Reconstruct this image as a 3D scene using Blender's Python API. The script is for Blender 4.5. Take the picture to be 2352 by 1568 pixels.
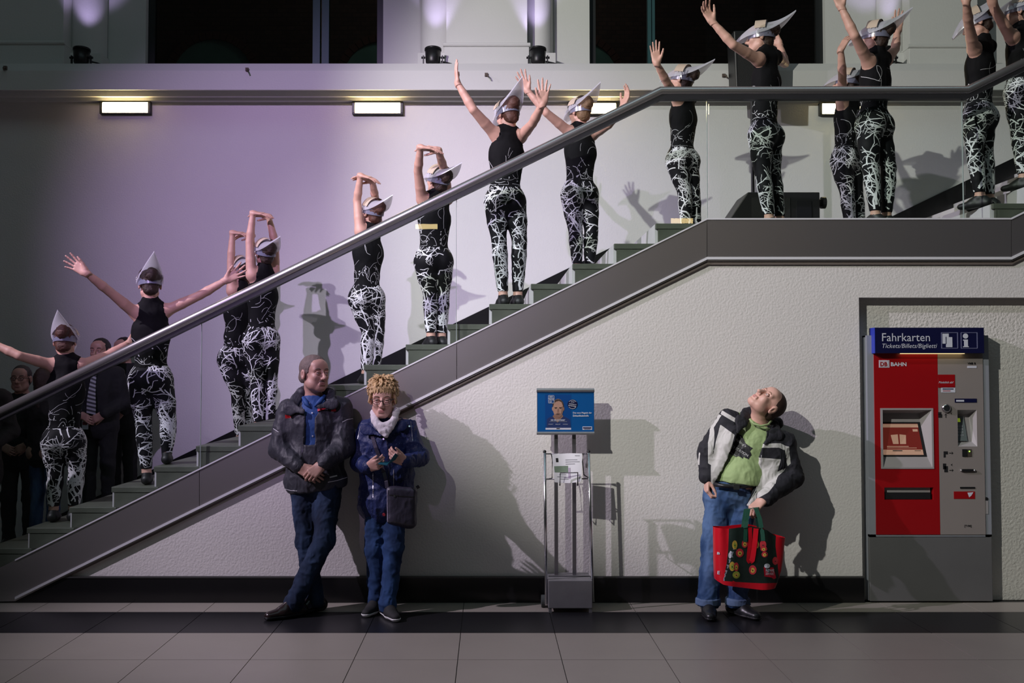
import bpy, bmesh, math, random
import numpy as np
from math import sin, cos, pi, atan, atan2, sqrt, radians as R
from mathutils import Vector, Matrix, Euler
from mathutils.bvhtree import BVHTree

scene = bpy.context.scene
for o in list(bpy.data.objects):
    bpy.data.objects.remove(o)
COL = scene.collection

# ------------------------------------------------------------------ camera
F, PXC, PYC = 2287.0, 1122.0, 784.0
TH = atan(81.0 / F)
EYE = 1.70
cam_d = bpy.data.cameras.new('camera')
cam = bpy.data.objects.new('camera', cam_d)
COL.objects.link(cam)
cam.location = (0, 0, EYE)
cam.rotation_euler = (pi / 2 + TH, 0, 0)
cam_d.sensor_width = 36.0
cam_d.lens = 36.0 * F / 2352.0
cam_d.shift_x = (1176.0 - PXC) / 2352.0
cam_d.clip_end = 200
scene.camera = cam

LEAN = 0.0     # how far the upper body of a leaning person is tipped back, fading out towards the feet

def at(px, py, Y):
    if LEAN:
        Y = Y + LEAN * min(1.0, max(0.0, (1380.0 - py) / 230.0))
    u = (px - PXC) / F
    v = (PYC - py) / F
    s = Y / (cos(TH) - v * sin(TH))
    return Vector((u * s, Y, EYE + (sin(TH) + v * cos(TH)) * s))

def xat(px, Y):
    return at(px, 865, Y).x

def zat(py, Y):
    return at(PXC, py, Y).z

def flr(px, py):
    u = (px - PXC) / F
    v = (PYC - py) / F
    dz = sin(TH) + v * cos(TH)
    s = -EYE / dz
    return Vector((u * s, (cos(TH) - v * sin(TH)) * s, 0))

# ------------------------------------------------------------------ world, lights, exposure
world = bpy.data.worlds.new('world')
scene.world = world
world.use_nodes = True
bg = world.node_tree.nodes['Background']
bg.inputs[0].default_value = (0.70, 0.68, 0.68, 1)
bg.inputs[1].default_value = 0.034

def spot(name, loc, target, power, col, size, blend=0.2, radius=0.05):
    d = bpy.data.lights.new(name, 'SPOT')
    d.energy = power
    d.color = col
    d.spot_size = R(size)
    d.spot_blend = blend
    d.shadow_soft_size = radius
    o = bpy.data.objects.new(name, d)
    COL.objects.link(o)
    o.location = loc
    o.rotation_euler = (Vector(target) - Vector(loc)).to_track_quat('-Z', 'Y').to_euler()
    return o

spot('stage_spot_white', (-5.0, 0.6, 7.2), (2.9, 9.6, 3.5), 2700, (1.0, 1.0, 0.91), 44, 0.45, 0.05)
spot('stage_spot_lilac', (-8.2, 4.2, 7.0), (0.6, 7.8, 1.3), 3100, (0.92, 0.80, 1.0), 48, 0.7, 0.05)
spot('stage_spot_violet', (-4.2, -1.5, 7.6), (-1.3, 10.0, 2.9), 2700, (0.74, 0.52, 1.0), 33, 0.9, 0.06)
sky_d = bpy.data.lights.new('skylight', 'AREA')
sky_d.shape = 'RECTANGLE'
sky_d.size = 12
sky_d.size_y = 5
sky_d.energy = 95
sky_d.color = (0.62, 0.92, 1.0)
sky_o = bpy.data.objects.new('skylight', sky_d)
COL.objects.link(sky_o)
sky_o.location = (0.5, 2.5, 11.5)

scene.view_settings.view_transform = 'Standard'
scene.view_settings.look = 'None'
scene.view_settings.gamma = 1.0
scene.view_settings.use_curve_mapping = False
scene.view_settings.exposure = 0.0

# ------------------------------------------------------------------ materials
def srgb(r, g, b):
    def c(x):
        x /= 255.0
        return x / 12.92 if x <= 0.04045 else ((x + 0.055) / 1.055) ** 2.4
    return (c(r), c(g), c(b))

MATS = {}
def mat(name, col=(0.5, 0.5, 0.5), rough=0.5, metal=0.0, bump=0.0, bscale=40.0, var=0.0, vscale=6.0,
        spec=0.5, aniso=None, detail=4.0, emit=None, estr=0.0, stretch=None, coat=0.0):
    if name in MATS:
        return MATS[name]
    m = bpy.data.materials.new(name)
    m.use_nodes = True
    nt = m.node_tree
    b = nt.nodes['Principled BSDF']
    b.inputs['Base Color'].default_value = (*col, 1)
    b.inputs['Roughness'].default_value = rough
    b.inputs['Metallic'].default_value = metal
    b.inputs['Specular IOR Level'].default_value = spec
    if coat:
        b.inputs['Coat Weight'].default_value = coat
        b.inputs['Coat Roughness'].default_value = 0.1
    if emit:
        b.inputs['Emission Color'].default_value = (*emit, 1)
        b.inputs['Emission Strength'].default_value = estr
    tc = nt.nodes.new('ShaderNodeTexCoord')
    src = tc.outputs['Object']
    if stretch:
        mp = nt.nodes.new('ShaderNodeMapping')
        mp.inputs['Scale'].default_value = stretch
        nt.links.new(src, mp.inputs[0])
        src = mp.outputs[0]
    if bump:
        n = nt.nodes.new('ShaderNodeTexNoise')
        n.inputs['Scale'].default_value = bscale
        n.inputs['Detail'].default_value = detail
        nt.links.new(src, n.inputs['Vector'])
        bp = nt.nodes.new('ShaderNodeBump')
        bp.inputs['Strength'].default_value = 1.0
        bp.inputs['Distance'].default_value = bump
        nt.links.new(n.outputs['Fac'], bp.inputs['Height'])
        nt.links.new(bp.outputs[0], b.inputs['Normal'])
    if var:
        n2 = nt.nodes.new('ShaderNodeTexNoise')
        n2.inputs['Scale'].default_value = vscale
        n2.inputs['Detail'].default_value = 5
        nt.links.new(src, n2.inputs['Vector'])
        mx = nt.nodes.new('ShaderNodeMix')
        mx.data_type = 'RGBA'
        mx.inputs['A'].default_value = (*[max(0, c * (1 - var)) for c in col], 1)
        mx.inputs['B'].default_value = (*[min(1, c * (1 + var)) for c in col], 1)
        nt.links.new(n2.outputs['Fac'], mx.inputs['Factor'])
        nt.links.new(mx.outputs['Result'], b.inputs['Base Color'])
    MATS[name] = m
    return m

def glass_mat(name, tint=(0.93, 0.98, 0.95), ior=1.5, rough=0.0):
    m = bpy.data.materials.new(name)
    m.use_nodes = True
    nt = m.node_tree
    nt.nodes.clear()
    out = nt.nodes.new('ShaderNodeOutputMaterial')
    tr = nt.nodes.new('ShaderNodeBsdfTransparent')
    tr.inputs[0].default_value = (*tint, 1)
    gl = nt.nodes.new('ShaderNodeBsdfGlossy')
    gl.inputs['Roughness'].default_value = rough
    fr = nt.nodes.new('ShaderNodeFresnel')
    fr.inputs[0].default_value = ior
    mx = nt.nodes.new('ShaderNodeMixShader')
    ge = nt.nodes.new('ShaderNodeNewGeometry')
    inv = nt.nodes.new('ShaderNodeMath')
    inv.operation = 'SUBTRACT'
    inv.inputs[0].default_value = 1.0
    nt.links.new(ge.outputs['Backfacing'], inv.inputs[1])
    mu = nt.nodes.new('ShaderNodeMath')
    mu.operation = 'MULTIPLY'
    nt.links.new(fr.outputs[0], mu.inputs[0])
    nt.links.new(inv.outputs[0], mu.inputs[1])
    nt.links.new(mu.outputs[0], mx.inputs[0])
    nt.links.new(tr.outputs[0], mx.inputs[1])
    nt.links.new(gl.outputs[0], mx.inputs[2])
    nt.links.new(mx.outputs[0], out.inputs[0])
    MATS[name] = m
    return m

def plastic_mat(name, col, alpha):
    m = bpy.data.materials.new(name)
    m.use_nodes = True
    nt = m.node_tree
    nt.nodes.clear()
    out = nt.nodes.new('ShaderNodeOutputMaterial')
    di = nt.nodes.new('ShaderNodeBsdfDiffuse')
    di.inputs[0].default_value = (*col, 1)
    tl = nt.nodes.new('ShaderNodeBsdfTranslucent')
    tl.inputs[0].default_value = (*col, 1)
    tr = nt.nodes.new('ShaderNodeBsdfTransparent')
    gl = nt.nodes.new('ShaderNodeBsdfGlossy')
    gl.inputs['Roughness'].default_value = 0.25
    m1 = nt.nodes.new('ShaderNodeMixShader')
    m1.inputs[0].default_value = 0.45
    nt.links.new(di.outputs[0], m1.inputs[1])
    nt.links.new(tl.outputs[0], m1.inputs[2])
    m2 = nt.nodes.new('ShaderNodeMixShader')
    m2.inputs[0].default_value = alpha
    nt.links.new(tr.outputs[0], m2.inputs[1])
    nt.links.new(m1.outputs[0], m2.inputs[2])
    m3 = nt.nodes.new('ShaderNodeMixShader')
    m3.inputs[0].default_value = 0.10
    nt.links.new(m2.outputs[0], m3.inputs[1])
    nt.links.new(gl.outputs[0], m3.inputs[2])
    nt.links.new(m3.outputs[0], out.inputs[0])
    MATS[name] = m
    return m

def wall_mat(name, col, bump, bscale, stain=0.0):
    m = mat(name, col, 0.85, bump=bump, bscale=bscale, var=0.05, vscale=1.3, spec=0.2, detail=3)
    return m

W_FRONT = wall_mat('rough_white_plaster', (0.74, 0.71, 0.69), 0.003, 60)
W_BACK = wall_mat('smooth_white_plaster', (0.72, 0.70, 0.70), 0.002, 60)
W_RECESS = wall_mat('coarse_white_plaster', (0.72, 0.69, 0.65), 0.008, 50)
W_UP = wall_mat('upper_wall_paint', (0.68, 0.68, 0.66), 0.0015, 50)
M_TILE = mat('greige_floor_tile', (0.30, 0.275, 0.235), 0.42, var=0.06, vscale=3, bump=0.0004, bscale=20)
M_TILE_D = mat('black_floor_tile', (0.012, 0.012, 0.014), 0.35, var=0.2, vscale=3)
M_GROUT = mat('dark_grout', (0.05, 0.048, 0.045), 0.9, bump=0.001)
M_BLACKSTONE = mat('black_polished_skirting', (0.008, 0.008, 0.009), 0.25, var=0.2)
M_STEEL = mat('brushed_steel', (0.52, 0.49, 0.50), 0.36, 0.92, bump=0.0002, bscale=30, stretch=(1, 1, 30))
M_STEEL_LIP = mat('steel_edge', (0.80, 0.80, 0.84), 0.4, 0.15, bump=0.0001)
M_RAIL = mat('handrail_steel', (0.60, 0.58, 0.58), 0.27, 0.88, bump=0.0001, bscale=200)
M_CHANNEL = mat('dark_glazing_channel', (0.05, 0.05, 0.055), 0.4, 0.6, var=0.1)
M_STEP = mat('grey_green_stone', (0.080, 0.086, 0.066), 0.6, var=0.45, vscale=5, bump=0.001, bscale=60)
M_TREAD = mat('grey_stone_tread', (0.095, 0.102, 0.080), 0.5, var=0.35, vscale=7, bump=0.0008, bscale=60)
M_RISER = mat('pale_riser_stone', (0.62, 0.59, 0.62), 0.6, var=0.1)
GLASS = glass_mat('balustrade_glass', (0.95, 0.985, 0.965), 1.45)
PANE = glass_mat('window_glass', (0.35, 0.40, 0.42), 1.5)
M_BLACK = mat('black_plastic', (0.012, 0.012, 0.013), 0.45, var=0.1)
M_BLACKMETAL = mat('black_painted_metal', (0.01, 0.01, 0.011), 0.4, var=0.1)
M_CHROME = mat('chrome', (0.75, 0.75, 0.78), 0.18, 1.0, var=0.02)
M_SKIN = mat('skin', (0.62, 0.36, 0.28), 0.5, var=0.10, vscale=14, bump=0.0006, bscale=90)
M_WHITEPAINT = mat('white_print', (0.8, 0.8, 0.82), 0.6, var=0.03)

# ------------------------------------------------------------------ object helpers
def put(o, parent=None):
    COL.objects.link(o)
    if parent is not None:
        o.parent = parent
    return o

def empty(name, loc=(0, 0, 0), parent=None):
    o = bpy.data.objects.new(name, None)
    o.empty_display_size = 0.1
    o.location = loc
    return put(o, parent)

def tag(o, label=None, cat=None, group=None, kind=None):
    if label: o['label'] = label
    if cat: o['category'] = cat
    if group: o['group'] = group
    if kind: o['kind'] = kind
    return o

def mesh_obj(name, verts, faces, m, parent=None, smooth=False, mats=None, midx=None):
    """verts are WORLD coordinates; the object's origin is moved to the parent's origin."""
    off = Vector((0, 0, 0))
    p = parent
    while p is not None:
        off += Vector(p.location)
        p = p.parent
    me = bpy.data.meshes.new(name)
    if len(verts):
        v = np.asarray(verts, dtype=np.float32) - np.array(off, dtype=np.float32)
    else:
        v = np.zeros((0, 3), np.float32)
    if isinstance(faces, np.ndarray):
        n, k = faces.shape
        me.vertices.add(len(v))
        me.vertices.foreach_set('co', v.ravel())
        me.loops.add(n * k)
        me.loops.foreach_set('vertex_index', faces.astype(np.int32).ravel())
        me.polygons.add(n)
        me.polygons.foreach_set('loop_start', np.arange(0, n * k, k, dtype=np.int32))
        me.polygons.foreach_set('loop_total', np.full(n, k, dtype=np.int32))
        me.update(calc_edges=True)
    else:
        me.from_pydata([tuple(map(float, q)) for q in v], [], faces)
    for mm in (mats or [m]):
        me.materials.append(mm)
    if midx is not None:
        me.polygons.foreach_set('material_index', np.asarray(midx, dtype=np.int32))
    if smooth:
        me.polygons.foreach_set('use_smooth', np.ones(len(me.polygons), dtype=bool))
    me.update()
    o = bpy.data.objects.new(name, me)
    return put(o, parent)

class MB:
    """collects shapes in world coordinates, builds ONE mesh object"""
    def __init__(s):
        s.v, s.f = [], []
    def add(s, vs, fs):
        b = len(s.v)
        s.v += [tuple(x) for x in vs]
        s.f += [tuple(i + b for i in f) for f in fs]
        return s
    def box(s, x0, x1, y0, y1, z0, z1):
        vs = [(x, y, z) for z in (z0, z1) for y in (y0, y1) for x in (x0, x1)]
        return s.add(vs, [(0, 2, 3, 1), (4, 5, 7, 6), (0, 1, 5, 4), (2, 6, 7, 3), (0, 4, 6, 2), (1, 3, 7, 5)])
    def prism(s, poly, y0, y1):
        """poly of (x,z) counter-clockwise seen from -y; extruded y0..y1"""
        n = len(poly)
        vs = [(x, y0, z) for x, z in poly] + [(x, y1, z) for x, z in poly]
        fs = [tuple(range(n)), tuple(range(2 * n - 1, n - 1, -1))]
        fs += [(i, i + n, (i + 1) % n + n, (i + 1) % n) for i in range(n)]
        return s.add(vs, fs)
    def prismx(s, poly, x0, x1):
        n = len(poly)
        vs = [(x0, y, z) for y, z in poly] + [(x1, y, z) for y, z in poly]
        fs = [tuple(range(n)), tuple(range(2 * n - 1, n - 1, -1))]
        fs += [(i, i + n, (i + 1) % n + n, (i + 1) % n) for i in range(n)]
        return s.add(vs, fs)
    def tube(s, pts, r, n=10, caps=True, rs=None):
        pts = [Vector(p) for p in pts]
        rings = []
        for i, p in enumerate(pts):
            a = pts[max(0, i - 1)]
            b = pts[min(len(pts) - 1, i + 1)]
            t = (b - a).normalized()
            if 0 < i < len(pts) - 1:
                t = ((p - a).normalized() + (b - p).normalized()).normalized()
            ref = Vector((0, 0, 1)) if abs(t.z) < 0.9 else Vector((1, 0, 0))
            u = t.cross(ref).normalized()
            w = u.cross(t)
            sc = 1.0
            if 0 < i < len(pts) - 1:
                c = (p - a).normalized().dot(t)
                sc = 1 / max(c, 0.4)
            rr = rs[i] if rs else r
            rings.append([p + (u * cos(2 * pi * k / n) + w * sin(2 * pi * k / n)) * rr * (1 if sc == 1 else 1) for k in range(n)])
        vs = [q for g in rings for q in g]
        fs = []
        for i in range(len(pts) - 1):
            for k in range(n):
                fs.append((i * n + k, i * n + (k + 1) % n, (i + 1) * n + (k + 1) % n, (i + 1) * n + k))
        if caps:
            fs.append(tuple(range(n - 1, -1, -1)))
            fs.append(tuple((len(pts) - 1) * n + k for k in range(n)))
        return s.add(vs, fs)
    def cyl(s, a, b, r, n=16, r2=None):
        return s.tube([a, b], r, n, True, [r, r if r2 is None else r2])
    def ball(s, c, r, n=10, m=6):
        rr = r if hasattr(r, '__len__') else (r, r, r)
        vs, fs = [], []
        for i in range(m + 1):
            th = pi * i / m
            for k in range(n):
                ph = 2 * pi * k / n
                vs.append((c[0] + rr[0] * sin(th) * cos(ph), c[1] + rr[1] * sin(th) * sin(ph), c[2] + rr[2] * cos(th)))
        for i in range(m):
            for k in range(n):
                fs.append((i * n + k, (i + 1) * n + k, (i + 1) * n + (k + 1) % n, i * n + (k + 1) % n))
        return s.add(vs, fs)
    def quad(s, a, b, c, d):
        return s.add([a, b, c, d], [(0, 1, 2, 3)])
    def build(s, name, m, parent=None, smooth=False, bevel=0.0):
        o = mesh_obj(name, s.v, s.f, m, parent, smooth)
        if bevel:
            bm = bmesh.new()
            bm.from_mesh(o.data)
            bmesh.ops.recalc_face_normals(bm, faces=bm.faces)
            bmesh.ops.bevel(bm, geom=bm.edges[:], offset=bevel, segments=2, profile=0.5, affect='EDGES', clamp_overlap=True)
            bm.to_mesh(o.data)
            bm.free()
        else:
            bm = bmesh.new()
            bm.from_mesh(o.data)
            bmesh.ops.recalc_face_normals(bm, faces=bm.faces)
            bm.to_mesh(o.data)
            bm.free()
        if smooth:
            for p in o.data.polygons:
                p.use_smooth = len(p.vertices) <= 4
        return o

def box_obj(name, x0, x1, y0, y1, z0, z1, m, parent=None, bevel=0.0):
    return MB().box(x0, x1, y0, y1, z0, z1).build(name, m, parent, bevel=bevel)

def text_obj(name, s, m, parent, origin, xdir, zdir, width=None, height=None, shear=0.0, depth=0.0015, fit='w', align='LEFT', bold=0.0):
    """flat lettering; origin = lower-left corner of the text box in world coords"""
    cu = bpy.data.curves.new('lettering_curve', 'FONT')
    cu.body = s
    cu.size = 1.0
    cu.shear = shear
    cu.extrude = 0.0
    cu.offset = bold
    cu.resolution_u = 2
    tmp = bpy.data.objects.new('tmp_text', cu)
    COL.objects.link(tmp)
    me = bpy.data.meshes.new_from_object(tmp)
    bpy.data.objects.remove(tmp)
    bpy.data.curves.remove(cu)
    n = len(me.vertices)
    co = np.zeros(n * 3, np.float32)
    me.vertices.foreach_get('co', co)
    co = co.reshape(-1, 3)
    lo, hi = co.min(0), co.max(0)
    sx = width / (hi[0] - lo[0]) if width else None
    sy = height / (hi[1] - lo[1]) if height else None
    if sx is None: sx = sy
    if sy is None: sy = sx
    X = Vector(xdir).normalized()
    Z = Vector(zdir).normalized()
    N = X.cross(Z)
    a = (co[:, 0] - lo[0]) * sx
    b = (co[:, 1] - lo[1]) * sy
    P = np.array(origin)[None] + a[:, None] * np.array(X)[None] + b[:, None] * np.array(Z)[None] + depth * np.array(N)[None]
    faces = [tuple(p.vertices) for p in me.polygons]
    bpy.data.meshes.remove(me)
    return mesh_obj(name, P, faces, m, parent)
# ================================================================== the setting
YW, YS, YG, YN, YB, YR = 7.58, 7.553, 7.572, 7.60, 10.30, 7.66   # front wall, stringer face, glass, step sides, back wall, recess
YU = 10.75                                                      # upper wall

# ---- floor with its tiles
floor = MB().box(-9, 9, -6.2, 10.6, -0.12, -0.006).build('floor', M_GROUT)
tag(floor, kind='structure')
edges_y = [YW, flr(0, 1405).y, flr(0, 1453).y, flr(0, 1514.5).y]
tile = edges_y[2] - edges_y[3]
while edges_y[-1] > 1.5:
    edges_y.append(edges_y[-1] - 0.63)
x0 = flr(1066, 1380).x
tw = (flr(2013.5, 1380).x - flr(309, 1380).x) / 9.0
gap = 0.0025
for r in range(len(edges_y) - 1):
    ya, yb = edges_y[r], edges_y[r + 1]
    for c in range(-8, 8):
        xa = x0 + c * tw
        if r > 5 and not (-6 < c < 6):
            continue
        g2 = gap if r > 0 else 0.0
        box_obj('floor_tile', xa + gap, xa + tw - gap, yb + gap, ya - g2, -0.02, 0.0, M_TILE_D if r == 1 else M_TILE, floor)
fl_left = MB().box(x0 - 8 * tw - 4, x0 - 8 * tw, -6, 10.6, -0.02, 0.0).build('floor_margin', M_TILE, floor)
fl_back = MB().box(x0 - 8 * tw, 9, -6, edges_y[-1], -0.02, 0.0).build('floor_margin', M_TILE, floor)

# ---- wall under the stairs, with the recess of the ticket machine
def sp(px, py):
    p = at(px, py, YW)
    return (p.x, p.z)
xr, zr = xat(1975, YW), zat(683, YW)
low = [(-4.3, 0.0), (xr, 0.0), (xr, zr), (6.5, zr), (6.5, 2.75), sp(1635, 560), (xat(35, YW) + 0.15, 0.12), (-4.3, 0.12)]
wf = MB()
wf.prism([(-3.3, 0.0), (xr, 0.0), (xr, zr), (xr, zat(560, YW)), sp(1622, 560), sp(60, 1325)], YW, YW + 0.3)
wf.prism([(xr, zr), (6.5, zr), (6.5, zat(560, YW)), (xr, zat(560, YW))], YW, YW + 0.3)
wall_front = wf.build('wall_front', W_FRONT)
tag(wall_front, kind='structure')
rc = MB().box(xr - 0.02, 6.5, YR, YR + 0.15, 0, zr + 0.05).build('recess_back', W_RECESS, wall_front)

zb = zat(1327, YW - 0.02)
bb = MB().box(xat(10, YW), xat(1977, YW), YW - 0.02, YW + 0.01, 0.0, zb).build('baseboard_front', M_BLACKSTONE)
tag(bb, kind='structure')
MB().box(xat(10, YW), xat(1977, YW), YW - 0.024, YW + 0.01, zb, zb + 0.012).build('cap_strip', mat('skirting_cap', (0.10, 0.10, 0.10), 0.4, 0.5, var=0.1), bb)

# ---- back wall of the stair
zl1 = zat(234, YB)
wall_back = MB().box(-9, 9, YB, YB + 0.35, 0, zl1).build('wall_back', W_BACK)
tag(wall_back, kind='structure')

# ---- ledge
YL = 10.0
prof = [(YL, zat(206, YL)), (YL, zat(162, YL)), (YL + 0.10, zat(146, YL + 0.10)), (YU + 0.3, zat(146, YL + 0.10)), (YU + 0.3, zl1 - 0.02),
        (YB - 0.02, zat(234, YB - 0.02)), (YB - 0.05, zat(231, YB - 0.05)), (YB - 0.06, zat(224, YB - 0.06)), (YB - 0.15, zat(221, YB - 0.15)), (YB - 0.17, zat(208, YB - 0.17))]
ledge = MB().prismx(prof, -9, 9).build('trim_1', W_UP)
tag(ledge, kind='structure')
ZT = zat(146, YL + 0.10)

# ---- upper wall, pilasters, windows
ZTOP = 8.6
def xu(px): return xat(px, YU)
wu = MB()
wu.box(-9, xu(325), YU, YU + 0.3, ZT - .01, ZTOP)
wu.box(xu(877), xu(1357), YU, YU + 0.3, ZT - .01, ZTOP)
wu.box(xu(1905), 9, YU, YU + 0.3, ZT - .01, ZTOP)
wu.box(xu(325), xu(877), YU, YU + 0.3, ZT + 2.9, ZTOP)
wu.box(xu(1357), xu(1905), YU, YU + 0.3, ZT + 2.9, ZTOP)
wall_up = wu.build('wall_upper', W_UP)
tag(wall_up, kind='structure')

def pilaster(n, p0, p1, Y, plinth=True, zb_px=97):
    x0_, x1_ = xat(p0, Y), xat(p1, Y)
    m = MB().box(x0_, x1_, Y, YU + 0.02, ZT - .01, ZTOP)
    o = m.build('trim_%d' % n, W_UP)
    tag(o, kind='structure')
    if plinth:
        zp = zat(zb_px + 10, Y)
        e = 0.02
        MB().box(x0_ - e, x1_ + e, Y - e, YU, ZT - .01, zp).build('plinth', W_UP, o, bevel=0.006)
        mo = MB()
        mo.tube([(x0_ - e - .012, Y - e + .0, zp + .012), (x1_ + e + .012, Y - e, zp + .012)], 0.022, 10)
        mo.box(x0_ - e, x1_ + e, Y - e, YU, zp, zp + 0.02)
        mo.build('moulding', W_UP, o)
    return o
pilaster(2, -160, 133, 10.38, True, 92)
pilaster(3, 1024, 1212, 10.38, True, 97)
pilaster(4, 2102, 2260, 10.38, True, 100)
# half-columns flanking the pilasters
def halfcol(n, p0, p1):
    Yc = 10.55
    xa, xb = xat(p0, Yc), xat(p1, Yc)
    xm, rad = (xa + xb) / 2, (xb - xa) / 2
    pts = []
    for i in range(13):
        a = pi + pi * i / 12
        pts.append((xm + rad * cos(a), YU - 0.02 + 0.2 * sin(a)))
    vs, fs = [], []
    for z in (ZT - .01, ZTOP):
        vs += [(x, y, z) for x, y in pts]
    for i in range(12):
        fs.append((i, i + 1, i + 14, i + 13))
    o = mesh_obj('trim_%d' % n, vs, fs, W_UP, None, True)
    tag(o, kind='structure')
    zp = zat(120, 10.5)
    MB().box(xa - .02, xb + .02, YU - .24, YU, ZT - .01, zp).build('column_base', W_UP, o, bevel=0.008)
    return o
halfcol(5, 137, 221)
halfcol(6, 962, 1040)
halfcol(7, 1205, 1274)
halfcol(8, 2040, 2098)

M_FRAME = mat('dark_window_frame', (0.02, 0.022, 0.024), 0.4, 0.3, var=0.1)
M_TEAL = mat('teal_painted_metal', (0.02, 0.075, 0.085), 0.5, var=0.2)
def window(n, p0, p1, mull):
    x0_, x1_ = xu(p0), xu(p1)
    y0, y1 = YU + 0.08, YU + 0.16
    z1 = ZT + 2.9
    w = empty('window_%d' % n, ((x0_ + x1_) / 2, YU + .1, ZT))
    tag(w, kind='structure')
    f = MB()
    t = 0.075
    f.box(x0_, x0_ + t, y0, y1, ZT, z1).box(x1_ - t, x1_, y0, y1, ZT, z1).box(x0_, x1_, y0, y1, ZT - .01, ZT + .03).box(x0_, x1_, y0, y1, z1 - t, z1)
    f.build('window_frame', M_FRAME, w)
    prev = x0_ + t
    for a, b in mull:
        xa, xb = xu(a), xu(b)
        MB().box(xa, xa + (xb - xa) * .45, y0 - .02, y1, ZT + .03, z1 - t).box(xa + (xb - xa) * .55, xb, y0, y1, ZT + .03, z1 - t).build('mullion', M_TEAL, w)
        MB().box(prev, xa, y0 + .03, y0 + .045, ZT + .03, z1 - t).build('window_pane', PANE, w)
        prev = xb
    MB().box(prev, x1_ - t, y0 + .03, y0 + .045, ZT + .03, z1 - t).build('window_pane', PANE, w)
window(1, 325, 877, [(711, 748)])
window(2, 1357, 1905, [(1495, 1512)])

# ---- brick facade seen dimly outside the windows, with round-arched openings
def brick_mat():
    m = bpy.data.materials.new('dim_brick')
    m.use_nodes = True
    nt = m.node_tree
    b = nt.nodes['Principled BSDF']
    b.inputs['Roughness'].default_value = 0.9
    tc = nt.nodes.new('ShaderNodeTexCoord')
    mp = nt.nodes.new('ShaderNodeMapping')
    mp.inputs['Rotation'].default_value = (R(90), 0, 0)
    br = nt.nodes.new('ShaderNodeTexBrick')
    br.inputs['Scale'].default_value = 4.0
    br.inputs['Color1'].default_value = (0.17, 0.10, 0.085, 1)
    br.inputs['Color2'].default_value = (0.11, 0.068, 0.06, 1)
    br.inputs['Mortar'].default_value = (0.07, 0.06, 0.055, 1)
    nt.links.new(tc.outputs['Object'], mp.inputs[0])
    nt.links.new(mp.outputs[0], br.inputs[0])
    nt.links.new(br.outputs[0], b.inputs['Base Color'])
    return m
YX = 14.0
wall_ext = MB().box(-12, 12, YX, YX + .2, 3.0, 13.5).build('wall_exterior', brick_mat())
tag(wall_ext, kind='structure')
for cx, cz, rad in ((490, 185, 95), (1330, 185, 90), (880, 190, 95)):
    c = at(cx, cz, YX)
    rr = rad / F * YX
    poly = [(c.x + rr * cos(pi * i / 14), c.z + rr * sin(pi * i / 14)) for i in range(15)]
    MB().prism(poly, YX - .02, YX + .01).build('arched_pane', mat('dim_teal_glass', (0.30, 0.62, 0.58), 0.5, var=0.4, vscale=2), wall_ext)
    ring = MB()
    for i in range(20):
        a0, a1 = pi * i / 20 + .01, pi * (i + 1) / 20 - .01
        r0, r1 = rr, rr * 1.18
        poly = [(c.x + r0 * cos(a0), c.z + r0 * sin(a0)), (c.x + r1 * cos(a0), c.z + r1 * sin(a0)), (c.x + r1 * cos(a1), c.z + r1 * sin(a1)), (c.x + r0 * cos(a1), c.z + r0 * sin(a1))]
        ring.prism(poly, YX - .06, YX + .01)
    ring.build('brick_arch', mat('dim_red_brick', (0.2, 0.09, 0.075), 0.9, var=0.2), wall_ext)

sl = bpy.data.lights.new('facade_fill', 'POINT')  # added fill that brightens the brick outside the windows; no lamp stands there
sl.energy = 45
sl.color = (1.0, 0.8, 0.6)
sl.shadow_soft_size = 0.3
slo = bpy.data.objects.new('facade_fill', sl)
COL.objects.link(slo)
slo.location = (0.2, 12.4, 8.2)

# ---- hall behind the viewer
wall_rear = MB().box(-9, 9, -6.3, -6.0, 0, 8.6).build('wall_rear', mat('rear_wall_paint', (0.30, 0.29, 0.29), 0.9, var=0.1))
tag(wall_rear, kind='structure')
wall_l = MB().box(-9.3, -9, -6.3, 11.1, 0, 8.6).build('wall_left', mat('side_wall_paint', (0.25, 0.24, 0.25), 0.9, var=0.1))
tag(wall_l, kind='structure')
wall_r = MB().box(9, 9.3, -6.3, 11.1, 0, 8.6).build('wall_right', MATS['side_wall_paint'])
tag(wall_r, kind='structure')

# ================================================================== the staircase
stair = empty('staircase', (xat(1508, YN), YN, 0))
tag(stair, 'long grey stone staircase with a landing, clad in brushed steel along its side', 'staircase')
XN = xat(1508, YN)
ZLAND = zat(513, YN)
TR = (XN - xat(67, YN)) / 15.0
RI = (ZLAND - zat(1212, YN)) / 15.0
YE = YB - 0.002
def make_step(x, z, run, h, last=False):
    s = MB().box(x + 0.02, x + run + .06, YN + .004, YE, max(z - h - .02, 0.0), z - .045).build('step', M_STEP, stair)
    MB().box(x, x + run + .04, YN, YE, z - .042, z).build('tread', M_TREAD, s, bevel=0.004)
    MB().box(x + .045, x + run - .004, YN - .001, YN + .01, max(z - h, 0.001), z - .048).build('side_slab', M_STEP, s)
    MB().box(x - .001, x + .03, YN + .03, YE, max(z - h, 0.0), z - .002).build('riser', M_RISER, s)
    return s
for j in range(1, 19):
    z = ZLAND - RI * j
    if z < 0.03: break
    make_step(XN - TR * j, z, TR, RI)
X2 = xat(2288, YN)
land = MB().box(XN + .02, X2 + .1, YN + .004, YE, ZLAND - RI + .002, ZLAND - .045).build('landing', M_STEP, stair)
MB().box(XN, X2 + .05, YN, YE, ZLAND - .042, ZLAND).build('tread', M_TREAD, land, bevel=0.004)
MB().box(XN - .001, XN + .03, YN + .03, YE, ZLAND - RI, ZLAND - .002).build('riser', M_RISER, land)
MB().box(XN + .045, XN + 1.2, YN - .001, YN + .01, ZLAND - RI, ZLAND - .048).build('side_slab', M_STEP, land)
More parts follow.
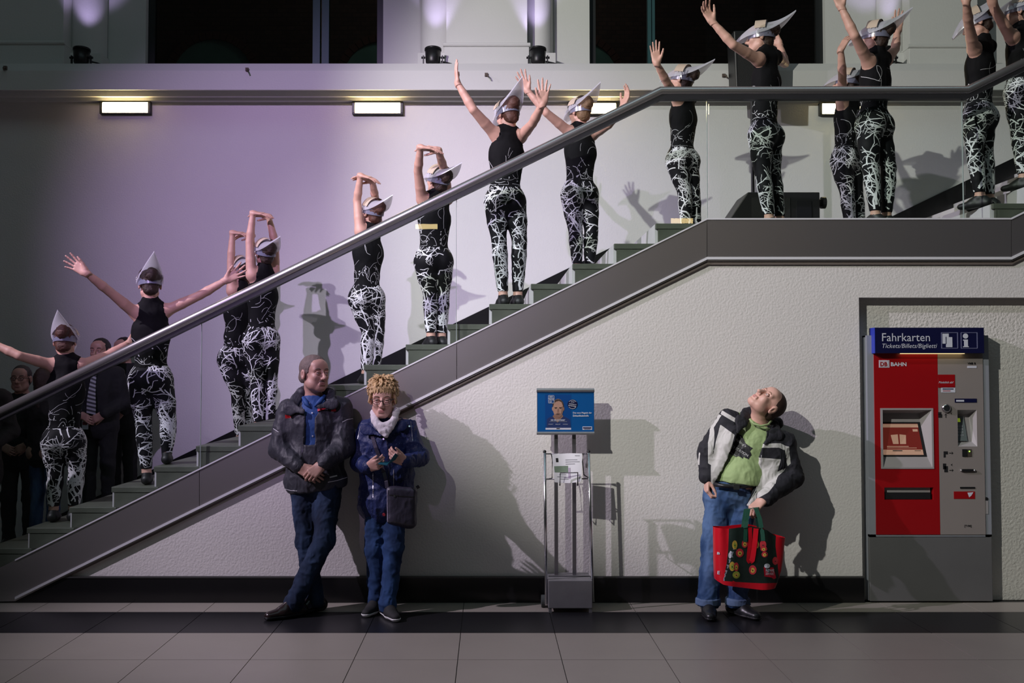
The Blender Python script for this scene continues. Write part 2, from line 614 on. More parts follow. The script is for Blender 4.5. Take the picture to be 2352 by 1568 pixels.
for i in range(7):
    make_step(X2 + TR * i, ZLAND + RI * (i + 1), TR, RI)

# steel cladding of the stringer: one panel per bay
def ss(px, py): 
    p = at(px, py, YS)
    return (p.x, p.z)
def ytop(px):
    if px <= 1622: return 1303 + (502 - 1303) * px / 1622.0
    if px <= 2322: return 502.5
    return 502.5 - (px - 2322) * 0.494
def ybot(px):
    if px <= 1622: return 1380 + (600 - 1380) * (px - 35) / (1622 - 35.0)
    if px <= 2326: return 600.0
    return 600 - (px - 2326) * 0.49
def panel(pa, pb):
    g = 0.002
    p0 = max(pa, 35)
    poly = [ss(p0, ybot(p0)), ss(pb, ybot(pb)), ss(pb, ytop(pb)), ss(p0, ytop(p0))]
    poly = [(x + (g if (k in (0, 3) and pa > 35) else (-g if k in (1, 2) else 0)), max(z, .001)) for k, (x, z) in enumerate(poly)]
    m = MB().prism(poly, YS, YW + .01)
    if pa < 35:
        m.prism([(ss(pa, 1380)[0], .001), poly[0], poly[3], (ss(pa, 1380)[0], ss(pa, ytop(pa))[1])], YS, YW + .01)
    o = m.build('stringer_panel', M_STEEL, stair)
    pp = max(pa, 35)
    def strip(f, d0, d1, nm, m, ya, yb):
        a0, a1 = ss(pp, f(pp) + d0), ss(pb, f(pb) + d0)
        b0, b1 = ss(pp, f(pp) + d1), ss(pb, f(pb) + d1)
        poly = [b0, b1, a1, a0]
        if min(b0[1], b1[1]) < 0: poly = [(x, max(z, 0.001)) for x, z in poly]
        return MB().prism(poly, ya, yb).build(nm, m, o)
    strip(ybot, -10, -4, 'bottom_lip', M_STEEL_LIP, YS - .008, YS)
    strip(ytop, -1.5, 2.0, 'top_lip', M_STEEL_LIP, YS - .006, YS + .025)
    return o
panel(-170, 458); panel(458, 1049); panel(1049, 1624); panel(1624, 2323); panel(2323, 2560)
# dark strip under the steel, its brown standing in for the shade there
def soffit_shade():
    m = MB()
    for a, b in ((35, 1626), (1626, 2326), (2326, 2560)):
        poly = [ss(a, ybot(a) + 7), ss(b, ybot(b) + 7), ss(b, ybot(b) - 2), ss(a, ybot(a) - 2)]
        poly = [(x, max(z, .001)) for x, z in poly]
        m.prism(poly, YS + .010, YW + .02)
    return m.build('soffit_shade_strip', mat('soffit_shade_brown', (0.16, 0.13, 0.115), 0.7, var=0.1), stair)
soffit_shade()
# black skirting climbing the back wall
def skirt():
    m = MB()
    hb = 0.17
    z0 = ZLAND - RI * 18
    m.prism([(XN - TR * 18, 0.01), (XN + .3, ZLAND - .1), (XN, ZLAND + hb), (XN - TR * 18, z0 + hb)], YB - .015, YB + .01)
    m.prism([(XN, ZLAND - .1), (X2, ZLAND - .1), (X2, ZLAND + hb), (XN, ZLAND + hb)], YB - .015, YB + .01)
    m.prism([(X2 - .35, ZLAND), (X2 + TR * 7, ZLAND + RI * 7), (X2 + TR * 7, ZLAND + RI * 8 + hb), (X2 - .35, ZLAND + hb)], YB - .016, YB + .009)
    return m.build('baseboard_back', M_BLACKSTONE)
tag(skirt(), kind='structure')

# ================================================================== balustrade
bal = empty('balustrade', (XN, YG, ZLAND))
tag(bal, 'frameless glass balustrade with a round steel handrail climbing beside the stairs', 'balustrade')
YRAIL = 7.555
def yrail(px):
    if px <= 1518: return 946 + (209 - 946) * px / 1518.0
    if px <= 2221: return 209 + (px - 1518) * -0.002
    return 207.5 - (px - 2221) * 0.487
def hp(px, d=0.0, Y=YRAIL): return at(px, yrail(px) + d, Y)
rp = [hp(-185), hp(500), hp(1518), hp(2221), hp(2600)]
MB().tube(rp, 0.034, 20).build('handrail', M_RAIL, bal, smooth=True)
ch = MB()
for a, b in ((-180, 1518), (1518, 2221), (2221, 2600)):
    p = [hp(a, 20), hp(b, 20), hp(b, 6), hp(a, 6)]
    ch.prism([(q.x, q.z) for q in p], YRAIL - .016, YRAIL + .045)
ch.build('rail_channel', M_CHANNEL, bal)
def glass_panel(pa, pb):
    def gz(px, yfun, d=0):
        q = at(px, yfun(px) + d, YG)
        return (q.x, max(q.z, .002))
    xs = [pa] + [k for k in (1518, 1622, 2221, 2322) if pa < k < pb] + [pb]
    polyb = [gz(p, ytop, 12) for p in xs]
    polyt = [gz(p, yrail, 12) for p in reversed(xs)]
    o = MB().prism(polyb + polyt, YG - .006, YG + .006).build('glass_panel', GLASS, bal)
    # polished edge at the right end of the pane
    q0, q1 = gz(pb, ytop, 0), gz(pb, yrail, 20)
    MB().box(q0[0] - .004, q0[0] + .0005, YG - .0065, YG + .0065, q0[1], q1[1]).build('polished_edge', mat('glass_edge', (0.30, 0.36, 0.34), 0.2, var=0.1), o)
    return o
for a, b in ((-165, 460.5), (462.5, 1048.8), (1050.8, 1625.8), (1627.8, 2214), (2216.5, 2600)):
    glass_panel(a, b)

# ================================================================== lamps on the walls
M_LAMPON = mat('warm_lit_diffuser', (0.9, 0.85, 0.7), 0.5, emit=(1.0, 0.76, 0.36), estr=22.0, var=0.02)
def wall_lamp(x, z, Y, s, label, group):
    """s=-1: faces -y (back wall), s=+1: faces +y"""
    e = empty('wall_lamp', (x, Y, z))
    tag(e, label, 'lamp', group)
    w, h, t = 0.265, 0.066, 0.012
    f = MB()
    y0, y1 = sorted((Y, Y + s * .05))
    f.box(x - w, x + w, y0, y1, z + h - t, z + h).box(x - w, x + w, y0, y1, z - h, z - h + t)
    f.box(x - w, x - w + .03, y0, y1, z - h + t, z + h - t).box(x + w - .03, x + w, y0, y1, z - h + t, z + h - t)
    f.build('frame', M_FRAME, e, bevel=0.003)
    d = MB()
    n = 8
    prof = [(Y + s * .004, z - h + t)]
    for i in range(n + 1):
        a = -pi / 2 + pi * i / n
        prof.append((Y + s * (.045 + .014 * cos(a)), z + (h - t) * sin(a)))
    prof.append((Y + s * .004, z + h - t))
    d.prismx(prof, x - w + .031, x + w - .031)
    d.build('diffuser', M_LAMPON, e)
    return e
lamp_lab = ['wall lamp glowing above the dark-suited spectator with a striped tie',
            'wall lamp glowing above the dancer bending back with clasped hands',
            'wall lamp glowing behind the raised hand of a dancer, above the handrail',
            'wall lamp partly hidden behind the two dancers on the landing']
for i, px in enumerate((283, 866, 1364, 1945)):
    wall_lamp(xat(px, YB), zat(249.5 + i * 1.0, YB), YB, -1, lamp_lab[i], 'recessed lamps along the stair wall')
for i, (px, py) in enumerate(((980, 521), (1565, 508))):
    tot = YG + (YG + 6.0)
    p = at(px, py, tot)
    wall_lamp(p.x, p.z, -6.0, 1, ['wall lamp on the opposite wall mirrored over the back of a stretching dancer', 'wall lamp on the opposite wall mirrored at the top step of the lower flight'][i], 'lamps on the opposite wall')

# glow spill of each lamp onto the cornice comes from the diffusers; uplights on the ledge
def uplight(px, label):
    Y = 10.22
    x = xat(px, Y)
    e = empty('uplight', (x, Y, ZT))
    tag(e, label, 'spotlight', 'uplights on the ledge')
    h = MB()
    h.tube([(x, Y, ZT + .02), (x, Y, ZT + .05), (x, Y + .01, ZT + .18)], 0.08, 20, True, [.062, .075, .083])
    h.build('housing', M_BLACKMETAL, e, smooth=True)
    h = MB()
    h.tube([(x, Y + .01, ZT + .175), (x, Y + .012, ZT + .195)], 0.088, 20)
    h.build('rim', M_BLACKMETAL, e, smooth=True)
    b = MB()
    b.box(x - .105, x - .092, Y - .015, Y + .015, ZT, ZT + .12).box(x + .092, x + .105, Y - .015, Y + .015, ZT, ZT + .12).box(x - .105, x + .105, Y - .015, Y + .015, ZT, ZT + .008)
    b.cyl((x - .12, Y, ZT + .10), (x - .08, Y, ZT + .10), .012, 8).cyl((x + .08, Y, ZT + .10), (x + .12, Y, ZT + .10), .012, 8)
    b.build('bracket', M_BLACKMETAL, e)
    c = MB()
    c.tube([(x + .08, Y + .03, ZT + .07), (x + .16, Y + .02, ZT + .05), (x + .25, Y, ZT + .015), (x + .4, Y + .02, ZT + .008)], .008, 6)
    c.build('cable', M_BLACK, e)
    d = bpy.data.lights.new('uplight_beam', 'SPOT')
    d.energy = 20
    d.color = (0.66, 0.52, 1.0)
    d.spot_size = R(60)
    d.spot_blend = 0.5
    d.shadow_soft_size = 0.05
    l = bpy.data.objects.new('uplight_beam', d)
    put(l, e)
    l.location = (0, 0.012, 0.21)
    l.rotation_euler = (R(180 - 15), 0, 0)
    return e
uplight(176, 'black uplight on the ledge beside the wide pilaster and a dark window')
uplight(993, 'black uplight on the ledge at the foot of the lit column')
uplight(1237, 'black uplight on the ledge between pilaster and brick-dark window')
uplight(2046, 'black uplight on the ledge behind the dancer bending her arms back')

# small hooks on the ledge face
for px, py, hl in ((13, 156, 'rusty hook on the ledge face below the wide pilaster base'), (568, 160, 'rusty hook on the ledge face below the window with the teal mullion'), (1117, 172, 'rusty hook on the ledge face below the pilaster between two uplights'), (1662, 174, 'rusty hook on the ledge face beside the pole-mounted loudspeaker')):
    p = at(px, py, YL)
    m = MB().box(p.x - .016, p.x + .016, YL - .02, YL + .005, p.z - .016, p.z + .016)
    m.tube([(p.x, YL - .02, p.z), (p.x + .01, YL - .07, p.z - .02), (p.x + .02, YL - .075, p.z - .045)], .008, 8)
    o = m.build('wall_hook', mat('rusty_metal', (0.13, 0.10, 0.08), 0.7, 0.4, var=0.3, vscale=40))
    tag(o, hl, 'hook', 'hooks on the ledge')

# ================================================================== speakers on the landing
def speaker_wedge():
    Y0, Y1 = 9.25, 9.66
    xa, xb = xat(1680, Y0), xat(1888, Y0)
    z0 = ZLAND
    z1 = zat(441, Y0)
    e = empty('stage_monitor', ((xa + xb) / 2, Y0, z0))
    tag(e, 'black wedge-shaped stage monitor speaker lying on the landing', 'speaker')
    k = z0 + (z1 - z0) * .55
    MB().prism([(xa, z0 + .004), (xb, z0 + .004), (xb, z1), (xa + .17, z1), (xa, k)], Y0, Y1).build('cabinet', M_BLACK, e, bevel=0.008)
    g = MB().box(xa + .2, xb - .28, Y0 - .008, Y0, z0 + .06, z1 - .05)
    g.build('grille', mat('speaker_grille', (0.02, 0.02, 0.02), 0.6, 0.3, bump=0.003, bscale=150), e)
    MB().box(xb - .22, xb - .08, Y0 - .01, Y0, z0 + .12, z1 - .08).build('handle_recess', mat('dark_recess', (0.03, 0.03, 0.035), 0.3, 0.5, var=0.1), e)
    MB().cyl((xb, Y0 + .12, z1 - .08), (xb + .09, Y0 + .12, z1 - .08), .035, 14).cyl((xb + .05, Y0 + .12, z1 - .08), (xb + .09, Y0 + .12, z1 - .08), .055, 14).build('pole_knob', M_BLACK, e)
    MB().tube([(xb, Y0 + .1, z0 + .2), (xb + .07, Y0 + .08, z0 + .19), (xb + .09, Y0 + .08, z0 + .1), (xb + .07, Y0 + .1, z0 + .012)], .008, 6).build('cable', M_BLACK, e)
speaker_wedge()
def pa_speaker():
    Y0, Y1 = 9.69, 9.97
    xa, xb = xat(1692, Y0), xat(1792, Y0)
    z1, zm = zat(70, Y0), zat(212, Y0)
    e = empty('loudspeaker', ((xa + xb) / 2, (Y0 + Y1) / 2, ZLAND))
    tag(e, 'black loudspeaker on a pole behind a dancer on the landing', 'speaker')
    MB().prism([(xa + .02, zm), (xb - .02, zm), (xb, z1), (xa, z1)], Y0, Y1).build('cabinet', M_BLACK, e, bevel=0.012)
    MB().box(xa + .04, xb - .04, Y0 - .006, Y0 + .004, zm + .05, z1 - .05).build('grille', MATS['speaker_grille'], e)
    xm, ym = (xa + xb) / 2, (Y0 + Y1) / 2
    MB().cyl((xm, ym, ZLAND + .01), (xm, ym, zm), .018, 12).build('pole', M_BLACKMETAL, e)
    MB().cyl((xm, ym, ZLAND + .001), (xm, ym, ZLAND + .02), .13, 24).build('base_plate', M_BLACKMETAL, e)
pa_speaker()
# ================================================================== ticket machine
M_RED = mat('red_enamel', (0.32, 0.004, 0.007), 0.35, var=0.05)
M_GREYP = mat('warm_grey_enamel', (0.27, 0.24, 0.225), 0.45, var=0.05)
M_SILVER = mat('silver_grey_enamel', (0.34, 0.36, 0.40), 0.4, 0.2, var=0.05)
M_PLINTH = mat('grey_steel_plinth', (0.15, 0.15, 0.15), 0.5, 0.2, var=0.08)
M_NAVY = mat('navy_enamel', (0.006, 0.007, 0.045), 0.35, var=0.05)
M_BLUE = mat('bright_blue_edge', (0.03, 0.05, 0.42), 0.4, var=0.05)
M_PALE = mat('pale_print', (0.62, 0.64, 0.72), 0.6, var=0.02)
M_DARK = mat('dark_print', (0.01, 0.01, 0.012), 0.6, var=0.02)
M_PALEGREY = mat('pale_grey_enamel', (0.36, 0.34, 0.34), 0.45, var=0.05)

def rect(m, Y, p0, q0, p1, q1, y0=None, y1=None):
    a, b = at(p0, q1, Y), at(p1, q0, Y)
    return m.box(a.x, b.x, y0 if y0 is not None else Y, y1 if y1 is not None else Y + .01, a.z, b.z)

def R1(name, Y, p0, q0, p1, q1, mm, parent, y0, y1, bevel=0.0):
    return rect(MB(), Y, p0, q0, p1, q1, y0, y1).build(name, mm, parent, bevel=bevel)

def ticket_machine():
    Y = 7.56
    base = at(2136, 1377, Y)
    e = empty('ticket_machine', (base.x, Y, 0))
    tag(e, 'red and grey ticket machine with a navy Fahrkarten header set in a plaster recess', 'ticket machine')
    xa, xb = xat(1998, Y) - .02, xat(2270, Y) + .005
    zt, zm = zat(770, Y), zat(1232, Y)
    b = MB()
    b.box(xa, xb, Y + .088, YR - .003, .012, zt)
    b.box(xa, xa + .012, Y + .03, Y + .088, .012, zt).box(xb - .012, xb, Y + .03, Y + .088, .012, zt).box(xa, xb, Y + .03, Y + .088, zt - .012, zt)
    body = b.build('housing', M_SILVER, e)
    MB().box(xa, xb, Y, Y + .03, .012, zm - .005).build('plinth', M_PLINTH, e, bevel=.003)
    MB().box(xa, xat(2007, Y), Y, Y + .03, zm, zt).box(xat(2257, Y), xb, Y, Y + .03, zm, zt).box(xa, xb, Y, Y + .03, zm, zat(1227, Y)).build('side_frame', M_SILVER, e)
    # red front: four plates around the screen opening, slot opening
    yf = Y - .006
    r = MB()
    X = lambda p: xat(p, Y)
    Z = lambda q: zat(q, Y)
    L, Rr = X(2007), X(2153)
    r.box(L, Rr, yf, Y + .03, Z(937), Z(775)).box(L, Rr, yf, Y + .03, Z(1119), Z(1076)).box(L, Rr, yf, Y + .03, Z(1227), Z(1147))
    r.box(L, X(2020), yf, Y + .03, Z(1076), Z(937)).box(X(2141), Rr, yf, Y + .03, Z(1076), Z(937))
    r.box(L, X(2027), yf, Y + .03, Z(1147), Z(1119)).box(X(2139), Rr, yf, Y + .03, Z(1147), Z(1119))
    r.build('red_front', M_RED, e)
    g = MB()
    L2, R2 = X(2153.5), X(2257)
    g.box(L2, R2, yf, Y + .03, Z(941), Z(775)).box(L2, R2, yf, Y + .03, Z(1227), Z(1025)).box(L2, X(2197), yf, Y + .03, Z(1025), Z(941)).box(X(2241), R2, yf, Y + .03, Z(1025), Z(941))
    g.build('grey_front', M_GREYP, e)
    # screen recess: bezel, funnel walls, tilted screen
    f = MB()
    f.box(X(2020), X(2141), yf - .004, yf + .01, Z(941), Z(937)).box(X(2020), X(2141), yf - .004, yf + .01, Z(1076), Z(1072)).box(X(2020), X(2025), yf - .004, yf + .01, Z(1072), Z(941)).box(X(2137), X(2141), yf - .004, yf + .01, Z(1072), Z(941))
    f.build('screen_bezel', M_PALEGREY, e)
    yk = Y + .085
    a0, a1, a2, a3 = (X(2025), yf, Z(1072)), (X(2137), yf, Z(1072)), (X(2137), yf, Z(941)), (X(2025), yf, Z(941))
    s0, s1, s2, s3 = (X(2027), Y + .020, Z(1049)), (X(2129), Y + .020, Z(1049)), (X(2121), yk - .01, Z(970)), (X(2026), yk - .01, Z(970))
    t2, t3 = (X(2121), yk, Z(950)), (X(2026), yk, Z(950))
    fn = MB().quad(a0, a1, s1, s0).add([a1, a2, t2, s2, s1], [(0, 1, 2, 3, 4)]).quad(s2, t2, t3, s3).add([a0, s0, s3, t3, a3], [(0, 1, 2, 3, 4)]).quad(a3, t3, t2, a2)
    fn.build('screen_funnel', M_PALEGREY, e)
    def sc(u, v, d=0.002):
        p = (Vector(s0) * (1 - u) + Vector(s1) * u) * (1 - v) + (Vector(s3) * (1 - u) + Vector(s2) * u) * v
        return p + Vector((0, -d, d * .3))
    screen = MB().quad(sc(0, 0), sc(1, 0), sc(1, 1), sc(0, 1)).build('screen', M_DARK, e)
    ms = mat('screen_red', (0.10, 0.01, 0.01), 0.3, emit=(0.45, 0.06, 0.04), estr=0.16, var=.02)
    mb = mat('screen_beige', (0.3, 0.2, 0.15), 0.3, emit=(0.75, 0.42, 0.28), estr=0.28, var=.02)
    def sq(u0, v0, u1, v1, m_, d, nm):
        return MB().quad(sc(u0, v0, d), sc(u1, v0, d), sc(u1, v1, d), sc(u0, v1, d)).build(nm, m_, screen)
    sq(.02, .05, .93, .95, ms, .003, 'screen_page')
    sq(.02, .84, .93, .94, mb, .004, 'screen_bar')
    sq(.02, .05, .93, .2, mb, .004, 'screen_bar')
    MB().quad(sc(.27, .36, .005), sc(.40, .36, .005), sc(.41, .64, .005), sc(.24, .62, .005)).build('screen_ticket', mb, screen)
    MB().quad(sc(.43, .36, .005), sc(.57, .36, .005), sc(.60, .62, .005), sc(.45, .64, .005)).build('screen_ticket', mb, screen)
    sq(.12, .28, .62, .30, mb, .005, 'screen_text'); sq(.12, .24, .80, .255, mb, .005, 'screen_text')
    sq(.24, .155, .46, .18, M_DARK, .005, 'screen_text'); sq(.74, .16, .88, .175, M_DARK, .005, 'screen_text')
    sq(.78, .72, .90, .79, mb, .005, 'screen_text')
    # output slot
    R1('output_slot', Y, 2027, 1119, 2139, 1147, M_PALEGREY, e, Y + .02, Y + .028)
    R1('slot_flap', Y, 2029, 1131, 2138, 1146, M_BLACK, e, Y + .004, Y + .02)
    # grey side details
    st = R1('red_sticker', Y, 2153.8, 860, 2192, 890, M_RED, e, yf - .002, yf)
    zd = Vector((0, 0, 1)); xd = Vector((1, 0, 0))
    def tx(s, px, py, w, m_, par, Yp, shear=0.0, h=None, bold=0.0, nm='lettering'):
        return text_obj(nm, s, m_, par, at(px, py, Yp), xd, zd, width=w / F * Yp if w else None, height=h / F * Yp if h else None, shear=shear, bold=bold)
    tx('Pünktlich ab?', 2156, 880, 34, M_PALE, st, yf - .003, .25, bold=.01)
    ws = R1('white_sticker', Y, 2161, 889, 2193, 901, M_PALE, e, yf - .002, yf)
    R1('print_line', Y, 2164, 892, 2189, 894, M_NAVY, ws, yf - .003, yf - .002); R1('print_line', Y, 2164, 896.5, 2182, 898, M_RED, ws, yf - .003, yf - .002)
    R1('display_strip', Y, 2192, 915, 2242, 924, M_NAVY, e, yf - .003, yf)
    R1('display_field', Y, 2195, 918, 2213, 922, M_PALE, e, yf - .004, yf - .003)
    tx('VMB B', 2222, 837, 19, M_DARK, e, yf - .001, bold=.03)
    R1('number_plate', Y, 2221, 840, 2242, 845, M_PALE, e, yf - .002, yf)
    c = at(2171.5, 937, Y)
    MB().tube([(c.x, yf, c.z), (c.x, yf - .012, c.z), (c.x, yf - .02, c.z)], .03, 20, True, [.034, .033, .022]).build('button', M_CHROME, e, smooth=True)
    # card terminal in its own pocket
    yt = Y + .07
    q0, q1, q2, q3 = (X(2197), yf, Z(1025)), (X(2241), yf, Z(1025)), (X(2241), yf, Z(941)), (X(2197), yf, Z(941))
    k0, k1, k2, k3 = (X(2197), Y + .03, Z(1014)), (X(2233), Y + .03, Z(1014)), (X(2233), yt, Z(952)), (X(2197), yt, Z(952))
    MB().quad(q0, q1, k1, k0).quad(q1, q2, k2, k1).quad(k3, k2, q2, q3).quad(k0, k1, k2, k3).quad(q0, k0, k3, q3).build('terminal_pocket', M_PALEGREY, e)
    pin = MB()
    def kk(u, v, d): 
        return (Vector(k0) * (1 - u) + Vector(k1) * u) * (1 - v) + (Vector(k3) * (1 - u) + Vector(k2) * u) * v + Vector((0, -d, 0))
    pd = MB().add([kk(.05, .02, .0), kk(.7, .02, .0), kk(.62, .92, 0), kk(.05, .92, 0), kk(.05, .02, .014), kk(.7, .02, .014), kk(.62, .92, .014), kk(.05, .92, .014)],
                  [(4, 5, 6, 7), (0, 1, 5, 4), (1, 2, 6, 5), (2, 3, 7, 6), (3, 0, 4, 7)]).build('card_terminal', mat('teal_grey_plastic', (0.16, 0.19, 0.20), 0.4, var=.05), e)
    MB().quad(kk(.08, .72, .015), kk(.38, .72, .015), kk(.37, .86, .015), kk(.08, .86, .015)).build('terminal_display', mat('green_display', (0.2, 0.3, 0.02), 0.4, emit=(0.55, 0.75, 0.05), estr=.22, var=.02), pd)
    for i in range(4):
        for j in range(3):
            u, v = .12 + j * .14, .2 + i * .11
            MB().quad(kk(u, v, .016), kk(u + .09, v, .016), kk(u + .09, v + .07, .016), kk(u, v + .07, .016)).build('key', M_SILVER, pd)
    # coin slot, note slots, pictograms
    R1('coin_slot', Y, 2209, 1031, 2220, 1048, M_BLACK, e, yf - .006, yf, .001)
    R1('coin_plate', Y, 2221, 1031, 2230, 1048, mat('brown_plastic', (0.07, 0.055, 0.045), .4, var=.1), e, yf - .004, yf)
    c = at(2225, 1036, Y)
    MB().ball((c.x, yf - .006, c.z), .005).build('indicator_light', mat('green_led', (0.2, 0.8, 0.05), .4, emit=(0.4, 1.0, 0.08), estr=2.5, var=.02), e)
    m = MB()
    for px in (2206, 2236): 
        c = at(px, 1079.5, Y); m.ball((c.x, yf - .008, c.z), .009)
    m.build('slot_cap', M_CHROME, e, smooth=True)
    R1('note_slot', Y, 2208, 1076.5, 2234, 1082, M_BLACK, e, yf - .014, yf, .001)
    R1('card_slot', Y, 2204, 1117.5, 2238, 1121.5, M_BLACK, e, yf - .004, yf, .001)
    s2_ = R1('torn_sticker', Y, 2190, 1128, 2238, 1145, M_RED, e, yf - .002, yf)
    p = [at(a, b, yf - .003) for a, b in ((2222, 1131), (2236, 1130), (2231, 1138), (2226, 1142))]
    MB().add([(q.x, yf - .003, q.z) for q in p], [(0, 1, 2, 3)]).build('torn_patch', M_PALE, s2_)
    for i, (u0, v0, u1, v1) in enumerate(((2153.8, 946, 2161, 952), (2154, 951, 2163, 959), (2166.5, 1036, 2176, 1043), (2166.5, 1043, 2171, 1050), (2165, 1064, 2172, 1077), (2168, 1070, 2176, 1084))):
        R1('pictogram', Y, u0, v0, u1, v1, M_DARK, e, yf - .0012, yf)
    def arrow(px, py, d):
        a = at(px, py, Y)
        s = .014
        m = MB()
        if d == 'up': m.add([(a.x - s * .2, 0, a.z - s), (a.x + s * .2, 0, a.z - s), (a.x + s * .2, 0, a.z + s), (a.x - s * .2, 0, a.z + s), (a.x - s, 0, a.z + .2 * s), (a.x, 0, a.z + 1.3 * s), (a.x + s, 0, a.z + .2 * s), (a.x, 0, a.z + .8 * s)], [(0, 1, 2, 3), (4, 7, 5), (7, 6, 5)])
        elif d == 'r': m.add([(a.x - s, 0, a.z - s * .2), (a.x + s, 0, a.z - .2 * s), (a.x + s, 0, a.z + .2 * s), (a.x - s, 0, a.z + .2 * s), (a.x + .3 * s, 0, a.z + s), (a.x + 1.3 * s, 0, a.z), (a.x + .3 * s, 0, a.z - s), (a.x + .8 * s, 0, a.z)], [(0, 1, 2, 3), (4, 7, 5), (7, 6, 5)])
        else: m.add([(a.x + .5 * s, 0, a.z + .7 * s), (a.x - .6 * s, 0, a.z), (a.x + .5 * s, 0, a.z - .7 * s), (a.x + .1 * s, 0, a.z)], [(0, 1, 3), (1, 2, 3)])
        m.v = [(x, yf - .0012, z) for x, y, z in m.v]
        m.build('arrow_mark', M_DARK, e)
    arrow(2171.5, 955, 'up'); arrow(2184, 949, 'l'); arrow(2183, 1040, 'r'); arrow(2185, 1067, 'l'); arrow(2183.5, 1079.5, 'r')
    tx('[TVM]', 2215, 1211, 16, M_DARK, e, yf - .001, bold=.02)
    c = at(2265.5, 1145, Y)
    MB().cyl((c.x, Y - .004, c.z), (c.x, Y, c.z), .012, 14).build('lock', M_BLACK, e)
    R1('lock_plate', Y, 2262.5, 1150, 2269, 1180, M_PALEGREY, e, Y - .003, Y)
    # DB logo
    lg = R1('logo_plate', Y, 2018, 827, 2042, 844, M_PALE, e, yf - .002, yf, .004)
    R1('logo_field', Y, 2020, 829, 2040.3, 842, M_RED, lg, yf - .003, yf - .002)
    R1('logo_field', Y, 2020.6, 829.6, 2039.7, 841.4, M_PALE, lg, yf - .0035, yf - .003)
    tx('DB', 2022, 840.5, 16, M_RED, lg, yf - .0036, bold=.03, h=9.5)
    tx('BAHN', 2046, 840.6, 36, M_PALE, e, yf - .001, bold=.03, h=9)
    # header sign
    Yh = 7.50
    h = rect(MB(), Yh, 2009.5, 752, 2260, 811, Yh, Y + .05).build('header_sign', M_NAVY, e, bevel=.002)
    rect(MB(), Yh, 2009, 752, 2009.6, 811, Yh - .001, Y + .02).build('blue_edge', M_BLUE, h)
    tx('Fahrkarten', 2026, 783.5, 110, M_PALE, h, Yh - .001, h=18.5)
    tx('Tickets/Billets/Biglietti', 2026.5, 802, 126, M_PALE, h, Yh - .001, .25)
    for p in (2162, 2207):
        m = MB()
        for (a, b, c_, d) in ((p, 763, p + 38, 764.2), (p, 799, p + 38, 800.2), (p, 764.2, p + 1.2, 799), (p + 36.8, 764.2, p + 38, 799)):
            rect(m, Yh, a, b, c_, d, Yh - .0015, Yh)
        m.build('pictogram_frame', mat('dim_blue_print', (0.18, 0.19, 0.32), .6, var=.02), h)
    rect(MB(), Yh, 2165, 766, 2179, 789, Yh - .0015, Yh).build('ticket_mark', M_PALE, h)
    rect(MB(), Yh, 2172, 773, 2173.3, 790, Yh - .0025, Yh).build('ticket_gap', M_NAVY, h)
    rect(MB(), Yh, 2173, 774, 2187, 797, Yh - .002, Yh).build('ticket_mark', M_PALE, h)
    c = at(2217.5, 771.5, Yh)
    MB().cyl((c.x, Yh - .0018, c.z), (c.x, Yh, c.z), .0195, 20).build('info_mark', M_PALE, h)
    m = MB()
    for (a, b, c_, d) in ((2212, 779.5, 2223, 782), (2214.5, 782, 2223, 795), (2212, 795, 2225, 797)):
        rect(m, Yh, a, b, c_, d, Yh - .0015, Yh)
    m.build('info_mark', M_PALE, h)
    # strip lamp under the header
    rect(MB(), Yh + .02, 2070, 811.3, 2215, 812.3, Yh + .015, Yh + .045).build('strip_lamp', mat('warm_strip', (.9, .7, .4), .5, emit=(1.0, .72, .35), estr=1.6, var=.02), e)
ticket_machine()

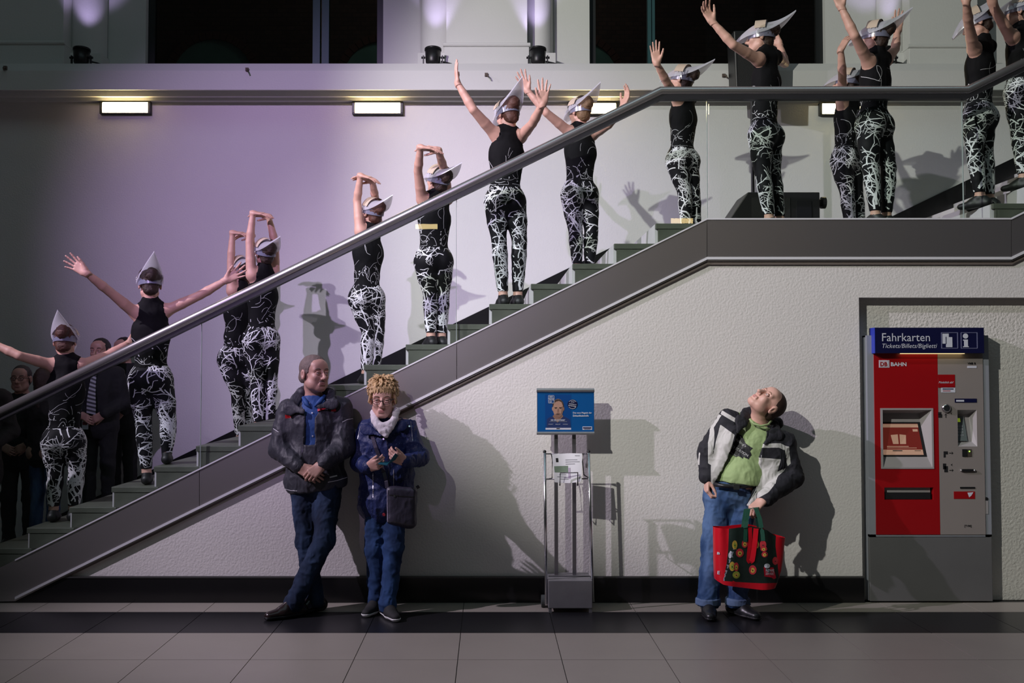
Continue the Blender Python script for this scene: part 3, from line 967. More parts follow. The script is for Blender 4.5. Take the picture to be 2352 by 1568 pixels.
# ================================================================== brochure stand with poster frame
M_ALU = mat('satin_aluminium', (0.55, 0.55, 0.58), 0.35, 0.9, var=.05)
M_GALV = mat('galvanised_sheet', (0.30, 0.30, 0.31), 0.5, 0.6, var=.15, vscale=12, bump=.0004, bscale=80)
M_POSTER = mat('poster_blue', (0.006, 0.09, 0.30), 0.25, var=.06, vscale=3, coat=.5)
def brochure_stand():
    Yf = flr(1300, 1407).y
    Yb2 = Yf + .30
    e = empty('brochure_stand', (xat(1309, Yf), Yf, 0))
    tag(e, 'metal brochure stand on a steel box with a blue magazine poster on top', 'brochure stand')
    xa, xb = xat(1258.5, Yf), xat(1359, Yf)
    zt, z0 = zat(1333, Yf), zat(1397, Yf)
    MB().box(xa, xb, Yf, Yb2, z0, zt).build('ballast_box', M_GALV, e, bevel=.004)
    for x in (xa + .003, xb - .025):
        MB().box(x, x + .022, Yf + .005, Yf + .03, 0, z0).build('foot', M_ALU, e)
    for x in (xa + .003, xb - .025):
        MB().box(x, x + .022, Yb2 - .03, Yb2 - .005, 0, z0).build('foot', M_ALU, e)
    MB().box(xa + .01, xb - .002, Yf + .15, Yf + .158, zt, zt + .004).build('lid_seam', M_DARK, e)
    # wheel
    w = at(1247, 1370, Yf + .18)
    MB().cyl((w.x - .012, w.y, .045), (w.x + .014, w.y, .045), .045, 20).build('wheel', mat('grey_rubber', (0.05, 0.06, 0.055), .7, var=.1), e)
    MB().cyl((w.x + .01, w.y, .045), (xa + .01, w.y, .045), .008, 8).build('axle', M_CHROME, e)
    # posts
    Yp = Yb2 - .1
    for px in (1278, 1319.5):
        a, b = at(px, 1310, Yp), at(px, 996, Yp)
        MB().box(a.x - .0135, a.x + .0135, Yp, Yp + .025, zt, b.z + .1).build('post', mat('brushed_post', (0.30, 0.29, 0.31), .35, .9, var=.05), e)
    # poster frame
    Ys_ = Yp - .03
    pf = rect(MB(), Ys_, 1233.5, 893, 1364.5, 997, Ys_, Ys_ + .022).build('poster_frame', M_ALU, e)
    for (q0, q1) in ((891, 901), (990.5, 998.5)):
        a, b = at(1232.5, q1, Ys_), at(1365, q0, Ys_)
        zc, rr = (a.z + b.z) / 2, (b.z - a.z) / 2
        prof = [(Ys_ + .024, a.z)] + [(Ys_ - .016 * cos(t) , zc + rr * sin(t)) for t in [(-pi / 2 + pi * i / 8) for i in range(9)]] + [(Ys_ + .024, b.z)]
        MB().prismx(prof, a.x, b.x).build('clamp_rail', M_ALU, pf)
    po = rect(MB(), Ys_, 1234.5, 901, 1364, 990.5, Ys_ - .002, Ys_).build('poster', M_POSTER, e)
    def P(nm, a, b, c, d, m_, k): return rect(MB(), Ys_, a, b, c, d, Ys_ - .002 - .0006 * k, Ys_ - .002).build(nm, m_, po)
    def S(cx, cy):   # poster crop coordinates (10.453x, offset 1220,880)
        return (1220 + cx / 10.453, 880 + cy / 10.453)
    def PS(nm, a, b, c, d, m_, k):
        (u0, v0), (u1, v1) = S(a, b), S(c, d)
        return P(nm, u0, v0, u1, v1, m_, k)
    PS('magazine_cover', 335, 270, 958, 1068, mat('cover_blue', (0.006, 0.06, 0.24), .3, var=.05), 1)
    PS('cover_base', 345, 1066, 958, 1112, mat('cover_white', (0.6, 0.58, 0.68), .5, var=.02), 1)
    PS('cover_mark', 606, 1074, 686, 1096, M_DARK, 2)
    def blob(nm, pts, m_, k):
        vs = []
        for cx, cy in pts:
            u, v = S(cx, cy)
            q = at(u, v, Ys_)
            vs.append((q.x, Ys_ - .002 - .0006 * k, q.z))
        return mesh_obj(nm, vs, [tuple(range(len(vs)))[::-1]], m_, po)
    def ell(cx, cy, rx, ry, n=24, a0=0, a1=2 * pi): return [(cx + rx * cos(a0 + (a1 - a0) * i / n), cy + ry * sin(a0 + (a1 - a0) * i / n)) for i in range(n if a1 - a0 > 6.2 else n + 1)]
    msk = mat('portrait_skin', (0.42, 0.24, 0.18), .6, var=.15, vscale=30)
    msh = mat('portrait_shadow', (0.24, 0.13, 0.10), .6, var=.15, vscale=30)
    mha = mat('portrait_hair', (0.05, 0.03, 0.025), .6, var=.2)
    blob('portrait_shirt', [(370, 1060), (380, 860), (430, 820), (520, 790), (630, 940), (760, 780), (860, 830), (930, 880), (950, 1060)], mat('portrait_shirt', (0.008, 0.025, 0.12), .6, var=.1), 2)
    blob('portrait_neck', [(515, 790), (560, 740), (740, 740), (770, 790), (630, 945)], msh, 3)
    blob('portrait_ear', ell(518, 610, 18, 48), msk, 3); blob('portrait_ear', ell(780, 610, 16, 48), msh, 3)
    blob('portrait_head', ell(646, 540, 132, 165, 28, pi, 2 * pi) + [(775, 640), (735, 770), (690, 815), (640, 825), (590, 805), (550, 740), (520, 650)], msk, 4)
    blob('portrait_hair', [(515, 580), (512, 500), (545, 420), (610, 385), (680, 382), (740, 420), (775, 500), (772, 590), (755, 520), (725, 450), (660, 420), (590, 440), (545, 480), (530, 540)], mha, 5)
    blob('portrait_beard', [(560, 740), (600, 730), (625, 700), (665, 700), (700, 725), (738, 700), (730, 775), (690, 815), (640, 825), (590, 805)], msh, 5)
    blob('portrait_cheek', [(735, 560), (775, 540), (770, 650), (735, 730), (715, 690)], msh, 5)
    for cx in (590, 700):
        blob('portrait_eye', ell(cx, 597, 26, 9), mha, 6); blob('portrait_brow', [(cx - 35, 578), (cx + 35, 572), (cx + 35, 584), (cx - 35, 588)], mha, 6)
    blob('portrait_nose', [(640, 600), (655, 600), (672, 685), (618, 688)], msh, 5)
    blob('portrait_mouth', ell(640, 742, 42, 10), mha, 6)
    blob('badge', ell(992, 505, 120, 120, 32), M_NAVY, 3)
    for a0 in (pi * 1.2, pi * .2):
        arc = [(992 + 108 * cos(a0 + 1.9 * i / 12), 505 + 108 * sin(a0 + 1.9 * i / 12)) for i in range(13)] + [(992 + 100 * cos(a0 + 1.9 * i / 12), 505 + 100 * sin(a0 + 1.9 * i / 12)) for i in range(12, -1, -1)]
        blob('badge_arc', arc, M_PALE, 4)
    xd = Vector((1, 0, -.16)); zd = Vector((.16, 0, 1))
    def T(s, cx, cy, w, m_=M_PALE, x=Vector((1, 0, 0)), z=Vector((0, 0, 1)), bold=.02, k=6, hh=None):
        u, v = S(cx, cy)
        return text_obj('lettering', s, m_, po, at(u, v, Ys_ - .002 - .0006 * k), x, z, width=w / 10.453 / F * Ys_, height=hh / 10.453 / F * Ys_ if hh else None, bold=bold, depth=0)
    T('JETZT', 955, 460, 85, x=xd, z=zd); T('KOSTENLOS', 910, 500, 175, x=xd, z=zd); T('MITNEHMEN', 893, 540, 185, x=xd, z=zd)
    T('Das neue Magazin der', 1005, 738, 450, hh=50); T('Einkaufsbahnhöfe', 1005, 800, 375, hh=46)
    T('MEIN', 440, 342, 82, hh=34); T('BAHN', 438, 412, 105, hh=34); T('HOF', 438, 462, 62, hh=34)
    fr = [(412, 288, 552, 296), (412, 288, 420, 350), (544, 288, 552, 350), (404, 356, 562, 366), (412, 372, 420, 480), (544, 372, 552, 480), (412, 472, 552, 480)]
    for a, b, c, d in fr: PS('title_frame', a, b, c, d, M_PALE, 6)
    T('DER WEG ZUR FREIHEIT', 475, 900, 340, hh=34, k=7)
    for cx, s in ((415, 'FAHRT'), (585, 'EINKAUF'), (760, 'AUSFLUG')): T(s, cx, 992, 115, hh=18, bold=0)
    PS('title_rule', 440, 917, 860, 920, M_PALE, 6)
    lg = PS('logo_plate', 1232, 1036, 1460, 1114, mat('cover_white', (0.6, 0.58, 0.68), .5, var=.02), 2)
    PS('logo_bar', 1242, 1055, 1444, 1085, M_NAVY, 3); PS('logo_line', 1275, 1096, 1420, 1106, M_NAVY, 3)
    # side tubes and wire tray
    Yt = Yf + .04
    for (pt, pb, qb) in ((1251, 1255, 1387), (1352, 1358, 1330)):
        a, b = at(pt, 1037, Yt), at(pb, qb, Yt)
        if qb < 1350: b = Vector((b.x + .012, b.y, .07))
        MB().cyl(b, a, .011, 12).build('side_tube', M_CHROME, e, smooth=True)
        MB().ball(a, .013).build('tube_cap', M_BLACK, e, smooth=True)
    def wire(nm, pts, r=.0045): 
        MB().tube([at(px, py, y) for px, py, y in pts], r, 6).build(nm, mat('dark_wire', (0.12, 0.12, 0.13), .3, .9, var=.05), e, smooth=True)
    wire('wire', [(1252, 1042, Yt), (1266, 1042, Yt + .02), (1269, 1055, Yt + .02), (1268, 1098, Yt), (1255, 1100, Yt)])
    wire('wire', [(1351, 1042, Yt), (1339, 1042, Yt + .02), (1338, 1060, Yt + .02), (1341, 1090, Yt), (1355, 1099, Yt)])
    wire('wire', [(1256, 1100, Yt), (1356, 1099, Yt)])
    wire('wire', [(1252, 1042, Yt + .02), (1351, 1042, Yt + .02)])
    wire('wire_stop', [(1286, 1114, Yt - .058), (1287, 1086, Yt - .062), (1327, 1085, Yt - .062), (1327, 1114, Yt - .058)], .005)
    wire('wire', [(1286, 1114, Yt - .058), (1286, 1114, Yt + .004), (1286, 1100, Yt + .004)]); wire('wire', [(1327, 1114, Yt - .058), (1327, 1114, Yt + .004), (1327, 1099.5, Yt + .004)])
    # sheets of paper lying in the tray
    M_PAPER = mat('white_paper', (0.78, 0.77, 0.82), .6, var=.03)
    def sheet(shift, lab):
        nx, ny = 12, 14
        vs, fs = [], []
        for j in range(ny + 1):
            for i in range(nx + 1):
                u, v = i / nx, j / ny
                px = 1270 + 67 * u + 3 * v * (1 - 2 * u) * .3 + shift * 2 - 2 + 5 * v * (u > -1) * (1 - u) 
                py = 1043 + 64 * v + 3 * sin(u * pi) * (1 if v > .5 else -.4) * abs(v - .5) * 2 - 2 * u
                p = at(px, py, Yt - .005 - .028 * v + .012 * sin(u * pi * 1.3 + .4) - shift * .004)
                vs.append(p)
        for j in range(ny):
            for i in range(nx):
                a = j * (nx + 1) + i
                fs.append((a, a + nx + 1, a + nx + 2, a + 1))
        o = mesh_obj('leaflet', vs, fs, M_PAPER, None, True)
        return o, vs, nx
    o, vs, nx = sheet(0, '')
    tag(o, 'white printed sheet curling at the back of the wire tray', 'paper')
    o, vs, nx = sheet(1, '')
    tag(o, 'white leaflet with a green and lilac picture lying in the wire tray', 'paper')
    def pg(nm, i0, j0, i1, j1, m_):
        sub, fs = [], []
        w = i1 - i0 + 1
        for j in range(j0, j1 + 1):
            for i in range(i0, i1 + 1):
                sub.append(Vector(vs[j * (nx + 1) + i]) + Vector((0, -.0012, 0)))
        for j in range(j1 - j0):
            for i in range(i1 - i0):
                a = j * w + i
                fs.append((a, a + w, a + w + 1, a + 1))
        mesh_obj(nm, sub, fs, m_, o, True)
    pg('printed_picture', 0, 6, 6, 9, mat('leaflet_green', (0.20, 0.27, 0.20), .6, var=.5, vscale=15))
    pg('printed_picture', 6, 7, 7, 12, mat('leaflet_lilac', (0.5, 0.42, 0.55), .6, var=.1))
    pg('printed_logo', 1, 2, 2, 4, M_DARK)
    mg = mat('grey_print', (0.3, 0.3, 0.33), .6, var=.1)
    def thin(j, i0, i1, f=0.3):
        A = [Vector(vs[j * (nx + 1) + i]) + Vector((0, -.0015, 0)) for i in range(i0, i1 + 1)]
        B = [a + Vector((0, 0, -.005)) for a in A]
        n = len(A)
        mesh_obj('print_line', A + B, [(k, k + n, k + n + 1, k + 1) for k in range(n - 1)], mg, o)
    thin(1, 9, 11); thin(3, 5, 10); thin(4, 5, 11); thin(5, 5, 9); thin(10, 2, 5); thin(11, 1, 5); thin(12, 2, 6)
brochure_stand()
# ================================================================== sculpting toolkit: smooth blended volumes meshed by surface nets
def npv(v): return np.array((v[0], v[1], v[2]), dtype=np.float64)
def nrm(v):
    v = npv(v)
    return v / max(np.linalg.norm(v), 1e-9)

def cap(a, b, ra, rb=None, k=0.02, n=None, f=1.0):
    return dict(t='c', a=npv(a), b=npv(b), ra=ra, rb=ra if rb is None else rb, k=k, n=None if n is None else nrm(n), f=f)
def ell(c, r, M=None, k=0.02):
    return dict(t='e', c=npv(c), r=npv(r), M=np.eye(3) if M is None else M, k=k)

def prim_bounds(p, inf=0.0):
    if p['t'] == 'c':
        r = max(p['ra'], p['rb']) * max(1.0, p['f']) + inf
        return np.minimum(p['a'], p['b']) - r, np.maximum(p['a'], p['b']) + r
    r = max(p['r']) + inf
    return p['c'] - r, p['c'] + r

def prim_sdf(p, X, Y, Z, inf=0.0):
    if p['t'] == 'c':
        a, b = p['a'], p['b']
        d = b - a
        dd = max(float(d @ d), 1e-12)
        x, y, z = X - a[0], Y - a[1], Z - a[2]
        t = np.clip((x * d[0] + y * d[1] + z * d[2]) / dd, 0, 1)
        x, y, z = x - t * d[0], y - t * d[1], z - t * d[2]
        q = x * x + y * y + z * z
        if p['n'] is not None and p['f'] != 1.0:
            n = p['n']
            qn = x * n[0] + y * n[1] + z * n[2]
            q = q + qn * qn * (1.0 / p['f'] ** 2 - 1.0)
        return (np.sqrt(q) - (p['ra'] + t * (p['rb'] - p['ra']) + inf)) * min(1.0, p['f'])
    M, r = p['M'], p['r'] + inf
    x, y, z = X - p['c'][0], Y - p['c'][1], Z - p['c'][2]
    u = (x * M[0, 0] + y * M[0, 1] + z * M[0, 2])
    v = (x * M[1, 0] + y * M[1, 1] + z * M[1, 2])
    w = (x * M[2, 0] + y * M[2, 1] + z * M[2, 2])
    k0 = np.sqrt((u / r[0]) ** 2 + (v / r[1]) ** 2 + (w / r[2]) ** 2)
    k1 = np.sqrt((u / r[0] ** 2) ** 2 + (v / r[1] ** 2) ** 2 + (w / r[2] ** 2) ** 2)
    return np.where(k1 > 1e-6, k0 * (k0 - 1.0) / np.maximum(k1, 1e-6), -min(r))

_OFF = np.array([(i, j, k) for i in (0, 1) for j in (0, 1) for k in (0, 1)])
_EDG = [(a, b) for a in range(8) for b in range(a + 1, 8) if np.abs(_OFF[a] - _OFF[b]).sum() == 1]

def surface_nets(F_, lo, h):
    s = F_ < 0
    c = np.zeros(tuple(n - 1 for n in F_.shape), np.int8)
    for o in _OFF:
        c += s[o[0]:s.shape[0] - 1 + o[0], o[1]:s.shape[1] - 1 + o[1], o[2]:s.shape[2] - 1 + o[2]]
    act = (c > 0) & (c < 8)
    I = np.argwhere(act)
    idx = np.full(act.shape, -1, np.int32)
    idx[act] = np.arange(len(I))
    vals = np.stack([F_[I[:, 0] + o[0], I[:, 1] + o[1], I[:, 2] + o[2]] for o in _OFF], 1)
    acc = np.zeros((len(I), 3)); cnt = np.zeros(len(I))
    for a, b in _EDG:
        va, vb = vals[:, a], vals[:, b]
        cr = (va < 0) != (vb < 0)
        t = np.where(cr, va / np.where(np.abs(va - vb) < 1e-9, 1e-9, va - vb), 0)
        acc += np.where(cr[:, None], _OFF[a] + t[:, None] * (_OFF[b] - _OFF[a]), 0)
        cnt += cr
    V = (I + acc / np.maximum(cnt, 1)[:, None]) * h + lo
    faces = []
    for ax in range(3):
        sl0 = [slice(1, -1)] * 3; sl1 = [slice(1, -1)] * 3
        sl0[ax] = slice(0, -1); sl1[ax] = slice(1, None)
        A, B = s[tuple(sl0)], s[tuple(sl1)]
        E = np.argwhere(A != B)
        if not len(E): continue
        base = E.copy()
        o1, o2 = [a for a in range(3) if a != ax]
        base[:, o1] += 1; base[:, o2] += 1
        def cell(d1, d2):
            q = base.copy()
            q[:, o1] -= d1; q[:, o2] -= d2
            return idx[q[:, 0], q[:, 1], q[:, 2]]
        q = np.stack([cell(1, 1), cell(0, 1), cell(0, 0), cell(1, 0)], 1)
        inside = A[E[:, 0], E[:, 1], E[:, 2]]
        flip = inside if ax != 1 else ~inside
        q[~flip] = q[~flip][:, ::-1]
        faces.append(q)
    Q = np.concatenate(faces) if faces else np.zeros((0, 4), int)
    Q = Q[(Q >= 0).all(1)]
    return V, Q

def sculpt(prims, h, inf=0.0, cuts=(), subs=(), lo=None, hi=None, clipper=None):
    """prims: list of volumes blended together; cuts: (point, normal) keep the side the normal points away from;
    subs: volumes carved away.  returns verts, quads"""
    bs = [prim_bounds(p, inf) for p in prims]
    l = np.min([b[0] for b in bs], 0) - 2.5 * h if lo is None else npv(lo)
    g = np.max([b[1] for b in bs], 0) + 2.5 * h if hi is None else npv(hi)
    n = np.ceil((g - l) / h).astype(int) + 1
    ax = [l[i] + h * np.arange(n[i]) for i in range(3)]
    G = np.full(tuple(n), 0.5, np.float32)
    for p, (a, b) in zip(prims, bs):
        m = p['k'] + 2 * h
        i0 = np.maximum(np.floor((a - m - l) / h).astype(int), 0)
        i1 = np.minimum(np.ceil((b + m - l) / h).astype(int) + 1, n)
        if (i1 <= i0).any(): continue
        X = ax[0][i0[0]:i1[0], None, None]; Y = ax[1][None, i0[1]:i1[1], None]; Z = ax[2][None, None, i0[2]:i1[2]]
        d = prim_sdf(p, X, Y, Z, inf)
        S = G[i0[0]:i1[0], i0[1]:i1[1], i0[2]:i1[2]]
        k = p['k']
        hh = np.maximum(k - np.abs(S - d), 0) / k
        G[i0[0]:i1[0], i0[1]:i1[1], i0[2]:i1[2]] = np.minimum(S, d) - hh * hh * k * 0.25
    for p in subs:
        a, b = prim_bounds(p)
        m = 2 * h + p['k']
        i0 = np.maximum(np.floor((a - m - l) / h).astype(int), 0)
        i1 = np.minimum(np.ceil((b + m - l) / h).astype(int) + 1, n)
        if (i1 <= i0).any(): continue
        X = ax[0][i0[0]:i1[0], None, None]; Y = ax[1][None, i0[1]:i1[1], None]; Z = ax[2][None, None, i0[2]:i1[2]]
        d = -prim_sdf(p, X, Y, Z)
        S = G[i0[0]:i1[0], i0[1]:i1[1], i0[2]:i1[2]]
        k = p['k']
        hh = np.maximum(k - np.abs(S - d), 0) / k
        G[i0[0]:i1[0], i0[1]:i1[1], i0[2]:i1[2]] = np.maximum(S, d) + hh * hh * k * 0.25
    X = ax[0][:, None, None]; Y = ax[1][None, :, None]; Z = ax[2][None, None, :]
    for pt, nn in cuts:
        nn = nrm(nn); pt = npv(pt)
        G = np.maximum(G, (X - pt[0]) * nn[0] + (Y - pt[1]) * nn[1] + (Z - pt[2]) * nn[2])
    if clipper is not None:
        G = np.maximum(G, clipper(X, Y, Z))
    G[0] = G[-1] = 0.1; G[:, 0] = G[:, -1] = 0.1; G[:, :, 0] = G[:, :, -1] = 0.1
    return surface_nets(G, l, h)

def vnoise(P, sc, seed=0):
    rs = np.random.RandomState(seed)
    T = rs.rand(32, 32, 32).astype(np.float32)
    q = P * sc + 100.0
    i = np.floor(q).astype(int)
    f = q - i
    f = f * f * (3 - 2 * f)
    out = 0
    for a in (0, 1):
        for b in (0, 1):
            for c in (0, 1):
                w = (f[:, 0] if a else 1 - f[:, 0]) * (f[:, 1] if b else 1 - f[:, 1]) * (f[:, 2] if c else 1 - f[:, 2])
                out = out + w * T[(i[:, 0] + a) % 32, (i[:, 1] + b) % 32, (i[:, 2] + c) % 32]
    return out

def vnormals(V, Q):
    n = np.cross(V[Q[:, 2]] - V[Q[:, 0]], V[Q[:, 3]] - V[Q[:, 1]])
    N = np.zeros_like(V)
    for i in range(4):
        np.add.at(N, Q[:, i], n)
    return N / np.maximum(np.linalg.norm(N, axis=1, keepdims=True), 1e-12)

def wrinkle(V, Q, amp, sc, seed, stretch=(1, 1, 1)):
    """cloth folds: ridged noise pushed along the normals"""
    N = vnormals(V, Q)
    P = V * np.array(stretch)[None]
    a = vnoise(P, sc * .6, seed) - .5
    c = vnoise(P[:, [1, 2, 0]], sc * .8, seed + 3) - .5
    W = P + np.stack([a, c, -a], 1) * (.9 / sc)
    r1 = (1 - np.abs(2 * vnoise(W, sc, seed + 1) - 1)) ** 2
    r2 = (1 - np.abs(2 * vnoise(W * np.array((1.3, 1.3, .8)), sc * 2.3, seed + 2) - 1)) ** 2
    return V + N * (amp * (a * 1.0 + (r1 - .45) * .9 + (r2 - .45) * .45))[:, None]

def frame(fwd, up=(0, 0, 1)):
    """rows: right, forward, up of a head or torso looking along fwd"""
    f = nrm(fwd)
    r = nrm(np.cross(f, npv(up)))
    u = np.cross(r, f)
    return np.stack([r, f, u])

def loc(O, M, p):
    return npv(O) + p[0] * M[0] + p[1] * M[1] + p[2] * M[2]

# ------------------------------------------------------------------ anatomy
def head_prims(O, M, s=1.0, male=False):
    L = lambda x, y, z: loc(O, M, (x * s, y * s, z * s))
    E = lambda c, r, k=.02: ell(L(*c), npv(r) * s, M, k * s)
    C = lambda a, b, ra, rb, k=.015: cap(L(*a), L(*b), ra * s, rb * s, k * s)
    w = 1.04 if male else 1.0
    P = [E((0, -.018, .034), (.077 * w, .097, .084)), E((0, .022, -.035), (.060 * w, .066, .078)),
         E((0, .056, -.092), (.028 * w, .028, .022)), C((-.050 * w, .004, -.062), (-.018, .058, -.095), .020, .018, .025), C((.050 * w, .004, -.062), (.018, .058, -.095), .020, .018, .025),
         E((-.036, .062, -.022), (.024, .022, .022)), E((.036, .062, -.022), (.024, .022, .022)),
         C((-.046, .068, .024), (.046, .068, .024), .0125, .0125, .02), E((0, .055, .055), (.055, .03, .03), .03),
         C((0, .086, .012), (0, .112, -.030), .0080, .0135 if male else .0115, .010), C((-.011, .095, -.036), (.011, .095, -.036), .0095, .0095, .008),
         C((-.020, .084, -.063), (.020, .084, -.063), .0075, .0075, .008), C((-.016, .082, -.073), (.016, .082, -.073), .0085, .0085, .008),
         E((-.080 * w, -.014, -.006), (.010, .021, .034), .008), E((.080 * w, -.014, -.006), (.010, .021, .034), .008)]
    if male:
        P += [E((-.045, .030, -.070), (.022, .030, .026), .03), E((.045, .030, -.070), (.022, .030, .026), .03)]
    S = [ell(L(-.032, .095, .004), npv((.0200, .0175, .0120)) * s, M, .012 * s), ell(L(.032, .095, .004), npv((.0200, .0175, .0120)) * s, M, .012 * s),
         cap(L(-.021, .089, -.036), L(-.031, .078, -.066), .0028 * s, .0035 * s, .007 * s), cap(L(.021, .089, -.036), L(.031, .078, -.066), .0028 * s, .0035 * s, .007 * s),
         cap(L(-.014, .088, -.086), L(.014, .088, -.086), .004 * s, .004 * s, .008 * s),
         cap(L(-.019, .097, -.068), L(.019, .097, -.068), .0035 * s, .0035 * s, .004 * s),
         ell(L(-.088 * w, -.008, -.004), npv((.006, .009, .017)) * s, M, .004 * s), ell(L(.088 * w, -.008, -.004), npv((.006, .009, .017)) * s, M, .004 * s)]
    return P, S

def face_parts(parent, O, M, s=1.0, iris=(0.10, 0.12, 0.13), lipcol=(0.40, 0.17, 0.15), browcol=(0.10, 0.07, 0.05), brow=True, skin=None, head=None):
    L = lambda x, y, z: loc(O, M, (x * s, y * s, z * s))
    bvh = BVHTree.FromPolygons([Vector(v) for v in head[0]], [tuple(int(i) for i in q) for q in head[1]]) if head else None
    def on(x, z, y, sink):
        """point on the face at (x, z), pushed in by sink"""
        if bvh is None: return L(x, y, z)
        h = bvh.ray_cast(Vector(L(x, .25, z)), Vector(-M[1]))
        return npv(h[0]) - M[1] * sink * s if h[0] is not None else L(x, y, z)
    for sx in (-1, 1):
        e = ball_mesh('eye', L(sx * .032, .0765, .003), .0122 * s, mat('eye_white', (0.62, 0.58, 0.56), .2, var=.02), parent)
        ball_mesh('iris', L(sx * .032, .0838, .003), .0060 * s, mat('iris_%d' % int(iris[2] * 100), iris, .15, var=.2), e)
        ball_mesh('pupil', L(sx * .032, .0874, .003), .0030 * s, M_DARK, e)
        lid = MB()
        lid.tube([L(sx * .032 - .0175, .078, .003), L(sx * .032 - .009, .0865, .0090), L(sx * .032 + .009, .0865, .0090), L(sx * .032 + .0175, .078, .003)], .005, 8, True, [.003 * s, .0052 * s, .0052 * s, .003 * s])
        lid.tube([L(sx * .032 - .0175, .078, .002), L(sx * .032 - .008, .0855, -.0055), L(sx * .032 + .008, .0855, -.0055), L(sx * .032 + .0175, .078, .002)], .005, 8, True, [.0025 * s, .0042 * s, .0042 * s, .0025 * s])
        lid.build('eyelid', skin or M_SKIN, parent, smooth=True)
        if brow:
            b = MB()
            b.tube([on(sx * .052, .024, .074, .001), on(sx * .044, .0285, .08, .001), on(sx * .034, .0300, .083, .001), on(sx * .024, .0285, .085, .001), on(sx * .015, .0245, .087, .001)], .004 * s, 6, True, [.0018 * s, .0040 * s, .0046 * s, .0044 * s, .003 * s])
            b.build('eyebrow', mat('brow_%d' % int(browcol[0] * 1000), browcol, .8, var=.3, vscale=60), parent, smooth=True)
    m = MB()
    m.tube([on(-.024, -.0665, .083, .002), on(-.016, -.0650, .087, .0015), on(-.007, -.0630, .0905, .0012), on(0, -.0642, .0915, .0012), on(.007, -.0630, .0905, .0012), on(.016, -.0650, .087, .0015), on(.024, -.0665, .083, .002)], .004, 8, True, [.0015 * s, .0030 * s, .0038 * s, .0034 * s, .0038 * s, .0030 * s, .0015 * s])
    m.tube([on(-.021, -.0695, .083, .002), on(-.010, -.0728, .09, .0015), on(0, -.0738, .091, .0013), on(.010, -.0728, .09, .0015), on(.021, -.0695, .083, .002)], .004, 8, True, [.0015 * s, .0040 * s, .0048 * s, .0040 * s, .0015 * s])
    m.build('lips', mat('lips_%d' % int(lipcol[0] * 100), lipcol, .45, var=.1), parent, smooth=True)
    return on

def ball_mesh(name, c, r, m, parent):
    return MB().ball(c, r, 12, 8).build(name, m, parent, smooth=True)

def hand_prims(wr, dirv, palm, side, curl=(.2, .2, .2, .2), spread=.10, thumb=(.6, .25), s=1.0):
    """wr wrist, dirv wrist->knuckles, palm = normal out of the palm, side=+1 thumb towards dirv x palm"""
    d = nrm(dirv)
    n = nrm(npv(palm) - d * (npv(palm) @ d))
    a = np.cross(d, n) * side
    wr = npv(wr)
    P = [cap(wr - d * .02 * s, wr + d * .015 * s, .024 * s, .026 * s, .02, n, .72)]
    K = []
    for i in range(4):
        off = (.030, .010, -.010, -.029)[i] * s
        ln = (.088, .092, .086, .078)[i] * s
        kn = wr + a * off + d * ln
        K.append(kn)
        P.append(cap(wr + a * off * .75 + d * .018 * s, kn, .0135 * s, .0115 * s, .014, n, .85))
    lens = ((.042, .026, .022), (.046, .030, .024), (.042, .028, .023), (.033, .021, .020))
    for i in range(4):
        ang = (1.5, .5, -.5, -1.5)[i] * spread
        fd = d * cos(ang) + a * sin(ang)
        p = K[i]
        c = curl[i] if hasattr(curl, '__len__') else curl
        tot = 0
        for j in range(3):
            tot += c * (1.0, 1.1, .7)[j]
            q = p + (fd * cos(tot) + n * sin(tot)) * lens[i][j] * s
            r0, r1 = ((.0092, .0085), (.0085, .0078), (.0078, .0066))[j]
            if i == 3: r0, r1 = r0 * .88, r1 * .88
            P.append(cap(p, q, r0 * s, r1 * s, .004))
            p = q
    t0 = wr + a * .022 * s + d * .018 * s + n * .006 * s
    td = d * cos(thumb[0]) + a * sin(thumb[0]) + n * thumb[1]
    td = nrm(td)
    t1 = t0 + td * .042 * s
    td2 = nrm(td * .8 + d * .45 + n * thumb[1] * .6)
    t2 = t1 + td2 * .034 * s
    t3 = t2 + nrm(td2 + d * .2) * .026 * s
    P += [cap(t0, t1, .0165 * s, .0115 * s, .012), cap(t1, t2, .0108 * s, .0098 * s, .005), cap(t2, t3, .0096 * s, .0075 * s, .004)]
    return P

def arm_prims(sh, el, wr, s=1.0, male=False, k=.007):
    g = (1.22 if male else 1.0) * s
    sh, el, wr = npv(sh), npv(el), npv(wr)
    fa = wr - el
    m = sh + (el - sh) * .45
    e2 = el + fa * .30
    e3 = el + fa * .65
    return [cap(sh, m, .046 * g, .0425 * g, .03), cap(m, el, .0425 * g, .0345 * g, k), cap(el, e2, .0345 * g, .0365 * g, k), cap(e2, e3, .0365 * g, .030 * g, k), cap(e3, wr, .030 * g, .0235 * g, k)]

def leg_prims(hip, kn, an, s=1.0, male=False):
    g = (1.06 if male else 1.0) * s
    hip, kn, an = npv(hip), npv(kn), npv(an)
    th, cf = kn - hip, an - kn
    a, b, c = hip + th * .5, kn + cf * .28, kn + cf * .62
    return [cap(hip, a, .088 * g, .077 * g, .04), cap(a, kn, .077 * g, .055 * g, .01), cap(kn, b, .055 * g, .056 * g, .01), cap(b, c, .056 * g, .046 * g, .01), cap(c, an, .046 * g, .035 * g, .01)]

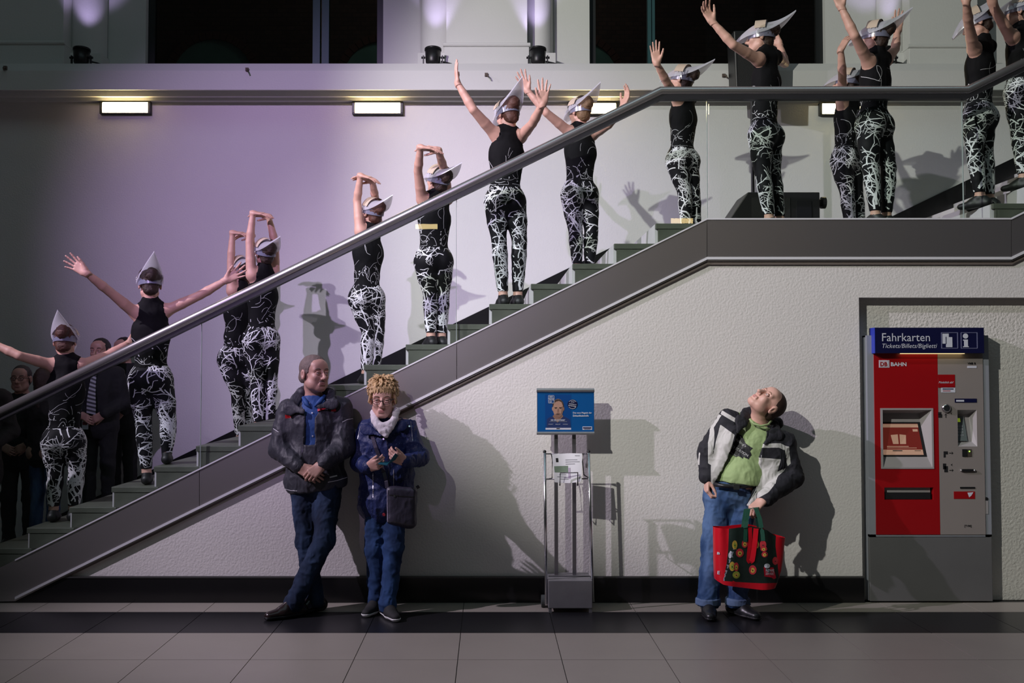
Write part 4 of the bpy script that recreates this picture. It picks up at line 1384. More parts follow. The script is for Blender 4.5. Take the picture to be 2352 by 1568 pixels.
def torso_prims(sk, s=1.0, male=False):
    M = sk['M']
    ax, fw, up = M
    ch, wa, pe = npv(sk['chest']), npv(sk['waist']), npv(sk['pelvis'])
    shL, shR, nb = npv(sk['shL']), npv(sk['shR']), npv(sk['neck'])
    Mp = sk.get('Mp', M)
    mid = (shL + shR) / 2
    if male:
        P = [ell(ch, (.165 * s, .115 * s, .19 * s), M, .05), ell(wa, (.155 * s, .115 * s, .14 * s), Mp, .06), ell(pe, (.165 * s, .12 * s, .12 * s), Mp, .05)]
        nr = .058
    else:
        P = [ell(ch, (.138 * s, .098 * s, .17 * s), M, .05), ell(wa, (.112 * s, .082 * s, .13 * s), Mp, .06), ell(pe, (.145 * s, .105 * s, .115 * s), Mp, .05)]
        nr = .044
        P += [ell(pe + Mp[0] * .062 - Mp[1] * .055 - Mp[2] * .035, (.078, .075, .085), Mp, .04), ell(pe - Mp[0] * .062 - Mp[1] * .055 - Mp[2] * .035, (.078, .075, .085), Mp, .04)]
    d = shR - shL
    P += [cap(shL + d * .10, shR - d * .10, .05 * s, .05 * s, .05), cap(mid, nb, .07 * s, nr * s, .05),
          cap(shL + d * .08, nb, .042 * s, .035 * s, .05), cap(shR - d * .08, nb, .042 * s, .035 * s, .05),
          cap(ch + up * .06 * s, (mid + ch) / 2, .11 * s, .09 * s, .05, fw, .75)]
    return P, nr

def shoe_prims(an, toe, gz, s=1.0, k=.012):
    """an ankle joint, toe = unit direction along ground, gz = ground height"""
    an = npv(an)
    t = nrm((toe[0], toe[1], 0))
    b = np.array((an[0], an[1], gz))
    heel = b - t * .05 * s + np.array((0, 0, .034))
    mid = b + t * .07 * s + np.array((0, 0, .034))
    tip = b + t * .155 * s + np.array((0, 0, .026))
    up = (0, 0, 1)
    return [cap(heel, mid, .034 * s, .040 * s, k, up, .85), cap(mid, tip, .041 * s, .030 * s, k, up, .82), cap(an, heel + np.array((0, 0, .012)), .036 * s, .034 * s, .02), cap(an + t * .01, mid + np.array((0, 0, .012)), .034 * s, .032 * s, .02)]

def solve_depth(p0, px, py, Y, L, sgn):
    """world point on the ray of (px,py), about L away from p0, in front of (sgn<0) or behind (sgn>0) depth Y"""
    best = None
    for d in np.linspace(0, .32, 65):
        q = at(px, py, Y + sgn * d)
        l = (q - p0).length
        e = abs(l - L)
        if best is None or e < best[0]:
            best = (e, q)
        if l > L: break
    return best[1]

# ------------------------------------------------------------------ printed branches on the leggings
def ribbon_mesh(bvh, strokes, off=.0022):
    """strokes: list of lists (origin, direction, width) rays that are dropped on the surface"""
    V, Fq = [], []
    for st in strokes:
        pts = []
        for o, d, w, mx, mn in st:
            hit = bvh.ray_cast(Vector(o), Vector(d), mx)
            if hit[0] is None or hit[1] is None or hit[3] < mn:
                pts.append(None)
            else:
                n = hit[1]
                if n.dot(Vector(d)) > 0: n = -n
                pts.append((hit[0], n, w))
        run = []
        for p in pts + [None]:
            if p is None or (run and (p[0] - run[-1][0]).length > .07):
                if len(run) > 1:
                    b = len(V)
                    for i, (q, n, w) in enumerate(run):
                        t = (run[min(i + 1, len(run) - 1)][0] - run[max(i - 1, 0)][0])
                        sd = n.cross(t)
                        if sd.length < 1e-7: sd = Vector((1, 0, 0))
                        sd.normalize()
                        V.append(q + n * off + sd * w * .5)
                        V.append(q + n * off - sd * w * .5)
                    for i in range(len(run) - 1):
                        Fq.append((b + 2 * i, b + 2 * i + 1, b + 2 * i + 3, b + 2 * i + 2))
                run = []
            if p is not None: run.append(p)
    return V, Fq

def grow(rng, u, v, ang, w, n, out, depth, step=.021, maxn=900):
    """2d branching growth; u = metres round the leg, v = metres up the leg"""
    st = [(u, v, w)]
    for i in range(n):
        ang += rng.gauss(0, .22)
        u += cos(ang) * step; v += sin(ang) * step
        w *= .955
        st.append((u, v, max(w, .0022)))
        if depth < 4 and i > 0 and rng.random() < (.62 if depth < 2 else .45) and sum(len(s) for s in out) < maxn:
            sg = rng.choice((-1, 1))
            grow(rng, u, v, ang + sg * rng.uniform(.5, 1.1), w * rng.uniform(.55, .8), max(2, int(n * rng.uniform(.35, .65))), out, depth + 1, step * .92, maxn)
    out.append(st)

def branch_print(V, Q, axes, seed, parent, hips):
    rng = random.Random(seed)
    bvh = BVHTree.FromPolygons([Vector(v) for v in V], [tuple(int(i) for i in q) for q in Q])
    strokes = []
    for leg in axes:                       # leg: list of points ankle..hip
        pts = [Vector(p) for p in leg]
        ls = [0.0]
        for a, b in zip(pts, pts[1:]): ls.append(ls[-1] + (b - a).length)
        tot = ls[-1]
        out = []
        for i in range(4):
            grow(rng, rng.uniform(-.16, .16), rng.uniform(.0, .12), pi / 2 + rng.uniform(-.4, .4), rng.uniform(.016, .022), rng.randint(12, 18), out, 0, maxn=260)
        nb = 34
        for i in range(nb):
            v0 = tot * (i + rng.random()) / nb
            grow(rng, rng.uniform(-.06 - .16 * v0 / tot, .06 + .16 * v0 / tot) * 1.3, v0, pi / 2 + rng.uniform(-1.5, 1.5), rng.uniform(.007, .0125), rng.randint(6, 10), out, 2, step=.018, maxn=330 + 50 * i)
        def ray(u, v, w):
            mx = .125 if 0 <= v < tot else .0001
            v = min(max(v, 0.0), tot - .001)
            i = max(k for k in range(len(ls) - 1) if ls[k] <= v)
            t = (v - ls[i]) / (ls[i + 1] - ls[i])
            c = pts[i].lerp(pts[i + 1], t)
            th = u / (.045 + .035 * v / tot) + .0
            d = Vector((sin(th), -cos(th), 0))
            return (c + d * .125, -d, w, mx, .125 - (.064 + .046 * v / tot))
        strokes += [[ray(*p) for p in st] for st in out]
    if hips:
        c0, c1, rad = Vector(hips[0]), Vector(hips[1]), hips[2]
        H = (c1 - c0).length
        out = []
        for i in range(44):
            grow(rng, rng.uniform(-.6, .6), rng.uniform(-.05, H), rng.choice((0, pi, pi / 2)) + rng.uniform(-.6, .6), rng.uniform(.007, .012), rng.randint(6, 10), out, 1, maxn=2200)
        def ray2(u, v, w):
            c = c0 + (c1 - c0) * (min(max(v, -.04), H + .03) / H)
            th = u / .15
            d = Vector((sin(th), -cos(th), 0))
            return (c + d * .32, -d, w, .32 if -.04 < v < H + .02 else .0001, 0.0)
        strokes += [[ray2(*p) for p in st] for st in out]
    v, f = ribbon_mesh(bvh, strokes)
    return mesh_obj('branch_print', v, f, M_WHITEPAINT, parent)

def squiggle_print(V, Q, c0, c1, seed, parent):
    rng = random.Random(seed)
    bvh = BVHTree.FromPolygons([Vector(v) for v in V], [tuple(int(i) for i in q) for q in Q])
    c0, c1 = Vector(c0), Vector(c1)
    H = (c1 - c0).length
    strokes = []
    def ray(u, v, w):
        c = c0 + (c1 - c0) * (v / H)
        th = u / .13
        d = Vector((sin(th), -cos(th), 0))
        return (c + d * .3, -d, w, .3, 0.0)
    for i in range(34):
        u, v = rng.uniform(-.45, .45), abs(rng.gauss(0, .35)) * H * .8 + .015
        a, curv = rng.uniform(0, 2 * pi), rng.uniform(-.5, .5)
        w = rng.uniform(.0018, .0042)
        st = []
        for k in range(rng.randint(6, 18)):
            st.append(ray(u, min(max(v, .01), H * .8), w))
            a += curv * .6 + rng.gauss(0, .15)
            u += cos(a) * .014; v += sin(a) * .014
        strokes.append(st)
    for i in range(26):      # smears near the hem
        u, v = rng.uniform(-.45, .45), rng.uniform(.015, .14)
        a = rng.uniform(0, pi)
        strokes.append([ray(u + cos(a) * .008 * k, max(.012, v + sin(a) * .008 * k), rng.uniform(.004, .010)) for k in range(rng.randint(2, 4))])
    v, f = ribbon_mesh(bvh, strokes)
    return mesh_obj('paint_print', v, f, mat('pale_print_soft', (0.55, 0.55, 0.57), .6, var=.2, vscale=60), parent)

# ------------------------------------------------------------------ headdress of folded plastic sheet
PL_WHITE = plastic_mat('milky_plastic_sheet', (0.80, 0.80, 0.88), 0.80)
PL_BAND = plastic_mat('lilac_grey_plastic', (0.34, 0.36, 0.50), 0.88)
M_LEATHER = mat('beige_leather', (0.55, 0.44, 0.34), .6, var=.06, vscale=20, bump=.0008, bscale=120)
def sheet_mesh(name, fn, nu, nv, m, parent, O, M, thick=.0):
    vs, fs = [], []
    for i in range(nu + 1):
        for j in range(nv + 1):
            vs.append(loc(O, M, fn(i / nu, -1 + 2 * j / nv)))
    for i in range(nu):
        for j in range(nv):
            a = i * (nv + 1) + j
            fs.append((a, a + nv + 1, a + nv + 2, a + 1))
    return mesh_obj(name, np.array(vs), np.array(fs), m, parent, True)

def headdress(parent, O, M):
    hd = empty('headdress', (0, 0, 0), parent)
    sheet_mesh('plastic_crest', lambda s, v: ((.100 * (1 - s ** 2.4) * sin(v * pi / 2), .03 - .31 * s, .132 + .028 * s - .030 * sin(pi * s) + .045 * s * s - (.108 * (1 - s) + .012) * (1 - cos(v * pi / 2)))), 14, 14, PL_WHITE, hd, O, M)
    sheet_mesh('plastic_visor', lambda s, v: ((.084 * (1 - .75 * s ** 2) * sin(v * pi / 2 * .95), .045 + .155 * s - .03 * v * v * (1 - s), .108 - .075 * s - .05 * s * s - (.075 * (1 - s) + .02) * (1 - cos(v * pi / 2)))), 10, 12, PL_WHITE, hd, O, M)
    sheet_mesh('leather_panel', lambda s, v: ((.100 * sin(v * 1.35), .035 - .085 * s + .01 * v * v, .032 + .111 * cos(v * 1.35))), 4, 18, M_LEATHER, hd, O, M)
    sheet_mesh('dark_trim', lambda s, v: ((.101 * sin(v * 1.38), -.050 - .008 * s + .01 * v * v, .032 + .110 * cos(v * 1.38))), 1, 18, mat('black_tape', (.02, .02, .025), .5, var=.1), hd, O, M)
    def bandf(s, v):
        a = v * pi
        return (.089 * sin(a), -.012 - .108 * cos(a), -.012 + .05 * s)
    sheet_mesh('plastic_band', bandf, 2, 32, PL_BAND, hd, O, M)
    for sx in (-1, 1):
        for y in (.025, -.005, -.035):
            MB().ball(loc(O, M, (sx * .0985, y + .008, .052)), .0042, 8, 5).build('rivet', M_CHROME, hd, smooth=True)
    return hd

HAIRS = [mat('auburn_hair', (0.09, 0.035, 0.022), .55, bump=.004, bscale=70, stretch=(1, 1, 4), var=.35, vscale=50),
         mat('brown_hair', (0.035, 0.018, 0.012), .55, bump=.004, bscale=70, stretch=(1, 1, 4), var=.35, vscale=50),
         mat('dark_blonde_hair', (0.20, 0.12, 0.06), .55, bump=.004, bscale=70, stretch=(1, 1, 4), var=.35, vscale=50)]
M_TOP = mat('black_jersey', (0.006, 0.006, 0.007), .8, spec=.15, bump=.0006, bscale=300, var=.1)
M_LEG = mat('black_stretch_fabric', (0.007, 0.007, 0.009), .65, spec=.2, bump=.0004, bscale=300, var=.1)
M_SHOE = mat('black_dance_shoe', (0.010, 0.010, 0.011), .5, bump=.0006, bscale=200, var=.1)

# ------------------------------------------------------------------ dancers
def dancer(k, tf, hf, sh, armL, armR, neck, head, bnd, kn, an, gz, label, hair=0, hup=(0, 0, 1), hands=((.15, .12), (.15, .12)), palm=((0, -1, 0), (0, -1, 0)), sg=(-1, -1), toe=None, seed=0, hs=1.0, yhead=0.0):
    """k: depth ratio of the front wall; tf torso facing; hf head facing; px joints"""
    Y0 = 7.58 / k
    tf = nrm((tf[0], tf[1], 0))
    dy = .16 * -tf[0]
    shL = at(*sh[0], Y0 - dy); shR = at(*sh[1], Y0 + dy)
    nk = at(*neck, Y0)
    hd = at(*head, Y0 + yhead)
    bd = at(*bnd, Y0)
    mid = (shL + shR) / 2
    up = nrm(mid - bd)
    ax = nrm(npv(shR) - npv(shL))
    ax = nrm(ax * .35 + np.array((tf[1], -tf[0], 0)) * .65)
    fw = nrm(np.cross(up, ax))
    M = np.stack([ax, fw, np.cross(ax, fw)])
    if abs(M[2] @ up) and M[2] @ up < 0: M[2] = -M[2]
    sk = dict(M=M, Mp=frame((tf[0], tf[1], 0), (0, 0, 1)), shL=shL, shR=shR, neck=npv(nk) , chest=npv(bd) * .42 + npv(mid) * .58, waist=npv(bd) * .82 + npv(mid) * .18, pelvis=npv(bd) + np.array((0, 0, -.075)))
    right = np.array((tf[1], -tf[0], 0))
    hips = [npv(bd) + np.array((0, 0, -.13)) - right * .078, npv(bd) + np.array((0, 0, -.13)) + right * .078]
    knees = [npv(at(*kn[0], Y0 - dy * .4)), npv(at(*kn[1], Y0 + dy * .4))]
    ank = []
    for i in (0, 1):
        g = gz[i] if hasattr(gz, '__len__') else gz
        p = at(*an[i], Y0 + (-dy if i == 0 else dy) * .4)
        x_ = p.x
        if g < ZLAND - .01:
            j_ = round((ZLAND - g) / RI)
            x_ = min(x_, XN - TR * (j_ - 1) - (.078 if i == 1 else .15 if not hasattr(gz, '__len__') else .078))
        ank.append(np.array((x_, p.y, g + .085)))
    root = empty('person', (bd.x, bd.y, min(gz) if hasattr(gz, '__len__') else gz))
    tag(root, label, 'person', 'dancers on the staircase')
    HM = frame(hf, hup)
    hp_, hsub = head_prims(hd, HM, 1.0)
    tor, nr = torso_prims(sk)
    neckp = [cap(nk, loc(hd, HM, (0, -.025, -.06)), .046, .046, .03)]
    arms, handp = [], []
    for i, (A, S) in enumerate(((armL, shL), (armR, shR))):
        if A is None: 
            arms.append([]); handp.append([]); continue
        el = solve_depth(S, *A[0], S.y, .275, sg[i] if not hasattr(sg[i], '__len__') else sg[i][0])
        wr = solve_depth(el, *A[1], el.y, .235, sg[i] if not hasattr(sg[i], '__len__') else sg[i][1])
        ti = at(*A[2], wr.y)
        arms.append(arm_prims(S, el, wr))
        cu, spd = hands[i][:2]
        side = hands[i][2] if len(hands[i]) > 2 else (1 if i == 0 else -1)
        handp.append(hand_prims(wr, ti - wr, palm[i], side, cu, spd, s=hs))
    legs = [leg_prims(hips[i], knees[i], ank[i]) for i in (0, 1)]
    toe = toe or (tf[0], tf[1])
    feet = [shoe_prims(ank[i], toe, (gz[i] if hasattr(gz, '__len__') else gz), .94) for i in (0, 1)]
    # body: one continuous skin, hands meshed finer
    VV, QQ, nv = [], [], 0
    def grab(V, Q):
        nonlocal nv
        VV.append(V); QQ.append(Q + nv); nv += len(V)
    cuts = []
    clips = []
    for i, A in enumerate((armL, armR)):
        if not handp[i]: continue
        wr = arms[i][-1]['b']; d = nrm(handp[i][1]['b'] - wr)
        clips.append((wr + d * .012, d))
    def clipper(X, Y, Z):
        r = np.float32(-1)
        for p, d in clips:
            q = (X - p[0]) * d[0] + (Y - p[1]) * d[1] + (Z - p[2]) * d[2]
            near = (X - p[0]) ** 2 + (Y - p[1]) ** 2 + (Z - p[2]) ** 2 < .05
            r = np.maximum(r, np.where(near, q, -1))
        return r
    allp = tor + neckp + hp_ + arms[0] + arms[1] + legs[0] + legs[1] + [dict(p, ra=p['ra'] * .9, rb=p['rb'] * .9) for f in feet for p in f]
    grab(*sculpt(allp, .0096, subs=hsub, clipper=None))
    for i in (0, 1):
        if handp[i]:
            wr = arms[i][-1]['b']; d = nrm(handp[i][1]['b'] - wr)
            grab(*sculpt([arms[i][-1]] + handp[i], .0052, cuts=[(wr - d * .03, -d)]))
    body = mesh_obj('body', np.concatenate(VV), np.concatenate(QQ), M_SKIN, root, True)
    # leggings
    LM = sk['Mp']
    hemL = [cuts for cuts in ()]
    legp = legs[0] + legs[1] + tor[1:3] + tor[3:5]
    zc = min(ank[0][2], ank[1][2]) + .035
    V, Q = sculpt(legp, .0096, inf=.005, cuts=[(npv(bd) + up * .012, up), ((0, 0, zc), (0, 0, -1))])
    lg = mesh_obj('leggings', V, Q, M_LEG, root, True)
    branch_print(V, Q, [[a, kk, h] for a, kk, h in zip(ank, knees, hips)], 100 + seed, lg, (npv(bd) + np.array((0, 0, -.17)), npv(bd), .2))
    # sleeveless top with a high collar
    half = np.linalg.norm(npv(shR) - npv(shL)) / 2
    av = nrm(npv(shR) - npv(shL))
    m3 = npv(mid)
    neckc = loc(hd, HM, (0, -.025, -.06))
    cd = nrm(neckc - npv(nk))
    topp = tor + [cap(npv(nk) - cd * .03, npv(nk) + cd * .055, .051, .048, .02)]
    subs = []
    for i, A in enumerate((armL, armR)):
        S_ = npv(shL if i == 0 else shR)
        out = -av if i == 0 else av
        if arms[i]:
            e_ = arms[i][1]['b']
            dd = nrm(e_ - S_)
            subs.append(cap(S_ + out * .005 - dd * .01, S_ + dd * .2, .064, .075, .01))
        else:
            subs.append(cap(S_ + out * .02, S_ + out * .1, .05, .05, .01))
    V, Q = sculpt(topp, .0096, inf=.0075, cuts=[(npv(bd) - up * .012, -up), (npv(nk) + cd * .050, cd)], subs=subs)
    V = wrinkle(V, Q, .004, 14, seed, (1, 1, .6))
    tp = mesh_obj('top', V, Q, M_TOP, root, True)
    squiggle_print(V, Q, npv(bd), npv(mid), 300 + seed, tp)
    # shoes
    for i in (0, 1):
        V, Q = sculpt(feet[i], .0095, inf=.003, cuts=[((0, 0, ank[i][2] + .012), (0, 0, 1)), ((0, 0, ank[i][2] - .0845), (0, 0, -1))])
        mesh_obj('shoe', V, Q, M_SHOE, root, True)
    # hair, headdress
    E = lambda c, r, kk=.02: ell(loc(hd, HM, c), r, HM, kk)
    V, Q = sculpt([E((0, -.03, .03), (.081, .092, .088)), E((0, -.055, -.045), (.06, .05, .05)), E((0, -.115, .062), (.05, .045, .055), .012)], .009,
                  cuts=[(loc(hd, HM, (0, .02, 0)), HM[1] * .9 - HM[2] * .45)])
    V = wrinkle(V, Q, .006, 45, seed + 5)
    mesh_obj('hair', V, Q, HAIRS[hair], root, True)
    headdress(root, hd, HM)
    return root

def tread_z(j): return ZLAND - RI * j       # j steps below the landing
def tj(ypx): return int(round((ypx - 513) / 46.6))
ZB = ZLAND
up1, up2 = ZLAND + RI, ZLAND + 2 * RI
dancer(.953, (-.2, .98), (-.15, .95, -.15), ((119, 838), (190, 838)), ((44, 817), (-30, 783), (-70, 765)), ((246, 816), (298, 786), (335, 765)), (152, 822), (150, 785), (147, 982),
       ((128, 1085), (176, 1082)), ((123, 1170), (168, 1170)), tread_z(15), 'dancer with auburn bun and arms spread wide standing lowest on the stairs', 0, seed=1, sg=(-1, 1))
dancer(.972, (-.25, .97), (-.42, .88, -.15), ((311, 719), (383, 713)), ((251, 669), (197, 626), (157, 598)), ((459, 678), (520, 643), (558, 620)), (346, 694), (344, 655), (347, 840),
       ((330, 972), (387, 972)), ((337, 1090), (383, 1060)), (tread_z(13), tread_z(12)), 'dancer with both arms spread wide in front of the striped-tie spectator', 1, hands=((.12, .2), (.12, .2)), seed=2)
dancer(.79, (-.5, .87), (-.6, .7, .25), ((532, 668), (575, 668)), ((530, 600), (534, 534), (566, 536)), ((580, 602), (578, 540), (545, 538)), (552, 655), (553, 620), (540, 797),
       ((545, 900), (568, 900)), ((552, 980), (577, 980)), tread_z(12), 'dancer with hands joined overhead, mostly hidden behind another stretching dancer', 1, hands=((.3, .05), (.3, .05)), palm=((0, .3, -1), (0, -.3, -1)), seed=3)
dancer(.842, (-.45, .9), (-.55, .75, .25), ((577, 632), (631, 632)), ((573, 556), (581, 489), (618, 492)), ((632, 560), (617, 497), (580, 490)), (607, 617), (609, 582), (600, 752),
       ((590, 870), (622, 868)), ((594, 968), (620, 968)), tread_z(11), 'dancer with hands joined overhead in front of a half-hidden companion', 1, hands=((.2, .05), (.2, .05)), palm=((0, .3, -1), (0, -.3, -1)), seed=4)
dancer(.846, (-.45, .9), (-.6, .72, .25), ((827, 532), (869, 530)), ((820, 461), (828, 403), (858, 410)), ((862, 455), (855, 414), (826, 406)), (851, 524), (856, 489), (842, 657),
       ((846, 760), (868, 760)), ((850, 858), (874, 858)), tread_z(8), 'dancer with hands joined overhead standing on the step above the grey-haired man', 0, hands=((.2, .05), (.2, .05)), palm=((0, .3, -1), (0, -.3, -1)), seed=5)
dancer(.905, (-.4, .92), (-.6, .72, .3), ((969, 458), (1029, 456)), ((960, 393), (966, 338), (1004, 342)), ((1019, 386), (1006, 344), (966, 338)), (1002, 448), (1006, 416), (996, 570),
       ((988, 672), (1016, 670)), ((990, 770), (1014, 770)), tread_z(6), 'dancer with hands joined overhead beside the glass panel joint', 1, hands=((.2, .05), (.2, .05)), palm=((0, .3, -1), (0, -.3, -1)), seed=6)
dancer(.957, (-.25, .97), (-.5, .82, -.25), ((1136, 308), (1197, 314)), ((1087, 252), (1051, 191), (1045, 141)), ((1223, 284), (1247, 238), (1250, 198)), (1165, 298), (1165, 266), (1160, 432),
       ((1146, 550), (1193, 552)), ((1156, 672), (1189, 672)), tread_z(4), 'dancer with arms raised in a V seen from behind above the poster stand', 0, hands=((.1, .04), (.08, .16)), palm=((1, .2, 0), (0, -1, 0)), seed=7)
dancer(.87, (-.3, .95), (-.6, .78, -.05), ((1307, 303), (1362, 309)), ((1255, 259), (1211, 208), (1195, 171)), ((1398, 287), (1432, 243), (1443, 214)), (1331, 292), (1331, 259), (1331, 418),
       ((1322, 530), (1358, 528)), ((1326, 615), (1356, 615)), tread_z(2), 'dancer with blonde bun and arms raised in front of a glowing wall lamp', 2, hands=((.1, .18), (.3, .05)), palm=((0, -1, 0), (-.8, -.4, 0)), seed=8)
dancer(.85, (-.6, .8), (-.8, .5, .2), ((1555, 228), (1588, 226)), ((1532, 190), (1508, 145), (1503, 102)), None, (1571, 215), (1565, 184), (1566, 343),
       ((1572, 440), (1592, 440)), ((1578, 540), (1600, 540)), ZB, 'dancer at the top of the lower flight raising one hand beside the handrail bend', 1, hands=((.1, .1), (.3, .05)), seed=9)
dancer(.95, (-.72, .69), (-.96, .28, .0), ((1739, 136), (1786, 132)), ((1684, 103), (1636, 50), (1612, 8)), ((1803, 146), (1790, 102), (1776, 78)), (1757, 117), (1746, 88), (1756, 283),
       ((1752, 400), (1776, 400)), ((1768, 505), (1792, 505)), ZB, 'dancer in profile on the landing pointing one arm up in front of the loudspeaker', 1, hands=((.35, .18), (.5, .05)), palm=((.3, -1, 0), (-.6, -.5, 0)), sg=(-1, 1), seed=10)
dancer(.85, (-.6, .8), (-.85, .5, .15), ((1933, 236), (1966, 234)), ((1935, 174), (1931, 114), (1944, 90)), None, (1948, 226), (1944, 192), (1943, 343),
       ((1945, 440), (1966, 440)), ((1955, 540), (1978, 540)), ZB, 'dancer on the landing half hidden behind a companion, one forearm bent up', 1, hands=((.3, .06), (.3, .05)), palm=((0, .3, -1), (0, -.3, -1)), seed=11)
dancer(.972, (-.6, .8), (-.82, .58, .05), ((1993, 140), (2036, 138)), ((1963, 82), (1932, 16), (1918, -25)), ((2056, 113), (2061, 74), (2064, 48)), (2013, 120), (2008, 88), (2005, 258),
       ((2000, 385), (2040, 385)), ((2012, 500), (2036, 500)), ZB, 'dancer on the landing with bare ankles and both arms raised beside a hidden companion', 1, sg=(-1, 1), seed=12)
dancer(.965, (-.72, .69), (-.86, .3, -.35), ((2236, 112), (2272, 108)), ((2225, 56), (2219, 4), (2215, -38)), None, (2254, 92), (2243, 56), (2247, 239),
       ((2238, 345), (2262, 345)), ((2252, 450), (2272, 450)), up1, 'dancer looking down on the first step of the upper flight', 1, seed=13)
dancer(.96, (-.7, .71), (-.86, .45, .0), ((2322, 84), (2372, 80)), ((2285, 22), (2265, -40), (2258, -80)), None, (2343, 62), (2338, 30), (2343, 188),
       ((2340, 300), (2366, 300)), ((2352, 405), (2374, 405)), up2, 'dancer on the second step of the upper flight with one arm stretched up', 1, seed=14)
# ================================================================== people in everyday clothes
def topx(P):
    d = np.asarray(P) - np.array((0, 0, EYE))
    yc = d[:, 1] * cos(TH) + d[:, 2] * sin(TH)
    zc = -d[:, 1] * sin(TH) + d[:, 2] * cos(TH)
    return np.stack([PXC + F * d[:, 0] / yc, PYC - F * zc / yc], 1)

def inpoly(pts, poly):
    x, y = pts[:, 0], pts[:, 1]
    c = np.zeros(len(pts), bool)
    n = len(poly)
    for i in range(n):
        x0_, y0_ = poly[i]; x1_, y1_ = poly[(i + 1) % n]
        cr = (y0_ > y) != (y1_ > y)
        xs = x0_ + (y - y0_) * (x1_ - x0_) / (y1_ - y0_ if y1_ != y0_ else 1e-9)
        c ^= cr & (x < xs)
    return c

def zones(V, Q, zs):
    """colour fields of a garment: outlines on the cloth, only on the side turned to the front; V is nudged so edges run clean"""
    C = V[Q].mean(1)
    n = np.cross(V[Q[:, 2]] - V[Q[:, 0]], V[Q[:, 3]] - V[Q[:, 1]])
    view = C - np.array((0, 0, EYE))
    front = (n * view).sum(1) < 0
    p = topx(C)
    idx = np.zeros(len(Q), int)
    for poly, k in zs:
        idx[inpoly(p, poly) & front] = k
    lo_ = np.full(len(V), 99); hi_ = np.full(len(V), -1)
    for i in range(4):
        np.minimum.at(lo_, Q[:, i], idx); np.maximum.at(hi_, Q[:, i], idx)
    bd = np.where(lo_ < hi_)[0]
    if len(bd):
        pv = topx(V[bd])
        best = np.full(len(bd), 1e9); tgt = pv.copy()
        for poly, k in zs:
            for i in range(len(poly)):
                a = np.array(poly[i], float); b = np.array(poly[(i + 1) % len(poly)], float)
                d = b - a
                t = np.clip(((pv - a) @ d) / max(d @ d, 1e-9), 0, 1)
                q = a + t[:, None] * d
                e = np.linalg.norm(q - pv, axis=1)
                u = e < best
                best[u] = e[u]; tgt[u] = q[u]
        ok = best < 2.2
        mv = (tgt - pv)[ok]
        sc_ = V[bd[ok], 1] / F
        V[bd[ok], 0] += mv[:, 0] * sc_
        V[bd[ok], 2] -= mv[:, 1] * sc_
    return idx

class Surf:
    def __init__(s, V, Q):
        s.b = BVHTree.FromPolygons([Vector(v) for v in V], [tuple(int(i) for i in q) for q in Q])
    def hit(s, px, py, off=.002):
        o = Vector((0, 0, EYE))
        d = (at(px, py, 5.0) - o).normalized()
        h = s.b.ray_cast(o, d)
        if h[0] is None: return None
        n = h[1] if h[1].dot(d) < 0 else -h[1]
        return h[0] + n * off, n
    def strip(s, name, pts, w, m, parent, off=.0025, n=14):
        """a sewn-on strip along a line"""
        P = []
        for (a, b), (c, d) in zip(pts, pts[1:]):
            for i in range(n):
                P.append((a + (c - a) * i / n, b + (d - b) * i / n))
        P.append(pts[-1])
        hs = [s.hit(x, y, off) for x, y in P]
        hs = [h for h in hs if h]
        if len(hs) < 2: return None
        V_, F_ = [], []
        for i, (q, nn) in enumerate(hs):
            t = hs[min(i + 1, len(hs) - 1)][0] - hs[max(i - 1, 0)][0]
            sd = nn.cross(t).normalized()
            V_ += [q + sd * w / 2, q - sd * w / 2]
        for i in range(len(hs) - 1):
            F_.append((2 * i, 2 * i + 1, 2 * i + 3, 2 * i + 2))
        return mesh_obj(name, V_, F_, m, parent)
    def stud(s, name, px, py, r, m, parent):
        h = s.hit(px, py, .0)
        if h is None: return
        q, n = h
        return MB().cyl(q - n * .002, q + n * .004, r, 12).build(name, m, parent, smooth=True)
    def text(s, name, txt, px, py, ang, hpx, m, parent, off=.003, shear=0.0, bold=0.02, wpx=None):
        o = text_obj(name, txt, m, None, (0, 0, 0), (1, 0, 0), (0, 0, 1), width=wpx, height=hpx, shear=shear, bold=bold)
        me = o.data
        for v in me.vertices:
            a, b = v.co.x, v.co.z
            h = s.hit(px + a * cos(ang) - b * sin(-ang) * -1 * -1, py + a * sin(ang) - b * cos(ang), off)
            v.co = h[0] if h else at(px + a, py - b, 7.2)
        o.parent = parent
        off_ = Vector((0, 0, 0)); p = parent
        while p is not None:
            off_ += Vector(p.location); p = p.parent
        for v in me.vertices: v.co -= off_
        me.update()
        return o
    def disc(s, name, px, py, r, m, parent, off=.003, sx=1.0):
        c = s.hit(px, py, off)
        if c is None: return None
        V_ = [c[0]]; n = 14
        for i in range(n):
            h = s.hit(px + r * sx * cos(2 * pi * i / n), py + r * sin(2 * pi * i / n), off)
            V_.append(h[0] if h else c[0])
        return mesh_obj(name, V_, [(0, i + 1, (i + 1) % n + 1) for i in range(n)], m, parent)

def garment(name, prims, h, m, parent, inf=0.0, cuts=(), subs=(), clipper=None, wr=None, zs=None, mats=None):
    V, Q = sculpt(prims, h, inf=inf, cuts=cuts, subs=subs, clipper=clipper)
    idx = zones(V, Q, zs) if zs else None
    if wr:
        V = wrinkle(V, Q, *wr)
    o = mesh_obj(name, V, Q, m, parent, True, mats=mats, midx=idx)
    return o, V, Q

def hairline(planes, amp=.010, sc=55, seed=1):
    def clip(X, Y, Z):
        G = np.broadcast_arrays(X, Y, Z)
        sh_ = G[0].shape
        P = np.stack([g.ravel() for g in G], 1)
        n = ((vnoise(P, sc, seed) - .5) * amp * 2).reshape(sh_)
        r = np.float32(-1)
        for p, d in planes:
            d = nrm(d)
            r = np.maximum(r, (X - p[0]) * d[0] + (Y - p[1]) * d[1] + (Z - p[2]) * d[2] + n)
        return r
    return clip

